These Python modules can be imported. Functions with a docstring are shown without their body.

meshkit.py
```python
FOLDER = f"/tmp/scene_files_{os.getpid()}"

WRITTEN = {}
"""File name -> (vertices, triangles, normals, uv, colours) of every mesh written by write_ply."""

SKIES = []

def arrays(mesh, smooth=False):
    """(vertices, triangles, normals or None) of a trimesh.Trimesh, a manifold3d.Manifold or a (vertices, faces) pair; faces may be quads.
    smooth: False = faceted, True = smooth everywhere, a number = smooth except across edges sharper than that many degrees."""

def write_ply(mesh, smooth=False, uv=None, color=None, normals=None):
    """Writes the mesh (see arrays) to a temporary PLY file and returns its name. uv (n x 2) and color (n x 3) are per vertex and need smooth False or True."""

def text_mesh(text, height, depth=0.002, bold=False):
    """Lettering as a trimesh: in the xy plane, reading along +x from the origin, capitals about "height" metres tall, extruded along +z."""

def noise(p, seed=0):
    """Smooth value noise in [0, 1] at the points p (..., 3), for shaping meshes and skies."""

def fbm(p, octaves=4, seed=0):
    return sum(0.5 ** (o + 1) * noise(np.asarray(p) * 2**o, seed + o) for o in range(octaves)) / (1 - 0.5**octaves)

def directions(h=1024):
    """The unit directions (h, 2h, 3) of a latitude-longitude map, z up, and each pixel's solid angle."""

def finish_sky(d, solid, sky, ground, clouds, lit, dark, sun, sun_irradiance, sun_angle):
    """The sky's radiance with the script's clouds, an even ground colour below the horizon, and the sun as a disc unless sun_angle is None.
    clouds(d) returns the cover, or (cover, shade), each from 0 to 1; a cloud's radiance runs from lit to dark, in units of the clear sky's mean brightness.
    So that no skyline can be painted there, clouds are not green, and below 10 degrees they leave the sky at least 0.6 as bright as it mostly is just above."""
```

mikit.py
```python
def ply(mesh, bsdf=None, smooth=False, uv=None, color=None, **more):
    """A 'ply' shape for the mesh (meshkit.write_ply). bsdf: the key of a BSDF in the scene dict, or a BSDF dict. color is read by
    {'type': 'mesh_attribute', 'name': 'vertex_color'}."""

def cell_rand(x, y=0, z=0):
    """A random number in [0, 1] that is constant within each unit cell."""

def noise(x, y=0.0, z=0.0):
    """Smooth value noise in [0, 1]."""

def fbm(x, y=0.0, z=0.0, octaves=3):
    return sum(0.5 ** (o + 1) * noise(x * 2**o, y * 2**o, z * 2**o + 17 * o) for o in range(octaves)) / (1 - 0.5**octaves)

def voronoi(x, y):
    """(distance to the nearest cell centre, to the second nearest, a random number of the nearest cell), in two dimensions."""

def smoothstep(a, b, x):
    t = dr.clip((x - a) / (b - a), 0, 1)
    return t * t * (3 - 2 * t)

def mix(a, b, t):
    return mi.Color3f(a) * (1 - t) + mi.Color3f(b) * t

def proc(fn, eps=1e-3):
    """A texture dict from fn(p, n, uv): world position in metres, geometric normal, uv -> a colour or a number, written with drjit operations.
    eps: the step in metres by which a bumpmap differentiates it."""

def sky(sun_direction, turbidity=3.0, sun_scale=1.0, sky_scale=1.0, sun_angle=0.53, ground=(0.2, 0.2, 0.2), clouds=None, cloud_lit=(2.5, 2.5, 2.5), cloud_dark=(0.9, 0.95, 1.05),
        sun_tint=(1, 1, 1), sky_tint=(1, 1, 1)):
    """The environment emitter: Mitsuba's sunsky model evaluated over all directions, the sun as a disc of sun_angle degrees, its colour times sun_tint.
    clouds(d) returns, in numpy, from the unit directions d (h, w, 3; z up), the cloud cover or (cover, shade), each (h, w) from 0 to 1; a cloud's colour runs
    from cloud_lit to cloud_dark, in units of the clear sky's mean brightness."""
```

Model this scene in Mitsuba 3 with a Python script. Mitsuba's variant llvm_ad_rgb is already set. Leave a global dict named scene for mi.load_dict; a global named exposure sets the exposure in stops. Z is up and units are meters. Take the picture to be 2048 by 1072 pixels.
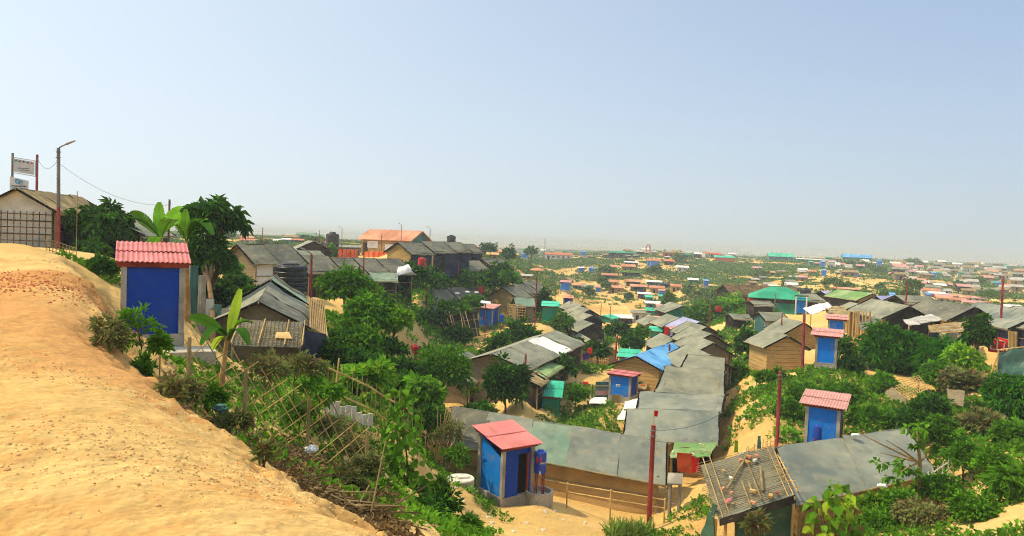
import math, random, numpy as np, trimesh, mitsuba as mi, mikit, meshkit
import drjit as dr
from scipy.interpolate import RBFInterpolator
scene, labels = {}, {}
rng = np.random.default_rng(7); random.seed(7)
# ---------------------------------------------------------------- camera, sky, sun, exposure
FOC, ROLL, PITCH = 1462.0, math.radians(2.29), math.radians(-2.15)
CF = np.array([0, math.cos(PITCH), math.sin(PITCH)]); CU0 = np.array([0, -math.sin(PITCH), math.cos(PITCH)]); CR0 = np.array([1.0, 0, 0])
CR = math.cos(ROLL)*CR0 + math.sin(ROLL)*CU0; CU = -math.sin(ROLL)*CR0 + math.cos(ROLL)*CU0
scene['camera'] = {'type': 'perspective', 'fov': math.degrees(2*math.atan(1024/FOC)), 'fov_axis': 'x', 'near_clip': 0.1, 'far_clip': 20000.0,
                   'to_world': mi.ScalarTransform4f().look_at([0, 0, 0], CF.tolist(), CU.tolist()), 'medium': {'type': 'ref', 'id': 'air'}}
SUN = np.array([-0.55, -0.07, 0.83])
def hazy_veil(d):
    sh = np.clip((np.arccos(np.clip(d @ (SUN/np.linalg.norm(SUN)), -1, 1))-.9)/1.0, 0, 1); z = np.clip(d[..., 2]/.35, 0, 1)**.8
    return np.clip(.93-.75*z+.55*(1-sh)*z+.05*(meshkit.fbm(d*[3, 3, 9], 3, 2)-.5), 0, 1), sh
scene['sky'] = mikit.sky(SUN.tolist(), turbidity=4.0, sun_scale=1.0, sky_scale=1.34, ground=(0.24, 0.22, 0.13), clouds=hazy_veil, cloud_lit=(2.5, 2.74, 2.82), cloud_dark=(1.42, 1.58, 1.57), sun_tint=(0.97, 0.98, 0.82), sky_tint=(0.93, 1.03, 1.2))
exposure = 1.47
scene['air'] = {'type': 'homogeneous', 'albedo': {'type': 'rgb', 'value': [0.72, 0.77, 0.81]}, 'sigma_t': {'type': 'rgb', 'value': [0.00072, 0.00078, 0.00085]}}

def at(px, py, Y):
    """a point of the place: where the line of sight of a measured picture point reaches the distance Y"""
    d = CF + (px-1024)/FOC*CR + (536-py)/FOC*CU
    return d*(Y/d[1])
# ---------------------------------------------------------------- helpers
count = {}
def numbered(k):
    n = count.get(k, 0); count[k] = n+1
    return k if n == 0 else f'{k}_{n:03d}'
def thing(name, label=None, cat=None, group=None, kind=None):
    k = numbered(name); d = {}
    if label: d['label'] = label
    if cat: d['category'] = cat
    if group: d['group'] = group
    if kind: d['kind'] = kind
    labels[k] = d
    return k
def part(holder, name, mesh, mat, smooth=False, label=None, kind=None, **kw):
    k = numbered(holder+'__'+name)
    scene[k] = mikit.ply(mesh, 'surface_'+mat, smooth=smooth, **kw)
    d = {}
    if label: d['label'] = label
    if kind: d['kind'] = kind
    if d: labels[k] = d
    return k
def single(name, mesh, mat, label=None, cat=None, group=None, kind=None, smooth=False, **kw):
    k = thing(name, label, cat, group, kind)
    scene[k] = mikit.ply(mesh, 'surface_'+mat, smooth=smooth, **kw)
    return k
def unit(v): v = np.asarray(v, float); return v/(np.linalg.norm(v)+1e-12)
class MB:
    def __init__(s): s.v, s.f, s.n = [], [], 0
    def add(s, v, f):
        s.v.append(np.asarray(v, float)); s.f.append(np.asarray(f, int)+s.n); s.n += len(v); return s
    def box(s, c, size, rz=0.0, axes=None):
        q = np.array([[x, y, z] for x in (-.5, .5) for y in (-.5, .5) for z in (-.5, .5)])*np.asarray(size, float)
        if axes is None:
            a = np.array([[math.cos(rz), math.sin(rz), 0], [-math.sin(rz), math.cos(rz), 0], [0, 0, 1]])
        else: a = np.asarray(axes)
        return s.add(q@a+np.asarray(c, float), BOXF)
    def bar(s, p0, p1, r0, r1=None, n=6, caps=True):
        p0, p1 = np.asarray(p0, float), np.asarray(p1, float); r1 = r0 if r1 is None else r1
        t = unit(p1-p0); a = unit(np.cross(t, [0, 0, 1] if abs(t[2]) < .9 else [1, 0, 0])); b = np.cross(t, a)
        g = np.arange(n)*2*math.pi/n; ring = np.cos(g)[:, None]*a+np.sin(g)[:, None]*b
        v = np.vstack([p0+ring*r0, p1+ring*r1]); i = np.arange(n); j = (i+1) % n
        f = np.vstack([np.stack([i, j, j+n], 1), np.stack([i, j+n, i+n], 1)])
        if caps:
            v = np.vstack([v, p0, p1]); f = np.vstack([f, np.stack([j, i, i*0+2*n], 1), np.stack([i+n, j+n, i*0+2*n+1], 1)])
        return s.add(v, f)
    def tube(s, pts, rad, n=6):
        pts = np.asarray(pts, float); rad = np.broadcast_to(rad, (len(pts),))
        t = np.gradient(pts, axis=0); t /= np.linalg.norm(t, axis=1, keepdims=True)+1e-12
        ref = np.array([0, 0, 1.]) if abs(t[:, 2]).mean() < .8 else np.array([1., 0, 0])
        a = np.cross(t, ref); a /= np.linalg.norm(a, axis=1, keepdims=True)+1e-12; b = np.cross(t, a)
        g = np.arange(n)*2*math.pi/n
        v = pts[:, None]+rad[:, None, None]*(np.cos(g)[None, :, None]*a[:, None]+np.sin(g)[None, :, None]*b[:, None])
        m = len(pts); i, j = np.meshgrid(np.arange(m-1), np.arange(n), indexing='ij')
        A, B, C, D = i*n+j, i*n+(j+1) % n, (i+1)*n+(j+1) % n, (i+1)*n+j
        f = np.concatenate([np.stack([A, B, C], -1).reshape(-1, 3), np.stack([A, C, D], -1).reshape(-1, 3)])
        k = np.arange(n); v = np.vstack([v.reshape(-1, 3), pts[0], pts[-1]])
        f = np.vstack([f, np.stack([(k+1) % n, k, k*0+m*n], 1), np.stack([k+(m-1)*n, (k+1) % n+(m-1)*n, k*0+m*n+1], 1)])
        return s.add(v, f)
    def lathe(s, c, prof, n=20):
        """profile [(r,z)..] from bottom to top round the upright axis through c"""
        pr = np.asarray(prof, float); g = np.arange(n)*2*math.pi/n; m = len(pr)
        v = np.stack([pr[:, None, 0]*np.cos(g), pr[:, None, 0]*np.sin(g), np.broadcast_to(pr[:, None, 1], (m, n))], -1).reshape(-1, 3)+np.asarray(c, float)
        i, j = np.meshgrid(np.arange(m-1), np.arange(n), indexing='ij')
        A, B, C, D = i*n+j, i*n+(j+1) % n, (i+1)*n+(j+1) % n, (i+1)*n+j
        return s.add(v, np.concatenate([np.stack([A, B, C], -1).reshape(-1, 3), np.stack([A, C, D], -1).reshape(-1, 3)]))
    def prism(s, poly, d):
        """a flat outline (3-D points) given the thickness vector d"""
        p = np.asarray(poly, float); n = len(p); i = np.arange(n); j = (i+1) % n
        f = [[0, k, k+1] for k in range(1, n-1)]+[[n, n+k+1, n+k] for k in range(1, n-1)]
        return s.add(np.vstack([p, p+np.asarray(d, float)]), np.vstack([np.array(f), np.stack([i, i+n, j+n], 1), np.stack([i, j+n, j], 1)]))
    def sheet(s, a, b, c, d, nu=8, nv=5, th=.02, sag=0.0, wob=.02, seed=0, corr=0.0, pitch=.1, hang=0.0):
        a, b, c, d = (np.asarray(x, float) for x in (a, b, c, d))
        u, v = np.meshgrid(np.linspace(0, 1, nu+1), np.linspace(0, 1, nv+1), indexing='ij'); u, v = u[..., None], v[..., None]
        P = a*(1-u)*(1-v)+b*u*(1-v)+c*u*v+d*(1-u)*v
        N = unit(np.cross(b-a, d-a)); N = N if N[2] > 0 or abs(N[2]) < .2 else -N
        off = -sag*np.sin(math.pi*v)*(.5+.5*np.sin(math.pi*u))
        if wob: off = off+wob*(2*meshkit.fbm(P*1.7+seed*7.3, 3, seed)-1)[..., None]
        if corr: off = off+corr*np.sin(u*np.linalg.norm(b-a)/pitch*2*math.pi)
        P = P+N*off
        if hang: P[:, 0] -= np.array([0, 0, 1])*hang*(.5+.5*meshkit.noise(P[:, 0]*2.2, seed)[..., None])
        nn = (nu+1)*(nv+1); top = P.reshape(-1, 3); bot = top-N*th
        idx = np.arange(nn).reshape(nu+1, nv+1)
        A, B, C, D = idx[:-1, :-1].ravel(), idx[1:, :-1].ravel(), idx[1:, 1:].ravel(), idx[:-1, 1:].ravel()
        up = np.vstack([np.stack([A, B, C], 1), np.stack([A, C, D], 1)])
        rim = np.concatenate([idx[:, 0], idx[-1, 1:], idx[-2::-1, -1], idx[0, -2:0:-1]]); r2 = np.roll(rim, -1)
        f = np.vstack([up, up[:, ::-1]+nn, np.stack([rim, rim+nn, r2+nn], 1), np.stack([rim, r2+nn, r2], 1)])
        return s.add(np.vstack([top, bot]), f)
    def mesh(s): return np.vstack(s.v), np.vstack(s.f)
BOXF = np.array([[0, 1, 3], [0, 3, 2], [4, 6, 7], [4, 7, 5], [0, 4, 5], [0, 5, 1], [2, 3, 7], [2, 7, 6], [0, 2, 6], [0, 6, 4], [1, 5, 7], [1, 7, 3]])
def bx(c, size, rz=0): return MB().box(c, size, rz).mesh()
# ---------------------------------------------------------------- materials
def lin(r, g, b, k=1.0): return [k*(x/255/12.92 if x < 11 else ((x/255+.055)/1.055)**2.4) for x in (r, g, b)]
def rgb(c): return {'type': 'rgb', 'value': [float(x) for x in c]}
def mat(key, col, rough=.8, spec=.3, **kw):
    scene['surface_'+key] = {'type': 'twosided', 'b': {'type': 'principled', 'base_color': col if isinstance(col, dict) else rgb(col), 'roughness': rough, 'specular': spec, **kw}}
def vary(col, col2, sx=1.0, thr=(.35, .65), sz=None, grain=.12, fine=22.0):
    a, b = col, col2; sz = sx if sz is None else sz
    def fn(p, n, uv):
        t = mikit.smoothstep(thr[0], thr[1], mikit.fbm(p.x*sx, p.y*sx, p.z*sz, 3))
        g = 1+grain*(2*mikit.noise(p.x*fine, p.y*fine, p.z*fine)-1)
        return mikit.mix(a, b, t)*g
    return mikit.proc(fn)
def tarp(key, c1, c2, dust=lin(176, 160, 128), rough=.7, spec=.3):
    def fn(p, n, uv):
        c = mikit.mix(c1, c2, mikit.smoothstep(.2, .8, mikit.fbm(p.x*.8, p.y*.8, p.z*.8, 4)))
        c = mikit.mix(c, dust, .2*mikit.smoothstep(.45, .75, mikit.fbm(p.x*4.1+7, p.y*4.1, p.z*5.4, 4)))
        st = mikit.fbm(p.x*3.1, p.y*3.1, p.z*.9, 3)
        return c*(.86+.28*st)*(1-.16*mikit.smoothstep(.6, .74, mikit.fbm(p.x*2.3+3, p.y*2.3, p.z*2.3, 3)))
    def wr(p, n, uv): return mikit.fbm(p.x*2.2+p.z*2, p.y*2.2+p.z*3, 0.0, 3)*.045+mikit.fbm(p.x*9, p.y*9, p.z*5, 2)*.008
    scene['surface_'+key] = {'type': 'twosided', 'b': {'type': 'bumpmap', 'arbitrary': mikit.proc(wr, .02), 'scale': 1.0, 'bsdf': {'type': 'principled', 'base_color': mikit.proc(fn), 'roughness': rough, 'specular': spec}}}
def paint(key, c1, c2, grime, amount, rough, spec):
    def fn(p, n, uv):
        h = p.x*.8+p.y*.6
        c = mikit.mix(c1, c2, mikit.fbm(p.x*1.3, p.y*1.3, p.z*.6, 3))
        k = mikit.smoothstep(.5, .78, mikit.fbm(h*5, p.z*.9, h*.3, 4))*.6+mikit.smoothstep(.56, .75, mikit.fbm(p.x*2.2+3, p.y*2.2, p.z*2.2, 4))
        return mikit.mix(c, grime, dr.minimum(k, 1)*amount)*(.93+.14*mikit.noise(p.x*14, p.y*14, p.z*14))
    mat(key, mikit.proc(fn), rough, spec)
def stripes(col, col2, period, dark=.5, axis='z', sx=.8):
    def fn(p, n, uv):
        c = p.z if axis == 'z' else (p.x*.8+p.y*.6)
        k = dr.floor(c/period); fr = c/period-k
        e = mikit.smoothstep(0, .12, fr)*mikit.smoothstep(1, .9, fr)
        h = p.x*.7+p.y*.7
        t = mikit.fbm(h*sx, p.z*sx, k*3.1, 2)*.7+.3*mikit.cell_rand(k, dr.floor(h*.5+k*.37))
        g = 1+.2*(2*mikit.noise(h*3, p.z*30, 1.0)-1)
        return mikit.mix(col, col2, t)*(dark+(1-dark)*e)*g
    return mikit.proc(fn)
def weave(col, col2, s=.09):
    def fn(p, n, uv):
        h = p.x*.75+p.y*.66
        a, b = h/s+p.z/s, h/s-p.z/s
        ck = mikit.cell_rand(dr.floor(a), dr.floor(b))
        e = mikit.smoothstep(0, .2, a-dr.floor(a))*mikit.smoothstep(0, .2, b-dr.floor(b))
        t = mikit.fbm(h*1.1, p.z*1.6, p.x*.2, 3)
        return mikit.mix(col, col2, t)*(.72+.28*e)*(.85+.3*ck)
    return mikit.proc(fn)
tarp('tarp_grey', lin(106, 109, 95), lin(144, 143, 122))
tarp('tarp_blue_grey', lin(100, 109, 104), lin(138, 141, 126))
tarp('tarp_dark', lin(76, 78, 70), lin(112, 110, 94))
tarp('tarp_pale', lin(150, 146, 138), lin(186, 180, 172), lin(206, 200, 184))
tarp('tarp_white', lin(214, 212, 204), lin(236, 232, 222), lin(206, 200, 184))
mat('tarp_lilac', vary(lin(134, 136, 176), lin(160, 158, 190), .8), .7, .3)
mat('tarp_blue', vary(lin(74, 146, 204), lin(108, 172, 220), .8), .5, .5)
mat('tarp_green', vary(lin(104, 138, 76), lin(138, 156, 104), 1.2), .7, .3)
tarp('tarp_teal', lin(96, 130, 112), lin(130, 146, 128))
mat('tarp_dark_green', vary(lin(34, 66, 58), lin(54, 92, 78), 1.3), .5, .5)
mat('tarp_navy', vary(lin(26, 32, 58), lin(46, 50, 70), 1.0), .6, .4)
mat('mud_wall', vary(lin(150, 122, 76), lin(184, 154, 104), .9), .95, .1)
mat('mat_wall', weave(lin(150, 124, 74), lin(186, 154, 98)), .9, .15)
mat('mat_wall_grey', weave(lin(116, 104, 82), lin(146, 132, 104)), .9, .15)
mat('plank_wall', stripes(lin(172, 138, 84), lin(206, 170, 108), .24), .9, .15)
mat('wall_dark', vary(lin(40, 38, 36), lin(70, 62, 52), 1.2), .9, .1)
mat('wall_white', vary(lin(176, 178, 170), lin(206, 204, 192), 1.0), .8, .2)
mat('wall_green', vary(lin(28, 112, 84), lin(46, 138, 104), 1.0), .6, .4)
mat('wall_teal', vary(lin(56, 96, 92), lin(76, 118, 108), 1.0), .7, .3)
paint('blue_paint', lin(6, 112, 208), lin(18, 126, 222), lin(146, 132, 106), .32, .6, .2)
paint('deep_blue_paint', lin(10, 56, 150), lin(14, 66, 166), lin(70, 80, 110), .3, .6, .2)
paint('green_sheet', lin(20, 122, 88), lin(34, 144, 106), lin(90, 110, 84), .35, .6, .3)
mat('teal_roof', vary(lin(44, 170, 134), lin(70, 192, 156), .8, grain=.05), .5, .5)
mat('hall_green_roof', vary(lin(30, 136, 100), lin(46, 156, 116), .8, grain=.05), .55, .4)
paint('pink_roof', lin(194, 102, 104), lin(214, 134, 130), lin(150, 96, 78), .5, .65, .3)
paint('faded_pink_roof', lin(186, 130, 124), lin(206, 154, 146), lin(150, 116, 96), .55, .7, .3)
mat('terracotta_roof', vary(lin(178, 120, 90), lin(206, 148, 116), .4), .85, .2)
mat('red_brown_wood', vary(lin(120, 48, 34), lin(150, 66, 44), 2.0), .8, .2)
mat('brick_wall', stripes(lin(176, 98, 66), lin(206, 128, 90), .3), .9, .1)
mat('concrete', vary(lin(140, 134, 122), lin(172, 164, 148), 1.6), .9, .2)
mat('concrete_pale', vary(lin(190, 184, 170), lin(216, 210, 196), 2.0), .9, .2)
mat('bamboo', vary(lin(176, 140, 84), lin(206, 172, 112), 3.0, sz=1.0), .7, .3)
mat('bamboo_old', vary(lin(124, 106, 72), lin(156, 136, 96), 3.0, sz=1.0), .8, .2)
mat('bamboo_dark', vary(lin(78, 62, 42), lin(110, 90, 60), 3.0, sz=1.0), .8, .2)
mat('red_pole', vary(lin(124, 32, 38), lin(152, 54, 54), 1.2), .5, .5)
mat('grey_pole', vary(lin(96, 94, 92), lin(126, 122, 118), 1.2), .5, .5)
mat('red_plastic', lin(190, 36, 34), .4, .5)
mat('blue_plastic', vary(lin(26, 62, 160), lin(34, 74, 178), 2.0, grain=.03), .35, .5)
mat('black_plastic', lin(30, 31, 34), .45, .5)
mat('void_dark', lin(24, 22, 22), .95, .1)
mat('orange_net', vary(lin(206, 92, 46), lin(226, 120, 70), 1.0), .8, .2)
mat('white_paint', lin(226, 226, 222), .5, .4)
mat('sign_grey', vary(lin(168, 170, 172), lin(186, 186, 186), 1.5, grain=.04), .5, .4)
mat('ink_dark', lin(40, 52, 62), .7, .2)
mat('ink_blue', lin(30, 130, 178), .6, .3)
mat('red_cloth', vary(lin(196, 30, 30), lin(214, 50, 44), 2.0), .9, .1)
mat('cream_cloth', lin(222, 190, 150), .9, .1)
mat('purple_cloth', lin(76, 52, 120), .9, .1)
mat('rust_cloth', vary(lin(168, 64, 34), lin(186, 84, 48), 2.0), .9, .1)
mat('soil_clod', vary(lin(186, 150, 96), lin(206, 172, 116), 3.0), .95, .1)
mat('trunk_bark', vary(lin(96, 76, 54), lin(130, 106, 76), 3.0), .9, .1)
mat('pale_bark', vary(lin(150, 116, 72), lin(176, 146, 100), 3.0), .9, .1)
def leafmat(key, c, k=1.0, trans=.55):
    scene['surface_'+key] = {'type': 'principledthin', 'base_color': vary([x*k*.8 for x in c], [x*k*1.2 for x in c], .9, grain=.25, fine=3.0), 'roughness': .55, 'diff_trans': trans, 'eta': 1.35}
leafmat('leaf_dark', lin(60, 100, 36))
leafmat('leaf_mid', lin(88, 134, 36))
leafmat('leaf_bright', lin(112, 164, 42), trans=.8)
leafmat('leaf_yellow', lin(170, 196, 56), trans=.9)
leafmat('leaf_cassava', lin(64, 126, 34))
leafmat('leaf_olive', lin(126, 134, 76))
leafmat('leaf_far', lin(94, 126, 50), trans=.3)
leafmat('leaf_dry', lin(128, 106, 72), trans=.2)
leafmat('grass_mix', lin(120, 150, 66), trans=.5)
def ground_color(p, n, uv):
    a = mikit.fbm(p.x*.16, p.y*.16, 0.0, 4); b = mikit.fbm(p.x*1.1+9, p.y*1.1, p.z*.8, 4); f = mikit.fbm(p.x*9, p.y*9, p.z*9, 3)
    c = mikit.mix(lin(196, 168, 108), lin(218, 192, 134), mikit.smoothstep(.3, .7, a))
    c = mikit.mix(c, lin(190, 146, 92), mikit.smoothstep(.52, .7, b)*.6)
    near = mikit.smoothstep(24., 18., dr.sqrt(p.x*p.x+p.y*p.y))*mikit.smoothstep(-3.2, -2.2, p.z)
    red = mikit.smoothstep(.5, .62, mikit.fbm(p.x*.45+3.7, p.y*.45+1.1, 4.0, 3))*mikit.smoothstep(.42, .6, f)*near
    c = mikit.mix(c, lin(158, 82, 54), red*.8)
    d = dr.square((p.x+9.3)/2.3)+dr.square((p.y-13.6-.35*(p.x+9.3))/.75)   # a spill of crushed brick on the path
    spill = mikit.smoothstep(1.3, .4, d+.9*(b-.5))*near
    c = mikit.mix(c, lin(150, 62, 44), spill*.85)
    c = mikit.mix(c, lin(220, 186, 122), near*.15*mikit.smoothstep(.62, .4, b))
    c = mikit.mix(c, lin(176, 116, 70), near*.6*mikit.smoothstep(.5, .66, mikit.fbm(p.x*2.3, p.y*2.3, 2.0, 4))*mikit.smoothstep(.35, .6, f))
    t = dr.clip(((p.x+9.5)*4.8-(p.y-12.6)*3.4)/34.6, 0, 1); pd = dr.sqrt(dr.square(p.x+9.5-4.8*t)+dr.square(p.y-12.6+3.4*t))
    c = mikit.mix(c, mikit.mix(lin(176, 106, 72), lin(200, 140, 96), f), mikit.smoothstep(1.7, .3, pd+1.6*(b-.5))*near*.9)   # trodden reddish footpath
    mid = mikit.smoothstep(70., 140., dr.sqrt(p.x*p.x+p.y*p.y))
    c = mikit.mix(c, lin(168, 136, 84), mid*.75*mikit.smoothstep(.45, .62, mikit.fbm(p.x*.22, p.y*.22, 1.0, 4)))
    slope = mikit.smoothstep(.9, .62, n.z)
    c = mikit.mix(c, lin(182, 142, 80), slope*.6)
    plain = mikit.smoothstep(380., 650., dr.sqrt(p.x*p.x+p.y*p.y))
    c = mikit.mix(c, mikit.mix(lin(96, 104, 66), lin(150, 134, 92), mikit.smoothstep(.45, .62, mikit.fbm(p.x*.012, p.y*.012, 0.0, 4))), plain*.9)
    return c*(.86+.28*f)
def ground_grain(p, n, uv):
    r = dr.sqrt(p.x*p.x+p.y*p.y)
    return (mikit.fbm(p.x*6, p.y*6, p.z*6, 4)*.05+mikit.fbm(p.x*30, p.y*30, p.z*30, 2)*.012)*mikit.smoothstep(60., 12., r)
mat('ground_soil', mikit.proc(ground_color), .95, .08)
scene['surface_ground_soil'] = {'type': 'twosided', 'b': {'type': 'bumpmap', 'arbitrary': mikit.proc(ground_grain, .01), 'scale': 1.0, 'bsdf': scene['surface_ground_soil']['b']}}
# ---------------------------------------------------------------- the lie of the land: measured ground points (picture point, distance)
CTRL = []
def ctrl(p): CTRL.append(np.asarray(p, float)[:3])
def flat_ctrl(pts, z):
    for p in pts: CTRL.append(np.array([p[0], p[1], z]))
for px, py, Y in [(0, 1072, 3.7), (400, 1072, 3.8), (760, 1072, 4.6), (640, 1000, 5.8), (520, 905, 7.6), (400, 842, 8.6), (320, 772, 9.6), (235, 722, 10.4), (0, 800, 6.4), (200, 900, 5.2), (-200, 800, 6.4), (-300, 1000, 4),
                  (0, 620, 11.5), (120, 640, 11), (170, 560, 14.5), (0, 540, 15), (0, 492, 18), (110, 513, 17.5), (60, 493, 18.5), (200, 590, 14.2), (225, 645, 13), (120, 518, 17.4), (150, 536, 16.8), (172, 560, 16), (188, 586, 15.2), (205, 612, 14.3), (-250, 480, 18), (-250, 620, 11), (-500, 520, 18), (150, 535, 15.5), (182, 556, 15.3),
                  (245, 640, 16.5), (300, 700, 16.2), (420, 715, 17.5), (470, 775, 17), (330, 800, 11.5), (400, 880, 10.5), (480, 960, 9.2), (600, 1040, 7.5), (700, 1090, 6.5),
                  (560, 850, 14), (640, 930, 12.5), (720, 960, 12), (700, 830, 19), (620, 765, 22), (800, 1040, 9), (850, 1072, 9.5), (760, 930, 17), (830, 900, 20), (870, 985, 20.5), (930, 1060, 19), (1100, 1060, 21), (1250, 1072, 23), (1000, 1072, 17),
                  (860, 930, 23), (700, 720, 29), (800, 720, 36), (830, 715, 52), (720, 640, 44), (760, 600, 58), (640, 640, 33), (900, 690, 60), (960, 690, 63), (830, 660, 62),
                  (1180, 780, 47), (1130, 760, 50), (1180, 860, 38), (1300, 700, 58), (1230, 900, 36), (1170, 820, 43), (1200, 745, 56),
                  (1480, 770, 43), (1470, 830, 34), (1475, 900, 29.5), (1465, 950, 27), (1400, 960, 26.5), (1400, 1020, 24), (1360, 1060, 22.5), (1440, 690, 66), (1500, 680, 62), (1520, 800, 34), (1560, 760, 38), (1600, 900, 27.5),
                  (1480, 640, 82), (1550, 640, 75), (1490, 620, 90), (1600, 685, 52), (1700, 720, 45), (1720, 800, 33), (1800, 830, 30), (1900, 760, 40), (2000, 755, 38.5), (2100, 745, 39), (1900, 830, 31), (2000, 850, 28), (2048, 800, 34),
                  (1850, 940, 24), (1950, 930, 22), (2040, 930, 20), (1750, 1060, 17), (1850, 1040, 17), (2000, 1000, 17), (2040, 1060, 14), (1900, 1090, 14.5), (2200, 950, 17), (2150, 1100, 12), (1650, 1110, 18.5), (1500, 1120, 18.5), (1400, 1110, 19), (2250, 780, 34), (2300, 740, 45),
                  (1720, 690, 54), (1850, 690, 49), (1960, 715, 44), (2048, 700, 46),
                  (480, 620, 36), (420, 600, 34), (370, 600, 27), (440, 640, 30), (200, 510, 26), (230, 560, 22), (470, 560, 41), (560, 590, 37), (690, 590, 50), (770, 580, 63), (880, 575, 78), (905, 560, 88), (840, 560, 76),
                  (770, 512, 118), (700, 516, 112), (640, 512, 118), (840, 515, 112), (540, 520, 95), (620, 500, 150), (500, 488, 200), (600, 478, 222), (450, 480, 230), (680, 492, 190), (560, 500, 150),
                  (930, 520, 130), (1000, 530, 150), (1010, 560, 120), (1030, 520, 210), (1000, 508, 300), (940, 500, 320),
                  (1090, 518, 352), (1150, 516, 350), (1210, 517, 350), (1280, 512, 350), (1340, 514, 340), (1400, 516, 350), (1450, 527, 330), (1560, 521, 360), (1500, 527, 340), (1620, 526, 350),
                  (1100, 545, 250), (1100, 530, 300), (1180, 540, 255), (1180, 527, 300), (1250, 540, 252), (1250, 526, 295), (1330, 550, 235), (1130, 575, 205), (1200, 585, 196), (1280, 586, 196), (1240, 562, 220), (1150, 612, 152), (1220, 622, 150), (1300, 600, 180), (1350, 583, 204), (1380, 530, 300), (1400, 560, 235),
                  (1200, 660, 112), (1250, 652, 125), (1320, 655, 110), (1130, 640, 105), (1100, 610, 140), (1060, 545, 200), (1060, 580, 150), (1370, 640, 100), (1430, 600, 170), (1420, 545, 270), (1440, 625, 118),
                  (1500, 560, 230), (1560, 545, 280), (1480, 585, 185), (1600, 585, 150), (1640, 555, 205), (1690, 522, 360), (1760, 530, 350), (1730, 560, 230), (1800, 560, 230), (1750, 580, 160), (1850, 590, 180), (1900, 604, 165), (1960, 600, 175), (2048, 605, 170),
                  (1850, 548, 330), (1950, 560, 300), (2040, 565, 290), (1850, 530, 560), (1960, 534, 560), (2048, 540, 520), (2200, 560, 450), (2300, 620, 170), (1750, 522, 520)]:
    ctrl(at(px, py, Y))
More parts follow.
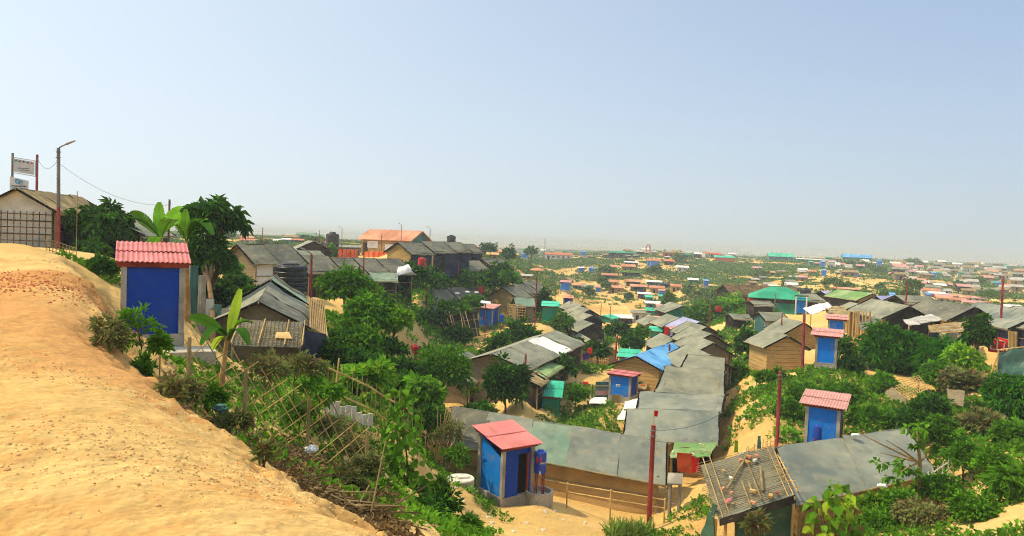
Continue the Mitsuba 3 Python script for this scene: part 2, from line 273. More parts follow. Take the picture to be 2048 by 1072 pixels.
for x, y, z in [(-600, 300, -6), (-400, 500, -9), (0, 700, -15), (300, 800, -12), (600, 700, -8), (900, 500, -8), (500, 200, -10), (300, 60, -8), (-300, 100, -2), (-200, 250, 0), (-100, 20, -2), (-60, -60, -4), (60, -60, -8), (0, -20, -2.4), (-12, -6, -1.6), (14, -4, -5.5), (8, 2, -4.4), (30, 5, -6), (-30, 6, -1.2),
                (-9.2, 17.6, -2.2), (-8.6, 16.4, -2.35), (-7.8, 15.2, -2.4), (-10.3, 18.8, -2.0), (-9.4, 20, -2.1),
                (0, 0, -1.62), (3.2, 7, -3.6), (-1500, 1500, -14), (0, 1800, -15), (1500, 1500, -12), (2500, 500, -12), (-2500, 300, -10), (0, 4000, -16), (3000, 3000, -14), (-3000, 3000, -14), (0, -3000, -14), (-2000, -2000, -14), (2000, -2000, -14)]:
    ctrl((x, y, z))
# ---------------------------------------------------------------- builders
def gab(px, py, Y, head, L, W, rise, side=1):
    """the four roof corners (eave, eave, ridge, ridge) from one eave corner, the direction of the ridge in degrees, length, width, rise"""
    a = at(px, py, Y); t = math.radians(head); d = np.array([math.cos(t), math.sin(t), 0]); p = side*np.array([-d[1], d[0], 0])*W/2+np.array([0, 0, rise])
    return a, a+L*d, a+L*d+p, a+p
def quad(*c): return tuple(at(*x) for x in c)
hutn = [0]
def hut(label, q, wall_h=1.6, roof='tarp_grey', wall='mat_wall', gable=None, n=1, roofs=None, group='tarp roofed shelters of the camp', name='shelter', cat='hut', fine=0, door=True, back=None, over=.32, edge=True, posts=True):
    eL, eR, rR, rL = (np.asarray(x, float) for x in q); hutn[0] += 1; sd = hutn[0]; gable = gable or wall
    mL, mR = np.array([2*rL[0]-eL[0], 2*rL[1]-eL[1], eL[2]]), np.array([2*rR[0]-eR[0], 2*rR[1]-eR[1], eR[2]])
    k = thing(name, label, cat, group); roofs = roofs or [roof]*n; n = len(roofs); r = np.random.default_rng(sd)
    res = max(3, int(10-np.linalg.norm(eL)/14)); L = np.linalg.norm(eR-eL)
    up = np.array([0, 0, .035])
    for i in range(n):
        a, b = i/n, (i+1)/n
        g = .012/n if i < n-1 else 0
        lift = up*((i % 2)*.8)
        m = MB().sheet(eL+(eR-eL)*(a-(.015 if i else 0))+lift, eL+(eR-eL)*(b+g)+lift, rL+(rR-rL)*(b+g)+lift, rL+(rR-rL)*(a-(.015 if i else 0))+lift, max(4, int(res*1.3/n)+2), res, .03, .06+.05*r.random(), .1, sd*5+i, hang=.16)
        part(k, 'roof_sheet', m.mesh(), roofs[i], smooth=30)
    m = MB().sheet(mL, mR, rR+up*.4, rL+up*.4, max(4, res), res, .03, .06, .05, sd*5+77, hang=.1)
    part(k, 'roof_sheet', m.mesh(), roofs[-1] if back is None else back, smooth=30)
    base = min(eL[2], eR[2])-wall_h
    ax = unit(np.array([eR[0]-eL[0], eR[1]-eL[1], 0])); pd = rL-eL; pd[2] = 0; W2 = np.linalg.norm(pd); pd = unit(pd)
    rise = (rL[2]-eL[2]); s = over/W2; ins = min(.3, .08*L)
    f0, f1 = eL+ax*ins+(rL-eL)*s, eR-ax*ins+(rR-eR)*s; b0, b1 = mL+ax*ins+(rL-mL)*s, mR-ax*ins+(rR-mR)*s
    t0, t1 = rL+ax*ins, rR-ax*ins
    dn = np.array([0, 0, .05]); lo = lambda p: np.array([p[0], p[1], base-.6])
    part(k, 'wall', MB().prism([lo(f0), lo(f1), f1-dn, f0-dn], pd*.06).mesh(), wall)
    part(k, 'wall', MB().prism([lo(b1), lo(b0), b0-dn, b1-dn], -pd*.06).mesh(), wall)
    part(k, 'gable_wall', MB().prism([lo(b0)-pd*.065, lo(f0)+pd*.065, f0-dn+pd*.065, t0-dn*1.6, b0-dn-pd*.065], ax*.06).mesh(), gable)
    part(k, 'gable_wall', MB().prism([lo(f1)+pd*.065, lo(b1)-pd*.065, b1-dn-pd*.065, t1-dn*1.6, f1-dn+pd*.065], -ax*.06).mesh(), gable)
    for p in (f0, f1, b0, b1): ctrl((p[0], p[1], base))
    ctrl((*((f0+f1)/2)[:2], base)); ctrl((*((b0+b1)/2)[:2], base))
    if fine or np.linalg.norm(eL) < 105:
        part(k, 'ridge_pole', MB().bar(rL-ax*.15-dn*1.3, rR+ax*.15-dn*1.3, .035, n=6).mesh(), 'bamboo_old')
        for e0, e1 in ((eL, eR), (mL, mR)):
            part(k, 'eave_pole', MB().bar(e0-dn*1.4+pd*0, e1-dn*1.4, .03, n=6).mesh(), 'bamboo_old')
        for t, a, b in ((rL, eL, mL), (rR, eR, mR)):
            for e in (a, b): part(k, 'barge_pole', MB().bar(t-dn*.9, e-dn*.9, .05 if np.linalg.norm(eL) > 34 else .035, n=5).mesh(), 'void_dark')
    if posts and np.linalg.norm(eL) < 60:
        for p in (f0, f1): part(k, 'post', MB().bar(lo(p)-pd*.05, p-pd*.05-dn, .04, n=6).mesh(), 'bamboo_old')
        z = base+.55*wall_h
        part(k, 'rail', MB().bar([f0[0]-pd[0]*.05, f0[1]-pd[1]*.05, z], [f1[0]-pd[0]*.05, f1[1]-pd[1]*.05, z], .025, n=5).mesh(), 'bamboo_old')
    if door:
        u = .25+.5*r.random(); c = f0+(f1-f0)*u; hh = min(1.55, wall_h*.86)
        part(k, 'door', MB().prism([[*(c-ax*.38)[:2], base], [*(c+ax*.38)[:2], base], [*(c+ax*.38)[:2], base+hh], [*(c-ax*.38)[:2], base+hh]], -pd*.05).mesh(), ['void_dark', 'bamboo_dark', 'wall_dark', 'tarp_navy'][sd % 4])
    return k
def latrine(label, px, py, Y, face, w=1.45, d=1.5, h=2.05, panel='blue_paint', roof='pink_roof', pitch=.25, door=None, side=None, group='latrine cabins of the camp', plinth=.32, gap=0.0, fine=True, rot=None, over=.2, postm='concrete'):
    o = at(px, py, Y); n = np.array([math.cos(math.radians(face)), math.sin(math.radians(face)), 0]); R = np.array([-n[1], n[0], 0]); D = -n; Z = np.array([0, 0, 1.0])
    P = lambda x, y, z: o+R*x+D*y+Z*z
    ax = np.array([R, D, Z]); k = thing('latrine', label, 'latrine', group); sp = side or panel
    B = lambda x, y, z, sx, sy, sz: MB().box(P(x, y, z), (sx, sy, sz), axes=ax).mesh()
    part(k, 'plinth', B(0, d/2, (plinth-.7)/2, w+.06, d+.06, plinth+.7), 'concrete')
    for x in (-1, 1):
        for y in (0, 1):
            hz = h+pitch*y
            part(k, 'post', B(x*(w/2-.04), .04+y*(d-.08), (hz+plinth)/2-.0, .12, .12, hz-plinth-.02), postm)
    t = h-.12
    def fpanel(y, hh):
        if door == 'open' and y < .1:
            part(k, 'front_panel', B(-w/2+.1+.3, y, (plinth+hh)/2, .52, .05, hh-plinth), panel)
            part(k, 'front_panel', B(w/2-.1-.06, y, (plinth+hh)/2, .06, .05, hh-plinth), panel)
            part(k, 'lintel', B(.13, y, hh-.1, w-.2-.55, .05, .2), panel)
            part(k, 'doorway', B(.17, y+.1, (plinth+hh)/2-.1, w-.2-.6, .04, hh-plinth-.2), 'void_dark')
            part(k, 'door_frame', B(w/2-.24, y-.02, (plinth+hh)/2-.1, .06, .06, hh-plinth-.2), 'red_brown_wood')
        elif door and y < .1:
            part(k, 'front_panel', B(0, y, (plinth+hh)/2, w-.2, .05, hh-plinth), panel)
            part(k, 'door', B(.12, y-.045, (plinth+hh)/2-.06, w*.46, .03, hh-plinth-.2), 'deep_blue_paint' if 'blue' in panel else panel)
        else:
            for s in (-1, 1): part(k, 'front_panel' if y < .1 else 'back_panel', B(s*(w-.2)/4, y+.006*s, (plinth+hh)/2, (w-.2)/2+.01, .05, hh-plinth), panel)
    fpanel(.05, t); fpanel(d-.05, t+pitch)
    for s, nm in ((-1, 'left_panel'), (1, 'right_panel')):
        x = s*(w/2-.05)
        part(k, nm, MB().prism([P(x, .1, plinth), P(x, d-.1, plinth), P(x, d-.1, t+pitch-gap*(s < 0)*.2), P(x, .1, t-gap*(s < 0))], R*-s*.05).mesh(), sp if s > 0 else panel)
    for y in (-.03, d+.03): part(k, 'fascia', B(0, y, h-.05+pitch*(y > .5), w+.2, .05, .12), 'red_brown_wood')
    nu = 60 if Y < 30 else 36 if Y < 60 else 12
    a, b, c, e = P(-w/2-over, -over, h-.02*over), P(w/2+over, -over, h-.02), P(w/2+over, d+over, h+pitch+.04), P(-w/2-over, d+over, h+pitch+.04)
    lr = np.array([0, 0, .035])
    am, bm = a+(e-a)*.52, b+(c-b)*.52
    part(k, 'roof_sheet', MB().sheet(a+lr, b+lr, bm+lr, am+lr, nu, 3, .012, 0, .01, 3, corr=.016 if Y < 60 else .0, pitch=.105).mesh(), roof, smooth=40)
    a2, b2 = a+(e-a)*.5, b+(c-b)*.5
    part(k, 'roof_sheet', MB().sheet(a2+lr*1.9, b2+lr*1.9, c+lr*1.9, e+lr*1.9, nu, 3, .012, 0, .01, 4, corr=.016 if Y < 60 else .0, pitch=.105).mesh(), roof, smooth=40)
    for x in (-w/2-.1, w/2+.1): part(k, 'rafter', MB().bar(P(x, -over*.8, h-.03), P(x, d+over*.8, h+pitch), .03, n=5).mesh(), 'red_brown_wood')
    for x in (-w/2, w/2):
        for y in (0, d): ctrl(P(x, y, 0))
    return k, P
def pole(label, px, py, Y, ty, lower='red_pole', upper=None, lamp=None, r=.055, group='lamp and wire poles of the camp', name='pole', wires=True, h=None):
    b = at(px, py, Y); h = h or (py-ty)/FOC*Y; lean = np.random.default_rng(int(px*7+py)).normal(0, .012, 2); k = thing(name, label, 'pole', group); top = b+[h*lean[0], h*lean[1], h]
    cut = b+(top-b)*.42; r = r*.82
    if upper:
        part(k, 'lower_shaft', MB().bar(b-[0, 0, .5], cut, r*1.1, r, n=10).mesh(), lower, smooth=40); part(k, 'upper_shaft', MB().bar(cut, top, r, r*.9, n=10).mesh(), upper, smooth=40)
    else: part(k, 'shaft', MB().bar(b-[0, 0, .5], top, r*1.05, r*.9, n=10).mesh(), lower, smooth=40)
    if Y < 60:
        for z in (.06, .28): part(k, 'clamp', MB().lathe(top-[0, 0, z*h/4+.1], [(r*.9, -.02), (r*1.35, -.015), (r*1.35, .015), (r*.9, .02)], 10).mesh(), 'grey_pole')
    if lamp == 'arm':
        e = top+[.38, 0, .2]; part(k, 'arm', MB().tube([top-[0, 0, .05], top+[.06, 0, .04], top+[.2, 0, .11], e], .028, 6).mesh(), 'grey_pole', smooth=40)
        part(k, 'lamp_head', MB().bar(e-[.06, 0, .03], e+[.3, 0, .12], .05, .03, n=8).mesh(), 'grey_pole')
    if lamp == 'small':
        e = top+[-.3, 0, .18]; part(k, 'arm', MB().tube([top, top+[-.12, 0, .1], e], .025, 5).mesh(), 'grey_pole'); part(k, 'lamp_head', MB().bar(e, e+[-.22, 0, .08], .05, .04, n=6).mesh(), 'grey_pole')
    if lamp == 'panel':
        part(k, 'lamp_head', MB().prism([top+[-.45, -.3, .02], top+[.45, -.3, -.06], top+[.45, .3, .08], top+[-.45, .3, .16]], [0, 0, .06]).mesh(), 'white_paint')
    if lamp == 'hat':
        part(k, 'lamp_head', MB().lathe(top, [(.12, -.02), (.75, .05), (.5, .22), (.1, .3), (0, .3)], 12).mesh(), 'terracotta_roof', smooth=30)
    if lamp == 'flag':
        part(k, 'tip', MB().bar(top, top+[0, 0, .42], .012, n=5).mesh(), 'bamboo'); part(k, 'tip_rag', MB().sheet(top+[0, 0, .3], top+[.12, .02, .28], top+[.14, .02, .48], top+[0, 0, .5], 3, 3, .01, 0, .03, 2).mesh(), 'red_cloth')
    ctrl(b)
    return k, top
def drum(label, px, py, Y, r, h, m, name='barrel', cat='barrel', group=None, ribs=3, stand=0.0, lid=True):
    b = at(px, py, Y); k = thing(name, label, cat, group); z0 = stand
    pr = [(0, z0), (r*.97, z0)]
    for i in range(ribs):
        za, zb = z0+h*(i+.1)/ribs, z0+h*(i+.9)/ribs
        pr += [(r*.96, za), (r, za+.03*h), (r, zb-.03*h), (r*.96, zb)]
    pr += [(r*.97, z0+h), (r*.8, z0+h*1.03)]
    part(k, 'body', MB().lathe(b, pr+[(0, z0+h*1.04)], 24).mesh(), m, smooth=35)
    if lid: part(k, 'lid', MB().lathe(b+[0, 0, z0+h*1.02], [(0, 0), (r*.5, .0), (r*.5, h*.06), (r*.42, h*.09), (0, h*.1)], 16).mesh(), m, smooth=35)
    if stand:
        for a in range(4):
            t = a*math.pi/2+.5; q = b+[r*.85*math.cos(t), r*.85*math.sin(t), 0]
            part(k, 'stand_leg', MB().bar(q-[0, 0, .2], q+[0, 0, stand+h*.3], .025, n=6).mesh(), 'red_pole')
    else: ctrl(b)
    return k, b
# ---------------------------------------------------------------- shelters near and half-way
GR = 'tarp roofed shelters of the camp'
house = hut('bamboo walled house on the ridge behind the sand mound, with signboards above its roof', gab(120, 426, 31, 105, 9, 3.3, .98), 1.75, roof='bamboo_old', wall='wall_dark', gable='wall_white', name='bamboo_house', cat='house', n=4, door=False)
hut('grey roofed shelter half hidden behind the banana plants', gab(290, 470, 33, 100, 5, 4.2, 1.0), 1.6, wall='tarp_navy')
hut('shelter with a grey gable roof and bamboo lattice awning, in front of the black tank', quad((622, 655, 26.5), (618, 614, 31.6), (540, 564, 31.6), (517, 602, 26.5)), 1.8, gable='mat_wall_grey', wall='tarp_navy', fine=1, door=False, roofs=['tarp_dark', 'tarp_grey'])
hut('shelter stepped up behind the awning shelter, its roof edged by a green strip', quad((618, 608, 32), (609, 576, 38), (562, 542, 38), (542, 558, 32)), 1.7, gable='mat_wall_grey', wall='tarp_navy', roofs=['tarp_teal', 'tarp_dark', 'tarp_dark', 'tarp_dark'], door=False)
hut('wide grey roofed shelter with a white tarp wall, left of the black tank', gab(507, 526, 41, 44, 3.4, 4.6, 1.0), 1.7, wall='tarp_white', gable='mat_wall_grey', roof='tarp_dark', n=2)
hut('low grey roof behind the wide shelter with the white wall', gab(588, 521, 60, 44, 3.6, 4.2, .8), 1.5, wall='wall_dark')
hut('tan gabled shelter at the left foot of the orange netting', gab(640, 523, 66, 112, 6, 4.0, 1.0), 1.6, wall='wall_dark', roof='tarp_pale')
hut('grey gabled shelter behind, beside the path up to the netting', gab(668, 503, 84, 112, 6, 4.6, 1.1), 1.6, wall='wall_dark')
for px, py, Y, lb in [(616, 546, 47, 'first grey roof of the terrace row, right beside the black tank'), (672, 549, 50, 'second grey roof of the terrace row, behind the dark leafy tree'), (721, 547, 53, 'third grey roof of the terrace row, left of the tallest red pole'), (775, 547, 56, 'last grey roof of the terrace row, with a white bundle under its eave')]:
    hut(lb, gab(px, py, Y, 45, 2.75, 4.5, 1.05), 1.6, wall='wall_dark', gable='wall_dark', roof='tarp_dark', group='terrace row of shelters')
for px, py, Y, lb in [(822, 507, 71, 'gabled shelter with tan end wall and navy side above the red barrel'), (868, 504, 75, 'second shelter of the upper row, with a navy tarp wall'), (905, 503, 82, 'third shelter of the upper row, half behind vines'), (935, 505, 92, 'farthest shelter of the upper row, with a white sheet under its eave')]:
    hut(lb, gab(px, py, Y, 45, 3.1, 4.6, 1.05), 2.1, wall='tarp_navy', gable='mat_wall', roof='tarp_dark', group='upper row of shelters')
hut('grey lean-to roof below the terrace row', gab(735, 560, 52, 10, 2.2, 2.4, .5), 1.6, wall='wall_dark', gable='wall_dark', roof='tarp_teal')
hut('long shelter with a tan gable beside the pair of red poles', gab(935, 541, 84, 42, 3.8, 5, 1.05), 1.8, wall='wall_dark', gable='mat_wall', roof='tarp_dark', group='shelters beside the pair of red poles')
hut('right half of the long roof beside the pair of red poles', gab(985, 534, 92, 42, 3.5, 5, 1.0), 1.8, wall='wall_dark', gable='mat_wall', roof='tarp_dark', group='shelters beside the pair of red poles')
for px, py, Y, lb, n in [(799, 611, 69, 'left shelter of the stepped row of three, with a green tarp hanging under its eave', 1), (866, 607, 72, 'middle shelter of the stepped row of three above the vine trellis', 1), (922, 601, 75, 'right shelter of the stepped row of three, white bags lying on its roof', 1)]:
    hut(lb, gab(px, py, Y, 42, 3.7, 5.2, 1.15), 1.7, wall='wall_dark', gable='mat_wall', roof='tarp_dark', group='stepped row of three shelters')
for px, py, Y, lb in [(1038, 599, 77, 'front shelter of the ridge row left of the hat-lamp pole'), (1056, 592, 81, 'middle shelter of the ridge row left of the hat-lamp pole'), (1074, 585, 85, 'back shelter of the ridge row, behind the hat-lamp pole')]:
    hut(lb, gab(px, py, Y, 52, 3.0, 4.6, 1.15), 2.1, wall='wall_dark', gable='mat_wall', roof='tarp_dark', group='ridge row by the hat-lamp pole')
hut('small shelter with a low green-grey roof under the ridge row', gab(1030, 611, 74, 8, 2.2, 2.6, .7), 1.8, wall='mat_wall_grey', roof='tarp_teal')
hut('lone grey gable roof among the trees in the valley', gab(945, 768, 42, 78, 6.6, 4.2, .85), 1.7, wall='wall_dark', gable='mat_wall_grey')
hut('long shelter row with one white roof panel in the valley', gab(1056, 740, 42, 70, 13.4, 4.6, .75), 1.8, wall='wall_dark', gable='mat_wall_grey', roofs=['tarp_grey', 'tarp_grey', 'tarp_white', 'tarp_grey'], name='shelter_row', cat='hut')
hut('low green roofed lean-to along the white-panel row', quad((1090, 757, 41.5), (1143, 722, 49.5), (1122, 712, 50.8), (1067, 743, 42.6)), 1.2, wall='wall_dark', roof='tarp_green')
hut('low brush roofed lean-to at the near end of the white-panel row', quad((1080, 772, 39.5), (1100, 758, 41.8), (1078, 743, 42.9), (1050, 757, 40.5)), 1.3, wall='wall_dark', roof='bamboo_old')
hut('front shelter of the valley-bottom file, lattice wall to its right', gab(1211, 697, 70, 97, 5, 3.0, .85), 1.8, wall='wall_dark', gable='mat_wall_grey', group='file of shelters along the valley bottom')
hut('low roof leaning against the front of the valley-bottom file', gab(1240, 706, 70, 97, 3.4, 2.2, .6), 1.5, wall='bamboo_old', roof='tarp_dark', group='file of shelters along the valley bottom')
for px, py, Y, lb in [(1216, 664, 79, 'second shelter of the valley-bottom file'), (1211, 646, 87, 'third shelter of the valley-bottom file'), (1204, 633, 95, 'fourth shelter of the valley-bottom file'), (1188, 623, 104, 'rearmost shelter of the valley-bottom file')]:
    hut(lb, gab(px, py, Y, 103, 6.5, 3.4, .9), 1.7, wall='wall_dark', gable='wall_dark', group='file of shelters along the valley bottom')
hut('long grey roofed shelter with a green translucent strip, right behind the near blue latrine', quad((878, 882, 28.6), (1333, 968, 25.2), (1334, 884, 27.0), (906, 812, 30.2)), 1.4, wall='mud_wall', roofs=['tarp_dark', 'tarp_blue_grey', 'tarp_teal', 'tarp_blue_grey', 'tarp_blue_grey'], fine=1, door=False, group='foreground shelters')
blocks = [('nearest roof of the stepped block in the middle, above the red cloth kiosk', (1246, 876, 31), (1438, 888, 30.4), (1438, 822, 32.6), (1254, 817, 33.2)), ('second roof of the stepped block in the middle', (1272, 822, 34), (1441, 832, 33.4), (1450, 792, 36.0), (1280, 783, 36.5)), ('third roof of the stepped block in the middle', (1306, 789, 37.2), (1450, 800, 36.6), (1449, 742, 39.6), (1332, 731, 40.2)), ('fourth roof of the stepped block in the middle', (1357, 741, 41), (1452, 752, 40.4), (1450, 716, 43.0), (1375, 708, 43.6))]
for lb, a, b, c, d in blocks:
    hut(lb, quad(a, b, c, d), 1.7, wall='mat_wall', gable='mat_wall_grey', roofs=['tarp_blue_grey' if a[2] < 36 else 'tarp_grey'], group='stepped block of shelters', door=False)
hut('shelter with a bright blue metal roof', gab(1327, 742, 44.6, 62, 8, 3.6, .75), 1.8, wall='mat_wall', gable='plank_wall', roofs=['tarp_blue', 'tarp_blue', 'tarp_blue'])
for px, py, Y, L, W, lb in [(1474, 740, 45, 4.5, 3.4, 'gabled shelter with a dark triangle at the right end of the stepped block'), (1472, 712, 50.5, 4.6, 3.3, 'second shelter of the curving file beside the green bank'), (1463, 692, 56, 4.6, 3.3, 'third shelter of the curving file beside the green bank'), (1450, 676, 62, 4.6, 3.3, 'fourth shelter of the curving file beside the green bank'), (1436, 664, 68, 4.6, 3.6, 'lilac topped shelter at the far end of the curving file')]:
    hut(lb, gab(px, py, Y, 97, L, W, .9), 1.7, wall='wall_dark', gable='mat_wall_grey', roof='tarp_lilac' if 'lilac' in lb else 'tarp_grey', group='curving file of shelters')
hut('tan gabled shelter behind the blue roof, a green sheet below its gable', gab(1389, 700, 60, 96, 4, 3.3, .85), 1.8, wall='wall_dark', gable='mat_wall')
hut('grey shelter with a red front wall, left of the curving file', gab(1398, 656, 80, 96, 5, 4.2, 1.0), 1.9, wall='wall_dark', gable='red_cloth')
hut('small shelter left of the red-fronted one, by the red roofed latrine', gab(1352, 652, 88, 96, 5, 3.8, .8), 1.7, wall='mat_wall')
hut('dark green walled shelter below the thicket in the valley', gab(1402, 627, 100, 96, 6, 5.0, 1.0), 1.9, wall='wall_dark', gable='wall_green')
hut('tan plank gabled shelter on the bank beside the middle red pole', gab(1621, 698, 44, 94, 3.2, 2.9, .78), 1.7, wall='plank_wall', gable='plank_wall', door=False, fine=1)
hut('grey roofed shelter right behind the tan plank shelter', gab(1646, 670, 54, 94, 3.6, 3.0, .9), 1.7, wall='tarp_navy', gable='mat_wall')
hut('small whitewashed shelter with a teal side in front of the green hall', gab(1530, 640, 62, 8, 2.3, 2.6, .55), 1.8, wall='wall_white', gable='wall_teal')
for px, py, Y, L, W, lb in [(1532, 613, 72, 2.4, 2.2, 'flat grey shed roof on the green bank, the upper of two'), (1490, 640, 70, 2.2, 2.2, 'flat grey shed roof on the green bank, the lower of two')]:
    hut(lb, gab(px-24, py-3, Y, 10, L, W, .35), 1.0, wall='wall_dark', group='flat sheds on the green bank', posts=False, door=False)
right = [('small grey gabled shelter beside the green hall', 1612, 602, 85, 20, 3.2, 3.6, .7), ('grey roof behind the white sheet in the right-hand cluster', 1655, 617, 62, -62, 3.4, 4.6, 1.0)]
hut(right[0][0], gab(*right[0][1:]), 1.6, wall='wall_dark', gable='mat_wall')
hut('grey roof behind the white sheet in the right-hand cluster', gab(1690, 633, 62, 84, 5, 4.2, .95, -1), 1.6, wall='mat_wall', gable='mat_wall_grey', group='right-hand cluster of roofs')
hut('broad grey roof with a crooked bamboo front in the right-hand cluster', gab(1763, 637, 50, 84, 7, 3.6, .95, -1), 1.6, wall='mat_wall', gable='wall_dark', group='right-hand cluster of roofs')
hut('large grey roof right of the far lilac roof', gab(1894, 641, 47.5, 84, 7, 3.4, 1.0, -1), 1.6, wall='mat_wall', gable='wall_dark', roof='tarp_dark', group='right-hand cluster of roofs')
hut('large grey roof with a red pole standing behind it, over a navy wall', gab(2016, 657, 43.5, 82, 8, 3.8, 1.05, -1), 1.6, wall='tarp_navy', gable='tarp_navy', roof='tarp_blue_grey', group='right-hand cluster of roofs')
hut('last grey roof at the right edge above the hanging red cloth', gab(2092, 664, 40.5, 82, 7, 3.6, 1.0, -1), 1.6, wall='tarp_navy', gable='wall_dark', roof='tarp_blue_grey', group='right-hand cluster of roofs')
hut('shelter with a lilac tarp roof behind the right-hand cluster', gab(1665, 597, 86, 20, 4.5, 4, .75), 1.6, wall='wall_dark', roof='tarp_lilac')
hut('tan gabled shelter with a pale green roof strip behind the right-hand cluster', gab(1776, 602, 76, 100, 6, 3.6, .75), 1.6, wall='wall_dark', gable='mat_wall', roofs=['tarp_dark', 'tarp_dark', 'tarp_green'])
hut('shelter with a blue-lilac tarp roof right of the tan gable', gab(1778, 612, 70, 14, 4.6, 3.8, .85), 1.6, wall='tarp_navy', roof='tarp_lilac')
hut('grey roof with a ragged edge under the right-hand lilac roof', gab(1812, 606, 66, 6, 3.4, 3.4, .6), 1.5, wall='wall_dark')
hut('big grey roofed shelter in the bottom right corner beside the brush awning', quad((1590, 1008, 19.5), (1874, 944, 21.8), (1812, 856, 24.2), (1552, 894, 21.8)), 1.9, wall='mud_wall', gable='plank_wall', roofs=['tarp_blue_grey', 'tarp_blue_grey'], fine=1, door=False, group='foreground shelters')
# dark brush-roofed hall behind the green hall
hut('wide dark thatch-brown hall behind the green roofed hall', gab(1463, 590, 102, 4, 9.5, 7, 1.3), 2.3, roof='bamboo_dark', wall='wall_dark', name='hall', cat='hall')
# the green roofed hall: hipped roof, green lower wall, mat upper wall, blue doorway
def green_hall():
    k = thing('prayer_hall', 'green hip roofed hall with green lower walls and a blue doorway', 'hall'); Y = 82
    c = at(1556, 606, Y+3.6); z0 = at(1556, 624, Y)[2]; ez = at(1556, 599, Y)[2]; a = math.radians(-18); X = np.array([math.cos(a), math.sin(a), 0]); D = np.array([-X[1], X[0], 0]); w, d = 3.0, 3.0
    C = lambda x, y, z: np.array([*(c[:2]+X[:2]*x+D[:2]*y), z])
    for s, (x0, y0, x1, y1) in enumerate([(-w, -d, w, -d), (w, -d, w, d), (w, d, -w, d), (-w, d, -w, -d)]):
        m = .45
        part(k, 'roof_slope', MB().prism([C(x0*1.12, y0*1.12, ez), C(x1*1.12, y1*1.12, ez), C(x1*.3, 0, ez+1.2), C(x0*.3, 0, ez+1.2)], [0, 0, .06]).mesh(), 'hall_green_roof')
        n = np.array([0, 0, 0.]); mx = (C(x0, y0, 0)+C(x1, y1, 0))/2; nn = unit([mx[0]-c[0], mx[1]-c[1], 0])
        part(k, 'lower_wall', MB().prism([C(x0, y0, z0-.6), C(x1, y1, z0-.6), C(x1, y1, z0+.95), C(x0, y0, z0+.95)], -nn*.08).mesh(), 'wall_green')
        part(k, 'upper_wall', MB().prism([C(x0*.99, y0*.99, z0+.95), C(x1*.99, y1*.99, z0+.95), C(x1*.99, y1*.99, ez+.1), C(x0*.99, y0*.99, ez+.1)], -nn*.06).mesh(), 'wall_dark')
    fx = C(2.3, -d-.4, z0)
    for x in (1.75, 2.85): part(k, 'porch_post', MB().bar(C(x, -d-.75, z0-.4), C(x, -d-.75, z0+1.9), .09, n=8).mesh(), 'concrete_pale')
    part(k, 'porch_beam', MB().bar(C(1.6, -d-.75, z0+1.95), C(3.0, -d-.75, z0+1.95), .09, n=6).mesh(), 'bamboo_dark')
    for x in (2.05, 2.55): part(k, 'door', MB().box(C(x, -d-.1, z0+.85), (.46, .06, 1.7), axes=np.array([X, D, [0, 0, 1]])).mesh(), 'blue_paint')
    for x in (-w, w):
        for y in (-d, d): ctrl(C(x, y, z0))
green_hall()
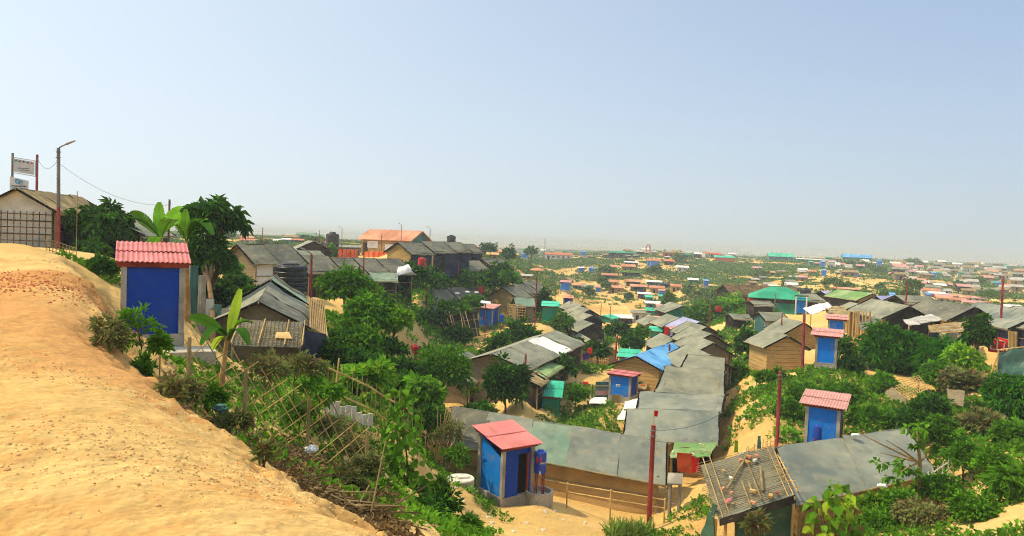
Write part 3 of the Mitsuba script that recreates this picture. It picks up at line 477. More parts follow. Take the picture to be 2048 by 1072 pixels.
# orange mud building on the netted platform
def orange_hall():
    k = thing('meeting_hall', 'large tan hall with an orange tiled roof and white banners on its wall', 'hall'); Y = 118
    a0, a1 = at(722, 512, Y), at(820, 515, Y-3); X = unit([a1[0]-a0[0], a1[1]-a0[1], 0]); D = np.array([-X[1], X[0], 0]); L = np.linalg.norm((a1-a0)[:2]); z0 = min(a0[2], a1[2]); h = 2.9; W = 6.4
    C = lambda x, y, z: np.array([a0[0], a0[1], z0])+X*x+D*y+np.array([0, 0, z])
    part(k, 'wall', MB().prism([C(0, 0, -.6), C(L, 0, -.6), C(L, 0, h), C(0, 0, h)], D*.12).mesh(), 'mud_wall'); part(k, 'wall', MB().prism([C(0, W, -.6), C(L, W, -.6), C(L, W, h), C(0, W, h)], -D*.12).mesh(), 'mud_wall')
    for x, s in ((0, 1), (L, -1)): part(k, 'gable_wall', MB().prism([C(x, .13, -.6), C(x, W-.13, -.6), C(x, W-.13, h), C(x, W/2, h+1.3), C(x, .13, h)], X*.12*s).mesh(), 'wall_teal' if s < 0 else 'mud_wall')
    n = 7
    for i in range(n):
        x0, x1 = -.5+(L+1)*i/n, -.5+(L+1)*(i+1)/n-.05
        part(k, 'roof_sheet', MB().prism([C(x0, -.6, h-.2), C(x1, -.6, h-.2), C(x1, W/2, h+1.45), C(x0, W/2, h+1.45)], [0, 0, .07]).mesh(), 'terracotta_roof'); part(k, 'roof_sheet', MB().prism([C(x0, W+.6, h-.2), C(x1, W+.6, h-.2), C(x1, W/2, h+1.45), C(x0, W/2, h+1.45)], [0, 0, .07]).mesh(), 'terracotta_roof')
    part(k, 'doorway', MB().box(C(.75, -.03, 1.1), (.9, .06, 2.2), axes=np.array([X, D, [0, 0, 1]])).mesh(), 'wall_dark')
    part(k, 'side_roof', MB().prism([C(L+.1, 1, 2.2), C(L+2.6, 1, 1.7), C(L+2.6, W, 1.7), C(L+.1, W, 2.2)], [0, 0, .08]).mesh(), 'tarp_grey')
    for x, z, w, hh, lb in ((2.1, 1.95, 1.9, 1.1, 'small white banner hung on the tan wall'), (6.0, 1.15, 3.3, 1.9, 'large white banner hung on the tan wall')):
        b = thing('banner', lb, 'banner')
        part(b, 'cloth', MB().sheet(C(x-w/2, -.08, z-hh/2), C(x+w/2, -.08, z-hh/2), C(x+w/2, -.08, z+hh/2), C(x-w/2, -.08, z+hh/2), 10, 6, .02, 0, .06, 5).mesh(), 'white_paint', smooth=40)
        for i in range(2): part(b, 'print_line', MB().box(C(x-w*.06*i, -.16, z+hh*(.12-.25*i)), (w*(.55-.15*i), .01, .07), axes=np.array([X, D, [0, 0, 1]])).mesh(), 'sign_grey')
    for x, y in ((0, 0), (L, 0), (0, W), (L, W), (L/2, 0)): ctrl(C(x, y, 0))
orange_hall()
# ---------------------------------------------------------------- latrines
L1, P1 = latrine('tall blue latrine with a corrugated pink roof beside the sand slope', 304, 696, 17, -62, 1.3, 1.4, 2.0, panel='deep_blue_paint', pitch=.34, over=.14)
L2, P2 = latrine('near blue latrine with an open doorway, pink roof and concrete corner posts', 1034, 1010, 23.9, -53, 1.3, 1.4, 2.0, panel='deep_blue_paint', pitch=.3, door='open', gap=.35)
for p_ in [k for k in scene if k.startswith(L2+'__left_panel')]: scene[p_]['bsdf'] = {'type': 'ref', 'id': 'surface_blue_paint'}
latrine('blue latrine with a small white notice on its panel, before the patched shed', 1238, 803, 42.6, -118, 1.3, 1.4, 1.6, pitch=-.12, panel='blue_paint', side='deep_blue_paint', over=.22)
latrine('blue latrine with a blue barrel before it, behind the bottom right shelter', 1641, 907, 27.6, -120, 1.2, 1.2, 1.85, roof='faded_pink_roof', pitch=.2, over=.24)
latrine('blue latrine beside the middle red pole on the bank', 1650, 738, 38, -116, 1.0, 1.1, 1.75, roof='faded_pink_roof', pitch=.15, over=.28)
latrine('blue latrine just behind the one beside the middle red pole', 1671, 683, 50, -114, 1.05, 1.1, 1.55, roof='faded_pink_roof', pitch=.1, over=.25)
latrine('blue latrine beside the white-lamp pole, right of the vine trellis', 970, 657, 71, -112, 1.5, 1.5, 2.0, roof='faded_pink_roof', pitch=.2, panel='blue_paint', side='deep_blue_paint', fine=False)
latrine('half buried pink roofed latrine below the terrace row', 737, 592, 56, -80, 1.4, 1.4, 1.0, roof='faded_pink_roof', pitch=.1, fine=False)
latrine('green metal latrine below the hat-lamp pole', 1099, 645, 74, -95, 1.45, 1.4, 1.65, panel='green_sheet', roof='teal_roof', pitch=.3, group='green metal latrines', postm='green_sheet', plinth=.08)
latrine('tall green metal latrine in the valley right beside the dark tree', 1090, 850, 41, -97, 1.45, 1.4, 1.65, panel='green_sheet', roof='teal_roof', pitch=.5, group='green metal latrines', postm='green_sheet', plinth=.08)
latrine('green metal latrine left of the blue metal roof', 1254, 763, 52, -105, 1.2, 1.3, 1.75, panel='green_sheet', roof='teal_roof', pitch=.3, group='green metal latrines', postm='green_sheet', plinth=.08)
latrine('green latrine at the foot of the eroded slope, under the blue one', 1310, 686, 80, -105, 1.2, 1.2, 1.3, panel='green_sheet', roof='teal_roof', pitch=.3, group='green metal latrines', postm='green_sheet', plinth=.08)
latrine('blue latrine with an orange-red roof above the small green latrine', 1318, 662, 92, -100, 1.3, 1.2, 1.5, roof='terracotta_roof', pitch=.15, fine=False)
latrine('blue latrine with a pale pink roof in front of the red-fronted shelter', 1357, 688, 68, -95, 1.3, 1.2, 1.3, roof='faded_pink_roof', pitch=.1, fine=False)
latrine('wide green latrine row in the valley bottom with a blue door', 1306, 643, 118, -95, 2.2, 1.4, 1.7, panel='green_sheet', roof='teal_roof', pitch=.3, group='green metal latrines', fine=False)
latrine('narrow blue latrine right beside the wide green latrine row', 1320, 639, 120, -95, 1.1, 1.2, 2.1, fine=False, roof='faded_pink_roof')
latrine('twin blue latrine on the slope above the green latrine of the hat-lamp pole', 1130, 583, 150, -100, 2.0, 1.4, 1.9, roof='faded_pink_roof', fine=False)
latrine('blue latrine behind the valley-bottom file, half hidden', 1136, 617, 112, -90, 1.4, 1.2, 1.6, roof='terracotta_roof', panel='deep_blue_paint', fine=False)
latrine('blue latrine standing alone on the bare far slope', 1196, 590, 205, -100, 1.5, 1.4, 2.1, roof='faded_pink_roof', fine=False)
latrine('left blue latrine of the far pair beside the orange netted steps', 1162, 547, 260, -92, 2.0, 1.5, 2.0, fine=False, roof='tarp_white')
latrine('right blue latrine of the far pair beside the orange netted steps', 1183, 549, 258, -100, 2.0, 1.5, 2.2, fine=False, roof='tarp_blue')
latrine('blue latrine at the right end of the far orange roofs', 1323, 596, 200, -100, 1.7, 1.4, 2.0, roof='faded_pink_roof', fine=False)
latrine('blue latrine in the scrub gully right of the far orange roofs', 1412, 574, 190, -95, 1.2, 1.2, 1.6, fine=False, roof='tarp_blue')
latrine('blue latrine under the cluster of trees on the far left ridge', 1049, 517, 300, -90, 2.6, 1.6, 1.9, fine=False, roof='tarp_blue')
latrine('blue latrine under an orange roof on the far right of the orange roofs', 1307, 535, 280, -95, 2.4, 1.6, 2.6, fine=False, roof='terracotta_roof')
latrine('small blue latrine on the skyline right of the long red shed', 1167, 512, 350, -90, 2.4, 1.6, 2.0, fine=False, roof='tarp_blue')
for px, py, Y, lb, g in [(1645, 535, 290, 'blue latrine at the top of the far dirt road', 0), (1648, 552, 215, 'blue latrine half-way down the far dirt road', 0), (1713, 555, 235, 'blue latrine beside the shed on the far right slope', 0), (1759, 532, 330, 'blue latrine right of the long blue roofed school', 0), (1868, 557, 330, 'blue latrine of a blue and green pair on the far right hill', 0), (1878, 556, 330, 'green latrine of a blue and green pair on the far right hill', 1), (1785, 603, 92, 'blue latrine between the lilac roofs', 0), (1996, 576, 230, 'blue latrine of the pair by the far right pole', 0), (1988, 577, 230, 'green latrine of the pair by the far right pole', 1), (1857, 600, 160, 'blue latrine left of the far block of orange roofs', 0), (2014, 543, 420, 'green latrine high on the far right hill', 1), (1622, 535, 300, 'green latrine left of the far dirt road', 1), (1923, 556, 350, 'green latrine among the far right huts', 1), (2040, 550, 420, 'green latrine at the right edge of the far hill', 1)]:
    s = Y/FOC
    latrine(lb, px, py, Y, -100, 9*s, 6*s, 11*s, panel='green_sheet' if g else 'blue_paint', roof='teal_roof' if g else 'tarp_blue', plinth=.1, fine=False, pitch=.3, over=.1)
# ---------------------------------------------------------------- poles, barrels and tanks
PA, TA = pole('leaning street lamp pole, red below and grey above, in front of the bamboo house', 117, 500, 30, 297, upper='grey_pole', lamp='arm', r=.085, name='street_lamp')
labels[PA]['category'] = 'street lamp'
PB, TB = pole('thick red pole with a red rag on top, before the long grey shelter', 1297, 1062, 23.6, 845, lamp='flag', r=.1)
for lb, px, py, Y, ty, kw in [('red pole beside the blue latrine and tan plank shelter', 1605, 736, 39, 626, {'r': .09}), ('red pole left of the blue latrine with the blue barrel', 1554, 888, 26.5, 740, {'r': .08}), ('red pole right of the black tank, before the dark leafy tree', 622, 590, 34, 508, {'r': .07, 'lamp': 'small'}), ('short red pole at the brush lean-to of the white-panel row', 1049, 765, 40, 708, {'r': .075}),
    ('red pole in front of the lattice wall of the valley-bottom file', 1230, 742, 56, 672, {'r': .09}), ('thin red pole with a white lamp panel beside the trellis', 970, 682, 66, 606, {'lamp': 'panel'}), ('tall red pole with an orange hat lamp by the ridge row', 1070, 645, 73, 541, {'lamp': 'hat', 'r': .08}), ('left pole of the pair by the long tan gabled shelter', 916, 577, 79, 521, {}),
    ('tallest red pole in front of the terrace row', 727, 548, 50, 486, {}), ('red pole with a lamp before the orange netting', 762, 514, 100, 466, {}), ('red pole in front of the large white banner', 802, 489, 104, 450, {'lamp': 'small'}), ('grey pole right of the orange roofed hall', 859, 490, 98, 457, {'upper': 'grey_pole', 'lamp': 'small'}), ('grey lamp pole by the black tank on the netted platform', 683, 511, 104, 457, {'upper': 'grey_pole', 'lamp': 'small'}),
    ('thin red pole left of the netted platform', 637, 503, 110, 460, {}), ('dark red pole at the left end of the netting', 648, 520, 88, 474, {}), ('dark red pole above the wide shelter with the white wall', 524, 500, 80, 455, {}), ('right pole of the pair by the long tan gabled shelter', 979, 540, 96, 503, {}), ('red pole rising through the blue metal roof', 1337, 735, 50, 688, {'r': .08}),
    ('red pole with a red box among the roofs of the curving file', 1418, 652, 76, 606, {'r': .07}), ('grey pole in front of the green hall', 1548, 634, 74, 588, {'lower': 'grey_pole'}), ('red pole left of the tan plank shelter cluster', 1562, 668, 56, 626, {'r': .06}), ('red pole before the blue-lilac roof', 1811, 609, 64, 563, {'r': .085}), ('tall red pole standing on the large grey roof at the right', 2002, 640, 46, 552, {'r': .085}), ('thin red pole behind the far lilac roof', 1672, 602, 88, 563, {}),
    ('dark pole with wires behind the banana plants', 337, 470, 34, 399, {'lower': 'bamboo_dark', 'r': .06}), ('thin red pole among the huts left of the lilac roof', 1650, 602, 95, 566, {}), ('thin pole in front of the white roof in the valley', 1201, 636, 104, 606, {'lower': 'bamboo_dark'}), ('thin dark pole before the teal gabled shelter', 1220, 640, 100, 612, {'lower': 'bamboo_dark'}), ('thin red pole by the half hidden blue latrine', 1140, 624, 108, 588, {}), ('thin red pole left of the half hidden blue latrine', 1110, 600, 110, 566, {}), ('thin mast left of the long red shed on the skyline', 1089, 520, 345, 476, {'lower': 'grey_pole', 'r': .16}), ('thin brown pole on the path by the red-fronted shelter', 1340, 690, 72, 646, {'lower': 'bamboo_old'}), ('thin pole at the far end of the far scrub gully', 1410, 640, 120, 592, {})]:
    pole(lb, px, py, Y, ty, **kw)
drum('large black water tank beside the wide shelter with the white wall', 581, 583, 35.5, .78, 1.25, 'black_plastic', 'water_tank', 'water tank', ribs=5)
drum('black water tank on the netted platform', 664, 512, 108, .95, 3.2, 'black_plastic', 'water_tank', 'water tank', ribs=5)
drum('small black tank on the skyline right of the orange roofed hall', 902, 495, 130, .8, 2.0, 'black_plastic', 'water_tank', 'water tank')
drum('black tank between the green hall and the far right huts', 1610, 598, 98, .7, 1.3, 'black_plastic', 'water_tank', 'water tank')
for px, py, Y, r, h, lb in [(843, 537, 68, .36, .95, 'red barrel before the navy wall of the upper row'), (829, 713, 51, .3, .75, 'red barrel on the dirt path below the trellis'), (961, 588, 79, .36, .75, 'red barrel at the end of the stepped row of three'), (987, 563, 84, .3, .95, 'red barrel among the vines below the pair of red poles')]:
    drum(lb, px, py, Y, r, h, 'red_plastic', group=None)
def wash_tank(label, px, py, Y, stand=.75, logo=False, ring=True, r=.2, h=.7):
    k, b = drum(label, px, py, Y, r, h, 'blue_plastic', 'water_tank', 'water tank', stand=stand, ribs=2)
    ctrl(b)
    if logo:
        t = unit([-b[0], -b[1], 0]); R = np.array([-t[1], t[0], 0])
        def up(mesh, at_, s=1):
            v = np.array(mesh.vertices); a = v[:, 0]/.212; c = b+[0, 0, at_]
            q = c+np.stack([(.212+v[:, 2])*(t[0]*np.cos(a)+R[0]*np.sin(a)), (.212+v[:, 2])*(t[1]*np.cos(a)+R[1]*np.sin(a)), v[:, 1]], 1)
            return q, np.array(mesh.faces)
        m = meshkit.text_mesh('H', .22, .004, True); m.apply_translation([-.17, 0, 0]); part(k, 'letter', up(m, stand+.36), 'red_plastic')
        m = meshkit.text_mesh('nhcr', .07, .004); m.apply_translation([.0, 0, 0]); part(k, 'lettering', up(m, stand+.34), 'white_paint')
        part(k, 'tap', MB().bar(b+t*.19+[0, 0, stand+.08], b+t*.29+[0, 0, stand+.03], .022).mesh(), 'white_paint')
    if ring:
        rg = thing('drain_ring', 'concrete drain ring under the blue tank by the near latrine', 'drain ring'); b2 = np.array([b[0], b[1], b[2]])
        part(rg, 'ring', MB().lathe(b, [(.47, -.3), (.47, .2), (.4, .2), (.4, .05), (0, .05)], 28).mesh(), 'concrete', smooth=35)
    return b
wash_tank('blue hand-washing tank on thin legs beside the near blue latrine', 1078, 992, 24.2, .8, True)
wash_tank('blue hand-washing tank before the faded-roof latrine behind the corner shelter', 1632, 912, 26.6, .6, False, False, .15, .5)
wash_tank('small blue hand-washing tank right of the latrine by the white-lamp pole', 1003, 655, 69, .5, False, False)
b = at(921, 962, 22.6); ctrl(b); b = b-[0, 0, .1]; k = thing('septic_ring', 'round whitish concrete pit cover half hidden behind the near blue latrine', 'pit cover')
part(k, 'ring', MB().lathe(b, [(.42, -.4), (.42, .12), (.40, .14), (0, .15)], 28).mesh(), 'concrete', smooth=35); part(k, 'lid', MB().lathe(b+[0, 0, .15], [(.43, 0), (.43, .04), (.41, .06), (0, .07)], 28).mesh(), 'concrete_pale', smooth=35); part(k, 'cover_slab', MB().box(b+[.08, 0, .25], (.36, .26, .05), .4).mesh(), 'concrete_pale')
# ---------------------------------------------------------------- the ground as one sheet
C_ = np.array(CTRL); _, first = np.unique(np.round(C_[:, :2]*2), axis=0, return_index=True); C_ = C_[np.sort(first)]
def warp(xy):
    r = np.linalg.norm(xy, axis=-1, keepdims=True)+1e-6
    return xy/r*np.log1p(r/3)*10
RBF = RBFInterpolator(warp(C_[:, :2]), C_[:, 2], kernel='linear', neighbors=60, smoothing=.02)
def rough(x, y):
    p = np.stack([x, y, 0*x], -1); r = np.hypot(x, y)
    far = np.clip((r-90)/120, 0, 1)
    near = np.clip((22-r)/8, 0, 1)
    return near*(.05*(meshkit.fbm(p*2.6, 3, 13)-.5)+.022*(meshkit.fbm(p*9, 3, 14)-.5))+.10*(meshkit.fbm(p*.9, 4, 3)-.5)+.16*(meshkit.fbm(p*.33+5, 3, 9)-.5)*np.clip(r/14, .3, 1)+np.clip((r-100)/40, 0, 1)*np.clip((340-r)/60, 0, 1)*1.1*(.25-np.abs(meshkit.fbm(p*.11, 3, 19)-.5)*2)+far*1.6*(meshkit.fbm(p*.028, 4, 5)-.5)+np.clip((r-300)/500, 0, 1)*7*(meshkit.fbm(p*.006, 4, 8)-.5)
def base_height(x, y):
    s = np.shape(x); q = np.stack([np.ravel(x), np.ravel(y)], -1)
    return RBF(warp(q)).reshape(s)
ANG = np.radians(np.concatenate([np.linspace(-180, -62, 24, endpoint=False), np.linspace(-62, -41, 30, endpoint=False), np.linspace(-41, 41, 520, endpoint=False), np.linspace(41, 62, 30, endpoint=False), np.linspace(62, 180, 25)]))
RAD = np.concatenate([[0.05, .5, 1.0], np.geomspace(1.6, 24, 270), np.geomspace(24.5, 6000, 250)])
def build_ground():
    A, R = np.meshgrid(ANG, RAD, indexing='ij'); X, Y = R*np.sin(A), R*np.cos(A)
    Z = base_height(X, Y)
    from scipy.ndimage import gaussian_filter
    Zs = gaussian_filter(Z, (2.2, 2.0)); Zs[:, -4:] = Z[:, -4:]
    gr = np.gradient(Zs, axis=1)/np.gradient(R, axis=1); ga = np.gradient(Zs, axis=0)/(np.gradient(A, axis=0)*np.maximum(R, .5)); sl = np.clip((np.hypot(gr, ga)-.4)/.45, 0, 1)*np.clip((90-R)/30, 0, 1)*(Y > 2)
    p = np.stack([X, Y, 0*X], -1)
    return Zs+rough(X, Y)+sl*(.66*(meshkit.fbm(p*1.1, 4, 41)-.5)+.22*(np.abs(meshkit.fbm(p*2.7, 3, 43)-.5)*-2+.25)), X, Y
GZ, GX, GY = build_ground()
from scipy.interpolate import RegularGridInterpolator
_gi = RegularGridInterpolator((ANG, np.log(RAD)), GZ, bounds_error=False, fill_value=None)
def height(x, y):
    x, y = np.asarray(x, float), np.asarray(y, float); r = np.maximum(np.hypot(x, y), .06)
    z = _gi(np.stack([np.arctan2(x, y), np.log(r)], -1))
    return z if np.ndim(x) else float(z[0])
def hit(px, py, ymin=2.5, ymax=900):
    """where the line of sight of a measured point meets the ground"""
    d = at(px, py, 1.0); Y = np.geomspace(ymin, ymax, 700); P = d*Y[:, None]
    below = P[:, 2] < height(P[:, 0], P[:, 1])
    i = int(np.argmax(below)) if below.any() else len(Y)-1
    p = P[max(i, 1)]; return np.array([p[0], p[1], float(height(p[0], p[1]))])
def on(x, y): return np.array([x, y, float(height(x, y))])
m, n = GZ.shape; i, j = np.meshgrid(np.arange(m-1), np.arange(n-1), indexing='ij'); A, B, Cc, D = i*n+j, (i+1)*n+j, (i+1)*n+j+1, i*n+j+1
gv = np.stack([GX, GY, GZ], -1).reshape(-1, 3); gf = np.concatenate([np.stack([A, D, B], -1).reshape(-1, 3), np.stack([B, D, Cc], -1).reshape(-1, 3)])
single('ground', (gv, gf), 'ground_soil', 'bare sandy hills and gullies', kind='structure', smooth=True); labels['ground'].pop('category', None)
hb = 9.0
scene['haze'] = {'type': 'cube', 'bsdf': {'type': 'null'}, 'interior': {'type': 'ref', 'id': 'air'}, 'to_world': mi.ScalarTransform4f().translate([0, 0, (hb-40)/2]).scale([7000, 7000, (hb+40)/2])}
labels['haze'] = {'label': 'pale haze hanging over the camp and the plain', 'kind': 'stuff'}
# ---------------------------------------------------------------- houses on the far hills, each with walls, roof and openings
def farhut(label, px, py, Y, wpx, hpx, roof, wall, group=None, name='far_hut', cat='hut', rise=.8, dep=.8, rot=0.0, openings=2, sink=True, shed=False, flat_roof=False):
    """base middle at a measured point, width and height in picture points at that distance"""
    s = Y/FOC; w, h = wpx*s, hpx*s*(1.25 if hpx < 10 else 1); d = max(2.4, w*dep*.7); b = at(px, py, Y); t = math.radians(rot)-math.atan((px-1024)/FOC)*.6
    X = np.array([math.cos(t), math.sin(t), 0]); D = np.array([-X[1], X[0], 0]); Zv = np.array([0, 0, 1.0])
    if sink: b = np.array([b[0], b[1], height(b[0], b[1])+.05])
    C = lambda x, y, z: b+X*x+D*y+Zv*z
    k = thing(name, label, cat, group); ax = np.array([X, D, Zv]); e = min(.35, .1*w)
    part(k, 'wall', MB().box(C(0, d/2, h/2-1.2), (w, d, h+2.4), axes=ax).mesh(), wall)
    r = h*rise*.5 if not shed else h*.18
    if shed:
        part(k, 'roof', MB().prism([C(-w/2-e, -e*1.4, h+.02), C(w/2+e, -e*1.4, h+.02), C(w/2+e, d+e, h+r+.05), C(-w/2-e, d+e, h+r+.05)], [0, 0, .09]).mesh(), roof)
    else:
        part(k, 'roof', MB().prism([C(-w/2-e, -e*1.4, h-.04), C(w/2+e, -e*1.4, h-.04), C(w/2+e, d/2, h+r), C(-w/2-e, d/2, h+r)], [0, 0, .09]).prism([C(-w/2-e, d+e*1.4, h-.04), C(w/2+e, d+e*1.4, h-.04), C(w/2+e, d/2, h+r), C(-w/2-e, d/2, h+r)], [0, 0, .09]).mesh(), roof)
        part(k, 'gable', MB().prism([C(-w/2+.02, 0, h-.06), C(-w/2+.02, d, h-.06), C(-w/2+.02, d/2, h+r-.05)], X*(w-.04)).mesh(), wall)
    for i in range(openings):
        x = w*(-.5+(i+.7)/(openings+.4)); dw, dh = (.09*w, .72*h) if i == 0 else (.12*w, .3*h)
        part(k, 'door' if i == 0 else 'window', MB().box(C(x, -.02, dh/2+(0 if i == 0 else .4*h)), (max(.5, min(dw, 1.1)), .1, min(dh, 2.1)), axes=ax).mesh(), 'void_dark' if roof != 'teal_roof' or i else 'wall_green')
    return k, C, w, d, h
OG = 'orange roofed huts stepping up the far slope'
for lb, px, py, wp, hp, Y, g in [('topmost left orange roofed hut on the far slope, behind the green hedge', 1222, 533, 25, 6, 262, 0), ('orange roofed hut below the white roofed one on the far slope', 1256, 541, 26, 8, 250, 0), ('left orange roofed hut beside the orange netted steps', 1219, 552, 28, 7, 232, 0), ('orange roofed hut just below the one beside the netted steps', 1224, 567, 26, 7, 216, 0), ('orange roofed hut right of the central footpath, in the middle rows', 1267, 570, 27, 8, 212, 0), ('lower left orange roofed hut on the far slope', 1232, 586, 30, 8, 196, 0), ('lower orange roofed hut right of the central footpath', 1277, 585, 30, 8, 198, 0), ('orange roofed hut right of the bottom white roof', 1314, 579, 27, 8, 205, 0), ('rightmost orange roofed hut by the dark gully trees', 1352, 580, 19, 8, 205, 0)]:
    farhut(lb, px, py, Y, wp, hp, 'terracotta_roof', 'mat_wall' if g == 0 and px % 2 == 0 else 'wall_dark', OG, name='orange_roofed_hut')
WG = 'white roofed huts on the far slope'
for lb, px, py, wp, hp, Y, w in [('upper white roofed hut on the far slope', 1263, 529, 25, 6, 275, 'wall_dark'), ('white roofed hut with a dark green wall right of the footpath', 1308, 566, 27, 9, 215, 'wall_teal'), ('white roofed hut above the pair of small green latrines', 1289, 600, 24, 8, 180, 'wall_dark'), ('white roofed hut between the small green latrines and the valley bottom', 1308, 620, 31, 11, 150, 'wall_teal'), ('long white roofed hut in the valley bottom', 1244, 647, 38, 14, 118, 'wall_dark'), ('grey roofed hut joined to the long white roofed hut', 1281, 648, 34, 15, 118, 'wall_white')]:
    farhut(lb, px, py, Y, wp, hp, 'tarp_white' if 'white' in lb[:18] or 'long' in lb[:5] else 'tarp_grey', w, WG, name='white_roofed_hut', shed=True)
for lb, px, py, wp, hp, Y, r, w, kw in [('dark green creeper covered hut between the orange roofs', 1262, 556, 34, 7, 235, 'leaf_far', 'wall_dark', {}), ('tan gabled hut left of the blue twin latrine', 1142, 562, 20, 8, 215, 'bamboo_old', 'mat_wall', dict(rot=60)), ('small orange roofed hut with a green wall left of the red and blue hut', 1158, 567, 24, 7, 200, 'terracotta_roof', 'wall_green', {}), ('hut with a blue-grey roof and a red front', 1176, 570, 22, 8, 195, 'tarp_blue_grey', 'red_cloth', {}), ('hut with a patched orange roof above a blue doorway', 1307, 533, 24, 8, 285, 'terracotta_roof', 'blue_paint', {}), ('brown gabled hut at the top of the central footpath', 1264, 519, 16, 4, 300, 'bamboo_old', 'wall_dark', dict(rot=40)), ('brown hut with a dark opening right of the sandy terrace', 1338, 542, 18, 6, 290, 'brick_wall', 'wall_dark', {}), ('pale roofed hut in the scrub gully', 1364, 551, 22, 6, 260, 'tarp_white', 'wall_white', {}), ('teal hut with a pale roof by the gully trees', 1386, 568, 18, 6, 215, 'tarp_white', 'wall_green', {}), ('small green latrine-like hut left of the white roof pair', 1298, 605, 14, 8, 172, 'teal_roof', 'wall_green', dict(shed=True)), ('small green hut right of the white roof pair', 1324, 607, 13, 10, 172, 'teal_roof', 'wall_green', dict(shed=True)), ('dark blue hut beside the upper white roof', 1330, 566, 20, 6, 216, 'tarp_navy', 'tarp_navy', dict(shed=True)), ('teal gabled hut with a pale ragged apron', 1228, 656, 32, 12, 108, 'teal_roof', 'wall_green', dict(rot=60)),
    ('long dull red shed on the skyline', 1117, 508, 54, 8, 352, 'brick_wall', 'wall_white', dict(openings=5, dep=.4)), ('green roofed open hall on the skyline', 1244, 513, 52, 10, 345, 'green_sheet', 'wall_dark', dict(openings=5, dep=.5, rise=.5)), ('teal gabled hut behind the green roofed open hall', 1246, 501, 24, 6, 362, 'teal_roof', 'wall_teal', dict(rot=50)), ('orange brick building with small square windows on the skyline', 1347, 510, 42, 10, 340, 'bamboo_old', 'brick_wall', dict(openings=4, rise=.3)), ('teal lean-to right of the orange brick building', 1372, 507, 16, 6, 342, 'teal_roof', 'wall_teal', dict(shed=True)), ('low orange roof right of the far brick building on the skyline', 1290, 497, 20, 3, 380, 'terracotta_roof', 'wall_dark', {}),
    ('small building with a red tank roof on the skyline', 1432, 512, 22, 7, 372, 'red_cloth', 'wall_teal', dict(rise=.3)), ('pale gabled hut left of the red topped building', 1416, 515, 16, 7, 370, 'terracotta_roof', 'wall_white', dict(rot=40)), ('orange walled hall with a teal metal roof on the skyline', 1448, 524, 36, 7, 345, 'teal_roof', 'brick_wall', dict(openings=0)), ('dark roofed white hut on the skyline ridge', 1396, 517, 14, 6, 352, 'tarp_white', 'wall_dark', {}), ('teal hall with a stepped roof on the highest far hill', 1562, 516, 46, 7, 372, 'teal_roof', 'wall_teal', dict(openings=1, dep=.6, rise=1.6)), ('pale low shed right of the teal hall on the hill', 1618, 521, 44, 5, 365, 'tarp_white', 'wall_green', dict(rise=.3)), ('small bright green shed at the top of the far dirt road', 1663, 517, 20, 6, 370, 'green_sheet', 'wall_green', dict(shed=True, openings=0)), ('long blue roofed school with green walls on the far ridge', 1714, 524, 52, 9, 355, 'tarp_blue', 'wall_green', dict(openings=0, dep=.5, rise=1.1)), ('long white wall or sheet below the blue roofed school', 1724, 530, 50, 5, 338, 'tarp_white', 'wall_white', dict(openings=0, dep=.3, shed=True)),
    ('grey plank hut beside the blue latrine on the far right slope', 1698, 563, 28, 8, 225, 'bamboo_old', 'mat_wall_grey', {}), ('white gabled tent left of the grey plank hut', 1687, 556, 8, 6, 232, 'tarp_white', 'wall_white', dict(rot=50)), ('grey hut by the far dirt road', 1660, 544, 14, 6, 280, 'tarp_grey', 'wall_white', {}), ('white tent by the far dirt road', 1675, 543, 8, 7, 282, 'tarp_white', 'wall_white', {}), ('pinkish roofed hut left of the far dirt road', 1636, 530, 30, 4, 320, 'faded_pink_roof', 'wall_dark', {}), ('orange roofed hut behind the red poles at the far right', 1694, 582, 40, 4, 140, 'terracotta_roof', 'wall_dark', {}), ('dark plank hut below the far dirt road', 1640, 590, 26, 7, 115, 'tarp_dark', 'mat_wall_grey', {}), ('brown roofed hut at the foot of the far dirt road', 1568, 588, 26, 8, 130, 'bamboo_old', 'mat_wall_grey', {}), ('gabled grey hut beside the foot of the far dirt road', 1597, 578, 14, 7, 150, 'tarp_grey', 'mat_wall_grey', dict(rot=60)), ('white and dark hut in the scrub left of the far dirt road', 1548, 565, 16, 5, 190, 'tarp_white', 'wall_dark', {}), ('brown hut in the scrub under the teal hall', 1540, 548, 16, 5, 250, 'terracotta_roof', 'wall_dark', {}), ('pale roof by the far dirt road', 1606, 545, 16, 5, 255, 'tarp_white', 'wall_dark', {}), ('grey shed roof with a dark front behind the right-hand cluster', 1738, 590, 22, 7, 105, 'tarp_grey', 'wall_dark', {}), ('white roofed hut on the left end of the far orange block', 1862, 580, 30, 8, 180, 'terracotta_roof', 'wall_white', {}), ('white roofed dark hut below the far orange roofed one', 1875, 588, 26, 6, 172, 'tarp_white', 'wall_dark', {}), ('grey white roofed hut right of the white roofed dark hut', 1906, 586, 28, 6, 174, 'tarp_pale', 'wall_dark', {}), ('white conical roofed hut at the right edge by the tall pole', 2034, 602, 30, 8, 110, 'tarp_white', 'wall_dark', dict(rot=20, rise=1.3)), ('orange roofed hut at the right edge behind the last roofs', 2030, 612, 50, 5, 90, 'terracotta_roof', 'mat_wall', {})]:
    farhut(lb, px, py, Y, wp, hp, r, w, None, **kw)
FB = 'far block of pinkish orange roofs'
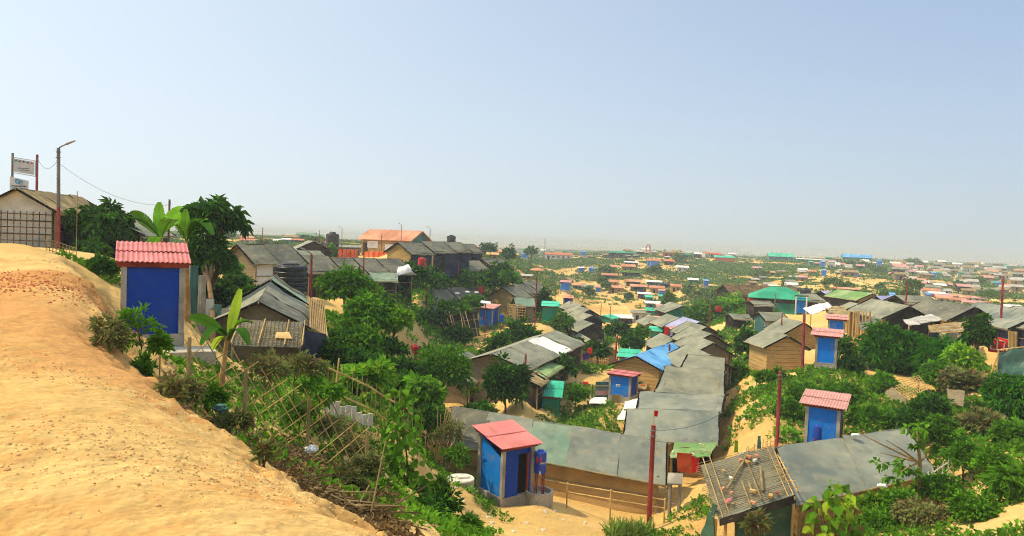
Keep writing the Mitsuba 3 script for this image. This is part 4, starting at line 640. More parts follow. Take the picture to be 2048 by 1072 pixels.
for i, (px, py, wp, hp, Y) in enumerate([(1888, 597, 26, 6, 168), (1912, 595, 24, 6, 170), (1936, 597, 26, 6, 166), (1960, 598, 24, 6, 164), (1890, 603, 26, 6, 156), (1915, 603, 28, 6, 155), (1943, 604, 28, 6, 152), (1968, 604, 26, 6, 152)]):
    farhut(f'{["first", "second", "third", "last"][i%4]} hut from the left in the {"back" if i < 4 else "front"} row of the far orange block', px, py, Y, wp, hp, 'terracotta_roof' if i % 3 else 'faded_pink_roof', 'wall_white', FB, name='orange_block_hut')
# tiny arched gateway on the skyline
k = thing('arched_tower', 'small arched white and red tower on the skyline', 'tower'); c = at(1296, 500, 372)
for s in (-1, 1): part(k, 'leg', MB().bar(c+[s*1.0, 0, -1.5], c+[s*1.0, 0, 1.6], .4, n=8).mesh(), 'faded_pink_roof')
part(k, 'arch', MB().tube([c+[1.0*math.cos(a), 0, 1.6+1.1*math.sin(a)] for a in np.linspace(0, math.pi, 9)], .4, 8).mesh(), 'faded_pink_roof')
ORD = 'first second third fourth fifth sixth seventh eighth ninth tenth eleventh twelfth thirteenth fourteenth fifteenth sixteenth seventeenth eighteenth nineteenth twentieth'.split()
ORD += ['twenty-'+o for o in ORD[:9]]+['thirtieth']+['thirty-'+o for o in ORD[:9]]
# scattered far huts, seeded: each stands on the ground where it is
rf = np.random.default_rng(11)
def scatter_huts(n, x0, x1, y0, y1, label, group, roofs, walls, smin=8, smax=18, name='far_hut'):
    made = []
    for _ in range(n*8):
        if len(made) >= n: break
        px, py = rf.uniform(x0, x1), rf.uniform(y0, y1); p = hit(px, py)
        if p[1] < 120 or p[1] > 880: continue
        Y = p[1]; wp = max(2.2/Y*FOC, min(rf.uniform(smin, smax), 6.0/Y*FOC)); r = roofs[rf.integers(len(roofs))]
        made.append((px, r, farhut(label, px, py, Y, wp, wp*rf.uniform(.3, .45), r, walls[rf.integers(len(walls))], group, rot=rf.uniform(-25, 25), name=name, openings=1)[0]))
    seen = {}
    for px, r, k in sorted(made):
        c = {'terracotta_roof': 'orange', 'tarp_pale': 'pale grey', 'tarp_white': 'white', 'faded_pink_roof': 'pinkish', 'tarp_grey': 'dark grey', 'bamboo_old': 'brown'}[r]; seen[c] = seen.get(c, 0)+1
        labels[k]['label'] = f'{ORD[seen[c]-1]} {c} roofed hut from the left {label}'
RW = ['terracotta_roof', 'tarp_pale', 'tarp_white', 'faded_pink_roof', 'bamboo_old', 'tarp_grey', 'tarp_pale', 'bamboo_old']; WW = ['wall_dark', 'mat_wall', 'mat_wall_grey', 'wall_white']
scatter_huts(66, 1780, 2048, 531, 562, 'high on the far right hills', 'tiny huts on the far right hills', RW, WW, 10, 22)
scatter_huts(36, 1800, 2048, 560, 592, 'on the lower far right slope', 'small huts on the lower far right slope', RW, WW, 12, 24)
scatter_huts(16, 1640, 1860, 526, 545, 'near the far ridge school', 'tiny huts on the far ridge right of the dirt road', RW, WW, 8, 16)
scatter_huts(14, 1500, 1640, 540, 580, 'in the scrub under the teal hall', 'tiny huts in the scrub under the teal hall', RW, WW, 8, 16)
scatter_huts(18, 930, 1110, 492, 512, 'in the haze by the red shed', 'tiny huts in the haze left of the red shed', RW, WW, 8, 16)
scatter_huts(22, 1090, 1560, 498, 520, 'along the skyline ridge', 'tiny huts along the skyline ridge', RW, WW, 8, 15)
LH = 'huts on the far left hill'
for lb, px, py, wp, hp, Y, r, w, kw in [('large green walled hall on top of the far left hill', 610, 470, 34, 9, 215, 'tarp_teal', 'wall_green', dict(rot=-15)), ('right half of the green hall on the far left hill', 634, 468, 26, 9, 212, 'tarp_teal', 'wall_green', dict(rot=20)), ('dark roofed teal hut left of the green hall', 582, 468, 28, 7, 210, 'bamboo_old', 'wall_teal', {}), ('bright green shed behind the dark roofed teal hut', 572, 460, 22, 5, 222, 'green_sheet', 'wall_green', dict(shed=True)), ('long orange roof on the slope of the far left hill', 612, 479, 60, 5, 195, 'terracotta_roof', 'wall_dark', dict(dep=.25)), ('second long orange roof left on the far left hill', 505, 473, 44, 5, 205, 'terracotta_roof', 'wall_white', dict(dep=.25)), ('small orange hut at the edge of the mango crown', 496, 463, 22, 7, 215, 'terracotta_roof', 'brick_wall', dict(rot=30)), ('grey brown roofed hut right of the leaning dark red pole', 545, 466, 32, 5, 212, 'bamboo_old', 'wall_dark', {}), ('white roofed bank shed below the far left hill', 515, 494, 84, 4, 118, 'tarp_white', 'wall_green', dict(dep=.2, shed=True)), ('green latrine-like shed with a white roof on the far left slope', 571, 487, 16, 9, 175, 'tarp_white', 'wall_green', dict(shed=True)), ('small pink roofed hut behind the black tank on the platform', 639, 472, 22, 4, 180, 'faded_pink_roof', 'wall_dark', {}), ('teal and blue shed between the black tank and the orange roofed hall', 698, 490, 40, 17, 122, 'tarp_blue_grey', 'wall_teal', dict(shed=True)), ('navy walled latrine hut under the mango crown edge', 450, 497, 26, 22, 60, 'tarp_grey', 'tarp_navy', dict(shed=True)), ('hut with a dark awning left of the far path', 562, 478, 26, 4, 190, 'tarp_white', 'wall_dark', {}), ('brown hut between the orange roofs of the far left hill', 640, 484, 30, 5, 185, 'terracotta_roof', 'wall_dark', {})]:
    farhut(lb, px, py, Y, wp, hp, r, w, LH, **kw)
for lb, px, py, wp, hp, Y, r, w in [('yellowish walled hut right of the upper row among trees', 985, 505, 22, 8, 170, 'bamboo', 'mat_wall', ), ('pale roofed hut right of the upper row', 940, 495, 26, 5, 210, 'tarp_white', 'wall_green'), ('red walled latrine hut below the yellow huts', 951, 519, 10, 9, 135, 'bamboo', 'red_cloth'), ('round brown roofed hut with an open side by the trees', 985, 522, 34, 6, 140, 'bamboo_old', 'wall_dark'), ('orange walled hut left of the trees on the skyline', 1005, 500, 16, 8, 230, 'terracotta_roof', 'mat_wall'), ('hut with a yellow box roof behind the round trees', 1034, 500, 8, 6, 280, 'bamboo', 'mat_wall'), ('pale hut in the scrub left of the far footpath', 1052, 557, 24, 5, 160, 'tarp_pale', 'mat_wall')]:
    farhut(lb, px, py, Y, wp, hp, r, w, None)
# ---------------------------------------------------------------- plants
rv = np.random.default_rng(21)
def leaves(P, D, size, wr=.32, fold=.18, up=None, r=rv):
    """n leaves: base points, directions, lengths -> one mesh; each leaf is folded along its rib"""
    n = len(P); D = D/(np.linalg.norm(D, axis=1, keepdims=True)+1e-9); size = np.broadcast_to(size, (n,))[:, None]
    N = (np.array([0, 0, 1.0]) if up is None else up)+r.normal(0, .45, (n, 3)); W = np.cross(D, N); W /= np.linalg.norm(W, axis=1, keepdims=True)+1e-9; N = np.cross(W, D)
    m = P+D*size*.42
    v = np.stack([P, m+W*size*wr+N*size*fold, P+D*size-N*size*fold*.6, m-W*size*wr+N*size*fold], 1).reshape(-1, 3)
    b = np.arange(n)[:, None]*4
    f = np.concatenate([b+np.array([[0, 2, 1]]), b+np.array([[0, 3, 2]])])
    return v, f
def clumps(c, rad, K, n, size, droop=.3, spread=1.0, wr=.32, r=rv, low=-.45, cs=.34):
    """K clumps over an uneven ellipsoid, n leaves in each"""
    u = r.normal(0, 1, (K, 3)); u /= np.linalg.norm(u, axis=1, keepdims=True); u[:, 2] = np.where(u[:, 2] < low, -u[:, 2]*.6, u[:, 2])
    rr = r.uniform(.4, 1.05, (K, 1))**.6*(.55+.95*meshkit.noise(u*1.7+r.uniform(0, 50), 5)[:, None]); cc = np.asarray(c)+u*rr*np.asarray(rad)
    d = r.normal(0, 1, (K, n, 3)); d /= np.linalg.norm(d, axis=2, keepdims=True); d = d*spread+u[:, None]*.55; d[..., 2] -= droop
    base = cc[:, None]+d*np.asarray(rad).mean()*cs*r.uniform(.1, 1, (K, n, 1))*.8
    return base.reshape(-1, 3), d.reshape(-1, 3), (size*r.uniform(.6, 1.3, (K, n))).ravel(), cc
def tree(label, px, py, rx, ry, Y, leaf='leaf_dark', K=70, n=26, size=.22, droop=.5, wr=.26, name='tree', cat='tree', group=None, trunk=True, bark='trunk_bark', foot=None, low=-.45, limbs=6, tr=None, cs=.34):
    s = Y/FOC; c = at(px, py, Y); rad = np.array([rx*s, rx*s*.9, ry*s])*.8; k = thing(name, label, cat, group)
    b = on(c[0], c[1]) if foot is None else on(*at(*foot)[:2])
    c[2] = max(c[2], b[2]+rad[2]*.55)
    P, D, S, cc = clumps(c, rad, K, n, size, droop, 1.0, wr, low=low, cs=cs)
    nf = int(len(P)*rv.uniform(.12, .3)); q_ = rv.permutation(len(P))
    part(k, 'crown', leaves(P[q_[nf:]], D[q_[nf:]], S[q_[nf:]], wr), leaf)
    part(k, 'pale_leaves', leaves(P[q_[:nf]]+[0, 0, .03], D[q_[:nf]], S[q_[:nf]]*.9, wr), {'leaf_dark': 'leaf_mid', 'leaf_mid': 'leaf_bright', 'leaf_olive': 'leaf_dry', 'leaf_far': 'leaf_mid', 'leaf_cassava': 'leaf_mid'}.get(leaf, 'leaf_yellow'))
    if trunk:
        h = c[2]-b[2]; tr = tr or max(.04, .035*h); t = c-[0, 0, rad[2]*.35]; mid = (b+t)/2+rv.normal(0, .05*h, 3)*[1, 1, 0]
        part(k, 'trunk', MB().tube([b-[0, 0, .3], b+(mid-b)*.5, mid, t], [tr*1.3, tr, tr*.85, tr*.6], 7).mesh(), bark, smooth=40)
        far = cc[np.argsort(-np.linalg.norm((cc-c)/rad, axis=1))][:limbs]
        for e in far:
            q = t+(e-t)*.5+[0, 0, .12*rad[2]]
            part(k, 'limb', MB().tube([mid+(t-mid)*.5, q, e], [tr*.55, tr*.35, tr*.12], 5).mesh(), bark, smooth=40)
    return k
def bush(label, px, py, rx, ry, Y=None, leaf='leaf_mid', K=26, n=22, size=.16, droop=.15, wr=.3, name='shrub', cat='shrub', group=None, stems=4, low=-.1):
    p = hit(px, py+ry*.6) if Y is None else at(px, py, Y); Y = p[1]; s = Y/FOC
    return tree(label, px, py, rx, ry, Y, leaf, K, n, size, droop, wr, name, cat, group, stems > 0, 'trunk_bark', None, low, stems, tr=.02+.0006*Y)
# ---- trees and large shrubs, one by one
T = tree
T('dark mango-like tree between the bamboo house and the banana plants', 203, 448, 66, 46, 33, 'leaf_dark', 64, 36, .44, 1.0, .2, cs=.26, foot=(205, 520, 33))
T('dark bushy tree crown against the sky right of the banana plants', 425, 440, 58, 44, 31, 'leaf_dark', 52, 36, .46, 1.0, .2, foot=(408, 560, 31), cs=.24, low=-.25)
T('low dark branch cluster of the thicket behind the tall blue latrine', 412, 512, 50, 46, 30.5, 'leaf_dark', 60, 36, .32, .8, .22, foot=(430, 610, 25))
T('shadowed thicket between the tall blue latrine and the awning shelter', 432, 590, 40, 36, 33, 'leaf_dark', 60, 40, .28, .5, .22, name='thicket', cat='thicket')
T('dense dark shrub filling the gap right beside the tall blue latrine', 392, 560, 24, 60, 31, 'leaf_dark', 60, 44, .24, .5, .22, name='thicket', cat='thicket')
bush('small leafy shrub left of the tall blue latrine', 207, 538, 28, 26, 21, 'leaf_dark', 30, 26, .2)
bush('dim undergrowth below the mango-like tree', 185, 510, 30, 24, 31, 'leaf_dark', 34, 26, .24)
T('bushy tree right of the leaning red pole, below the terrace row', 688, 574, 52, 38, 38, 'leaf_mid', 90, 36, .26, .6, .26, foot=(690, 640, 38))
T('leafy tree in front of the stepped row of three, upper of two', 740, 622, 54, 40, 34, 'leaf_mid', 90, 36, .27, .5, .28, foot=(740, 720, 34))
T('spreading sapling left of the stepped row gable', 800, 640, 30, 26, 34, 'leaf_bright', 36, 30, .26, .4, .28, foot=(770, 720, 34))
T('leafy tree right of the awning shelter, lower of two', 705, 690, 62, 56, 30, 'leaf_mid', 110, 36, .25, .5, .28, foot=(705, 790, 29))
T('broad leaved sapling in the gully below the leafy trees', 735, 765, 50, 45, 24, 'leaf_bright', 60, 28, .28, .5, .32, foot=(735, 850, 24))
T('feathery tree partly hiding the lone grey gable roof', 885, 745, 62, 52, 36, 'leaf_mid', 120, 34, .26, .3, .2, foot=(880, 830, 36))
T('broad leaved sapling in front of the feathery tree', 845, 790, 36, 38, 28, 'leaf_bright', 44, 26, .3, .6, .32, foot=(840, 870, 27))
T('dark round tree in front of the white-panel shelter row', 1012, 768, 46, 56, 37.5, 'leaf_dark', 110, 36, .26, .4, .22, foot=(1010, 850, 37.5))
T('round tree beside the path by the white-lamp pole', 1045, 672, 36, 32, 58, 'leaf_dark', 80, 30, .36, .3, .24, foot=(1045, 720, 58))
T('tree joined to the left of the round tree by the path', 1005, 696, 34, 26, 55, 'leaf_dark', 60, 30, .34, .3, .24)
for i, (px, py, rx, ry, Y, lf, lb) in enumerate([(805, 545, 50, 18, 60, 'leaf_dark', 'dark undergrowth below the last terrace roof'), (855, 560, 44, 24, 66, 'leaf_dark', 'dark shrub below the red barrel of the upper row'), (780, 578, 40, 18, 58, 'leaf_dark', 'dark shrub right of the half buried pink roof'), (905, 520, 26, 14, 90, 'leaf_mid', 'vine covered shrub below the third upper shelter'), (965, 562, 46, 26, 80, 'leaf_dark', 'dark shrub mass below the pair of red poles'), (1000, 548, 30, 24, 92, 'leaf_dark', 'tall shrub right of the red barrel in the vines'), (1012, 560, 22, 18, 86, 'leaf_mid', 'shrub behind the ridge row'), (1020, 512, 16, 22, 170, 'leaf_dark', 'left round tree on the far left ridge'), (975, 500, 20, 16, 180, 'leaf_dark', 'round tree by the yellowish hut'), (1062, 505, 14, 12, 220, 'leaf_far', 'right round tree on the far left ridge'),
        (945, 606, 22, 10, 70, 'leaf_mid', 'creeper heap on the trellis roof'), (905, 618, 34, 12, 66, 'leaf_mid', 'vine mass hanging over the trellis'), (860, 668, 36, 24, 62, 'leaf_dark', 'dark undergrowth under the trellis'), (915, 676, 34, 20, 62, 'leaf_dark', 'dark undergrowth right below the trellis'), (880, 712, 40, 16, 50, 'leaf_mid', 'leafy bank below the trellis'), (1130, 650, 20, 22, 74, 'leaf_mid', 'shrub right of the hat-lamp green latrine'), (1150, 690, 16, 14, 66, 'leaf_dark', 'shrub beside the far end of the white-panel row'), (1085, 610, 16, 26, 82, 'leaf_dark', 'dark shrub behind the hat-lamp pole'), (1262, 690, 28, 24, 60, 'leaf_dark', 'dark bush above the green latrine in the middle'), (1235, 665, 20, 18, 70, 'leaf_dark', 'bush right of the valley-bottom file'), (1280, 668, 14, 14, 72, 'leaf_mid', 'small bush on the eroded slope'), (1395, 632, 26, 20, 92, 'leaf_mid', 'shrub below the dark green walled shelter'), (1425, 625, 24, 18, 94, 'leaf_mid', 'bright bush right of the dark green walled shelter'), (1460, 590+20, 34, 18, 95, 'leaf_bright', 'bright green bush bank below the wide brown hall'),
        (1130, 735, 22, 30, 48, 'leaf_dark', 'dark shrub under the lean-to of the white-panel row'), (1150, 790, 22, 16, 43, 'leaf_mid', 'shrub right of the tall green latrine'), (1105, 780, 18, 16, 44, 'leaf_dark', 'shrub behind the tall green latrine'), (960, 830, 40, 14, 34, 'leaf_dark', 'low dark shrub behind the long grey shelter'), (1195, 705, 26, 14, 58, 'leaf_dark', 'creeper on the far lean-to of the white-panel row')]):
    bush(lb, px, py, rx, ry, Y, lf, 34, 24, min(.6, .012*Y*.45+.1), group=None)
for px, py, rx, ry, Y, lf, lb in [(775, 700, 40, 28, 33, 'leaf_dark', 'dark shrub on the sandy bulge left of the red barrel path'), (800, 740, 36, 24, 31, 'leaf_dark', 'dark shrub below the sandy bulge'), (770, 655, 30, 22, 40, 'leaf_mid', 'shrub behind the spreading sapling'), (720, 730, 40, 26, 28, 'leaf_dark', 'dark shrub above the broad leaved gully sapling'), (660, 720, 20, 40, 27, 'leaf_dark', 'dark tall shrub right beside the slanting mat'), (815, 770, 34, 22, 29, 'leaf_mid', 'shrub between the gully saplings'), (860, 840, 34, 24, 26, 'leaf_dark', 'dark shrub at the left end of the long grey roof')]:
    bush(lb, px, py, rx, ry, Y, lf, 44, 26, .24)
for px, py, rx, ry, Y, lf, lb in [(470, 575, 34, 30, 37, 'leaf_dark', 'dark shrub bank left of the black water tank'), (455, 540, 26, 26, 38, 'leaf_mid', 'bright leafy shrub under the navy walled hut by the dark crown'), (500, 600, 30, 22, 35, 'leaf_dark', 'low dark shrub behind the green-edged shelter')]:
    bush(lb, px, py, rx, ry, Y, lf, 44, 26, .26)
# far trees and gully thickets
for px, py, rx, ry, Y, lf, lb in [(1395, 590, 24, 18, 175, 'leaf_far', 'dark gully trees right of the far orange roofs'), (1425, 600, 20, 16, 165, 'leaf_far', 'gully trees behind the brown hall, upper clump'), (1378, 580, 14, 12, 190, 'leaf_far', 'gully tree behind the rightmost orange roof'), (1412, 612, 22, 12, 150, 'leaf_far', 'gully trees behind the dark green walled shelter'), (1440, 585, 18, 14, 180, 'leaf_far', 'gully tree above the brown hall'), (1175, 583, 14, 12, 180, 'leaf_far', 'tree left of the lone blue latrine on the far slope'), (1212, 572, 10, 8, 195, 'leaf_far', 'bush left of the lower orange roofed hut'), (1257, 595, 8, 9, 180, 'leaf_far', 'lone bush on the bare far slope'), (1205, 562, 14, 8, 210, 'leaf_far', 'hedge left of the middle orange roofs'), (1210, 540, 22, 8, 245, 'leaf_far', 'hedge below the topmost orange roof'), (1308, 545, 20, 12, 245, 'leaf_far', 'green clump right of the footpath top'), (1358, 520, 14, 14, 310, 'leaf_far', 'trees below the far brick building'), (1338, 600, 14, 18, 125, 'leaf_far', 'tall shrub right of the valley white roof'), (1345, 640, 22, 18, 108, 'leaf_mid', 'leafy tree left of the dark green walled shelter'), (1725, 538, 22, 10, 300, 'leaf_far', 'thicket under the long blue roofed school'), (1700, 535, 14, 10, 310, 'leaf_far', 'thicket left under the blue roofed school'), (1760, 545, 16, 8, 270, 'leaf_far', 'thicket right under the blue roofed school'), (1825, 525, 20, 7, 420, 'leaf_far', 'tree clump high on the far ridge'), (1665, 565, 24, 9, 170, 'leaf_far', 'shrubs beside the far dirt road'), (1690, 574, 24, 9, 150, 'leaf_far', 'shrubs below the far dirt road'), (1825, 570, 14, 18, 140, 'leaf_far', 'bare twiggy tree behind the blue-lilac roof'), (1820, 590, 18, 14, 130, 'leaf_far', 'bushy tree right of the blue-lilac roof pole'), (1780, 590, 26, 10, 130, 'leaf_far', 'shrubs behind the tan gabled shelter'), (1920, 572, 16, 8, 220, 'leaf_far', 'shrubs on the far right slope, middle'), (1960, 562, 12, 8, 260, 'leaf_far', 'shrubs beside the far right tall pole'), (1985, 590, 30, 8, 150, 'leaf_far', 'hedge behind the tall right pole'), (1580, 566, 18, 11, 190, 'leaf_far', 'round tree left of the far dirt road'), (1520, 555, 20, 8, 250, 'leaf_far', 'shrub clump under the teal hall'), (1760, 575, 10, 8, 180, 'leaf_far', 'small tree on the far sandy slope'),
        (455, 470, 16, 10, 200, 'leaf_far', 'tree on the far left hill by the mango crown'), (530, 486, 18, 8, 180, 'leaf_far', 'trees below the far left orange roofs'), (560, 490, 20, 7, 165, 'leaf_far', 'shrubs by the far left footpath'), (630, 483, 22, 7, 165, 'leaf_far', 'shrubs left of the black tank'), (662, 520, 8, 18, 100, 'leaf_mid', 'vine hung post before the netting')]:
    tree(lb, px, py, rx, ry, Y, lf, 50, 20, max(.4, Y*.0026), .2, .4, trunk=Y < 145, limbs=2)
# right-hand slope
for px, py, rx, ry, Y, lb in [(1770, 694, 48, 48, 40, 'round cassava bush at the left of the three on the right bank'), (1840, 704, 42, 38, 39.5, 'round cassava bush in the middle of the three on the right bank'), (1888, 716, 50, 46, 38, 'large round cassava bush at the right of the three on the right bank')]:
    T(lb, px, py, rx, ry, Y, 'leaf_cassava', 190, 34, .3, .7, .16, name='cassava_bush', cat='bush', group='round cassava bushes on the right bank', low=-.95, limbs=3)
T('slim leafy tree before the large grey roof at the right', 1957, 668, 24, 40, 38, 'leaf_dark', 70, 30, .28, .5, .28, foot=(1952, 745, 38))
T('rounded cassava bush below the hanging green tarp', 2022, 796, 48, 52, 29, 'leaf_cassava', 150, 34, .26, .8, .16, name='cassava_bush', cat='bush', low=-.95, foot=(2020, 850, 29))
T('bright leafy shrub under the slim tree', 1925, 715, 34, 26, 36, 'leaf_bright', 60, 28, .24, .4, .3, name='shrub', cat='shrub')
T('shrub below the large cassava bush', 1880, 750, 40, 26, 35, 'leaf_mid', 60, 30, .24, .4, .3, name='shrub', cat='shrub')
T('squash vine heap on the bamboo rack', 1925, 768, 44, 22, 32, 'leaf_olive', 80, 24, .3, .2, .45, name='vine_heap', cat='vine', trunk=False, low=0)
T('shrub right of the latrine by the middle red pole', 1690, 700, 20, 26, 44, 'leaf_dark', 40, 26, .28, .4, .3, name='shrub', cat='shrub')
T('twiggy shrub on the bank above the faded-roof latrine', 1706, 755, 26, 30, 38, 'leaf_dark', 50, 28, .26, .4, .3, name='shrub', cat='shrub')
T('green shrub heap beside the path on the bank', 1546, 760, 30, 18, 38, 'leaf_mid', 60, 28, .22, .1, .34, name='shrub', cat='shrub', low=0)
T('leafy shrub at the edge of the curving file', 1497, 690, 26, 34, 54, 'leaf_dark', 60, 28, .32, .3, .34, name='shrub', cat='shrub')
T('leafy shrub at the foot of the green bank', 1478, 745, 16, 22, 46, 'leaf_mid', 36, 26, .28, .3, .34, name='shrub', cat='shrub')
for px, py, rx, ry, Y, lf, lb in [(1610, 790, 36, 22, 33, 'leaf_mid', 'creeper bank above the faded-roof latrine, left'), (1680, 790, 44, 24, 33, 'leaf_mid', 'creeper bank above the faded-roof latrine, right'), (1575, 820, 28, 22, 31, 'leaf_mid', 'creeper hanging left of the faded-roof latrine'), (1745, 840, 44, 30, 27.5, 'leaf_mid', 'leafy mass right behind the faded-roof latrine'), (1820, 845, 44, 26, 27, 'leaf_dark', 'leafy mass above the corner shelter roof'), (1880, 870, 40, 28, 25, 'leaf_mid', 'leafy mass right of the corner shelter roof'), (1770, 770, 26, 22, 34, 'leaf_mid', 'creeper left of the bamboo rack'), (1860, 815, 40, 22, 30, 'leaf_dark', 'shade shrub under the bamboo rack'), (1968, 850, 40, 26, 26, 'leaf_olive', 'olive scrub on the right slope, upper'), (2025, 880, 40, 28, 24, 'leaf_mid', 'green scrub at the right edge'), (1930, 920, 46, 34, 21.5, 'leaf_mid', 'leafy shrub beside the broken bamboo rail'), (1985, 930, 38, 36, 20, 'leaf_mid', 'tall green weed clump right of the broken bamboo rail'), (1880, 985, 50, 34, 19, 'leaf_mid', 'weed clump below the thin papaya tree'), (1800, 1010, 40, 30, 18, 'leaf_mid', 'weed clump right of the bright broad leaved plant'), (1850, 1050, 60, 34, 16.5, 'leaf_olive', 'weed clump at the bottom edge'), (1950, 1030, 50, 34, 16, 'leaf_mid', 'leafy weeds on the sand at the bottom right'), (1760, 1055, 36, 30, 17, 'leaf_mid', 'weeds at the bottom edge beside the bright broad leaved plant'), (1745, 950+60, 24, 24, 18, 'leaf_bright', 'yellow-green weed below the corner shelter wall')]:
    T(lb, px, py, rx, ry, Y, lf, 84, 26, .125 if Y < 22 else .19, .25, .28, name='shrub', cat='shrub', trunk=Y < 24, low=-.1, limbs=4, tr=.03)
T('palmate leaved young plant on the sand at the right edge', 2020, 960, 32, 26, 16.5, 'leaf_mid', 16, 16, .32, .6, .14, name='young_plant', cat='plant', foot=(2024, 1020, 16.5))
T('young cassava seedling under the brush awning', 1512, 1052, 18, 16, 17.2, 'leaf_olive', 8, 16, .3, .2, .16, name='young_plant', cat='plant')
# gully below the sand slope
for px, py, rx, ry, Y, lf, lb in [(590, 735, 60, 30, 16.5, 'leaf_olive', 'olive shrubs behind the lattice fence, top'), (530, 745, 50, 30, 15, 'leaf_olive', 'dusty shrub behind the lattice fence, left'), (640, 790, 46, 30, 16, 'leaf_mid', 'green shrub behind the lattice fence, middle'), (600, 830, 40, 26, 13.5, 'leaf_mid', 'dusty green shrub inside the lattice fence'), (660, 860, 44, 30, 14, 'leaf_olive', 'weedy shrub inside the lattice fence, right'), (700, 900, 40, 34, 13.5, 'leaf_olive', 'brushy shrub at the end of the lattice fence'), (730, 960, 34, 40, 12, 'leaf_olive', 'dusty shrub on the steep bank under the creeper column'), (700, 990, 28, 30, 11, 'leaf_olive', 'low dusty shrub on the steep bank'), (420, 800, 34, 26, 10.8, 'leaf_mid', 'green shrub at the foot of the lattice fence'), (370, 790, 34, 28, 10.2, 'leaf_olive', 'dusty shrub at the sand edge, left of the lattice fence'), (470, 850, 34, 22, 10.4, 'leaf_olive', 'dark weeds behind the sand edge'), (640, 745, 26, 20, 20, 'leaf_bright', 'bright green shrub by the mud plinth'), (900, 870, 26, 34, 24.5, 'leaf_olive', 'bamboo brush beside the long grey shelter'), (915, 915, 30, 24, 23.6, 'leaf_mid', 'shrub behind the round pit cover'), (880, 1020, 40, 32, 15.5, 'leaf_dark', 'dense round bush at the path edge, right'), (850, 1055, 36, 26, 14, 'leaf_dark', 'dense round bush at the path edge, left'), (880, 985, 10, 34, 16, 'leaf_mid', 'upright weed above the dense round bushes'), (940, 1062, 26, 20, 16, 'leaf_mid', 'low green bush at the bottom edge by the path')]:
    T(lb, px, py, rx, ry, Y, lf, 30, 20, .12 if Y < 15 else .16, .2, .2, name='shrub', cat='shrub', low=-.3, limbs=5, tr=.016)
for px, py, rx, ry, Y, lf, lb in [(215, 700, 34, 50, 10.8, 'leaf_olive', 'twiggy dusty shrub on the sand edge, left of the pair'), (285, 665, 52, 56, 12, 'leaf_mid', 'thin leafy shrub in front of the tall blue latrine'), (320, 690, 20, 20, 12, 'leaf_mid', 'small leafy shrub at the latrine slab'), (340, 800, 26, 46, 8.8, 'leaf_olive', 'upright dusty plant on the sand edge'), (528, 935, 16, 44, 7.4, 'leaf_olive', 'thin grey seedling standing on the sand'), (285, 745, 24, 26, 11, 'leaf_mid', 'low green shrub under the thin leafy shrub')]:
    T(lb, px, py, rx, ry, Y, lf, 26 if Y > 8 else 14, 17 if Y > 8 else 7, .115, -.1, .2, name='shrub', cat='shrub', low=-.6, limbs=9, tr=.013, cs=.25)
# ---- banana plants: every leaf a blade of its own
def blade(b, tip, width, arch, torn=0, r=rv, side=None):
    b, tip = np.asarray(b, float), np.asarray(tip, float); n = 12; t = np.linspace(0, 1, n+1); L = np.linalg.norm(tip-b)
    sp = b+(tip-b)*t[:, None]+np.array([0, 0, 1])*(arch*L*4*(t*(1-t)))[:, None]
    T_ = np.gradient(sp, axis=0); T_ /= np.linalg.norm(T_, axis=1, keepdims=True)
    W = np.cross(T_, [0, 0, 1.0]) if side is None else np.broadcast_to(side, T_.shape)-T_*(T_@np.asarray(side))[:, None]
    W = W/(np.linalg.norm(W, axis=1, keepdims=True)+1e-9); N = np.cross(W, T_)
    w = width*np.clip(np.sin(math.pi*np.clip((t-.1)/.93, 0, 1))**.6, 0, 1)+.012
    m = MB()
    for s in (-1, 1):
        for i in range(n):
            g = .02 if torn and r.random() < torn else 0.0; d = .12*r.random()*(g > 0)
            q = [sp[i], sp[i]+(s*W[i]-.25*N[i]*0+N[i]*.22)*w[i], sp[i+1]*(1-g)+sp[i]*g+(s*W[i+1]+N[i+1]*(.22-d))*w[i+1], sp[i+1]]
            m.add(q, [[0, 1, 2], [0, 2, 3]] if s < 0 else [[0, 2, 1], [0, 3, 2]])
    m.tube(sp-N*.01, np.linspace(.022, .006, n+1), 5)
    return m.mesh()
def banana(label, foot, top, tips, w, mats, sr=.09, sides=None):
    k = thing('banana_plant', label, 'banana plant'); b = on(*foot[:2]); top = np.asarray(top, float)
    part(k, 'stem', MB().tube([b-[0, 0, .3], (b+top)/2, top], [sr*1.3, sr, sr*.6], 9).mesh(), 'leaf_olive' if 0 else 'pale_bark', smooth=40)
    for i, (tip, arch) in enumerate(tips): part(k, 'leaf', blade(top-[0, 0, .1*rv.random()], tip, w*(.8+.3*rv.random()), arch, .5, side=None if sides is None or sides[i] is None else np.array(sides[i], float)), mats[i % len(mats)], smooth=60)
    return k
X1 = (1.0, -.3, 0)
banana('banana plant behind the tall blue latrine, with an upright bright leaf against the sky', at(322, 560, 21), at(322, 474, 21), [(at(319, 404, 21), .02), (at(262, 426, 21.2), .12), (at(244, 440, 20.6), .22), (at(296, 520, 20), .25), (at(362, 412, 22), .1), (at(352, 440, 20.2), .15)], .2, ['leaf_bright', 'leaf_mid', 'leaf_dark', 'leaf_mid'], sides=[X1, X1, None, None, X1, None])
banana('banana plant with arching leaves in front of the dark crown', at(378, 570, 23), at(372, 480, 23), [(at(372, 418, 23), .02), (at(412, 440, 22.4), .2), (at(340, 455, 22), .25), (at(425, 470, 22), .3), (at(352, 425, 23.4), .1)], .19, ['leaf_bright', 'leaf_mid', 'leaf_mid', 'leaf_dark'], sides=[X1, None, None, None, X1])
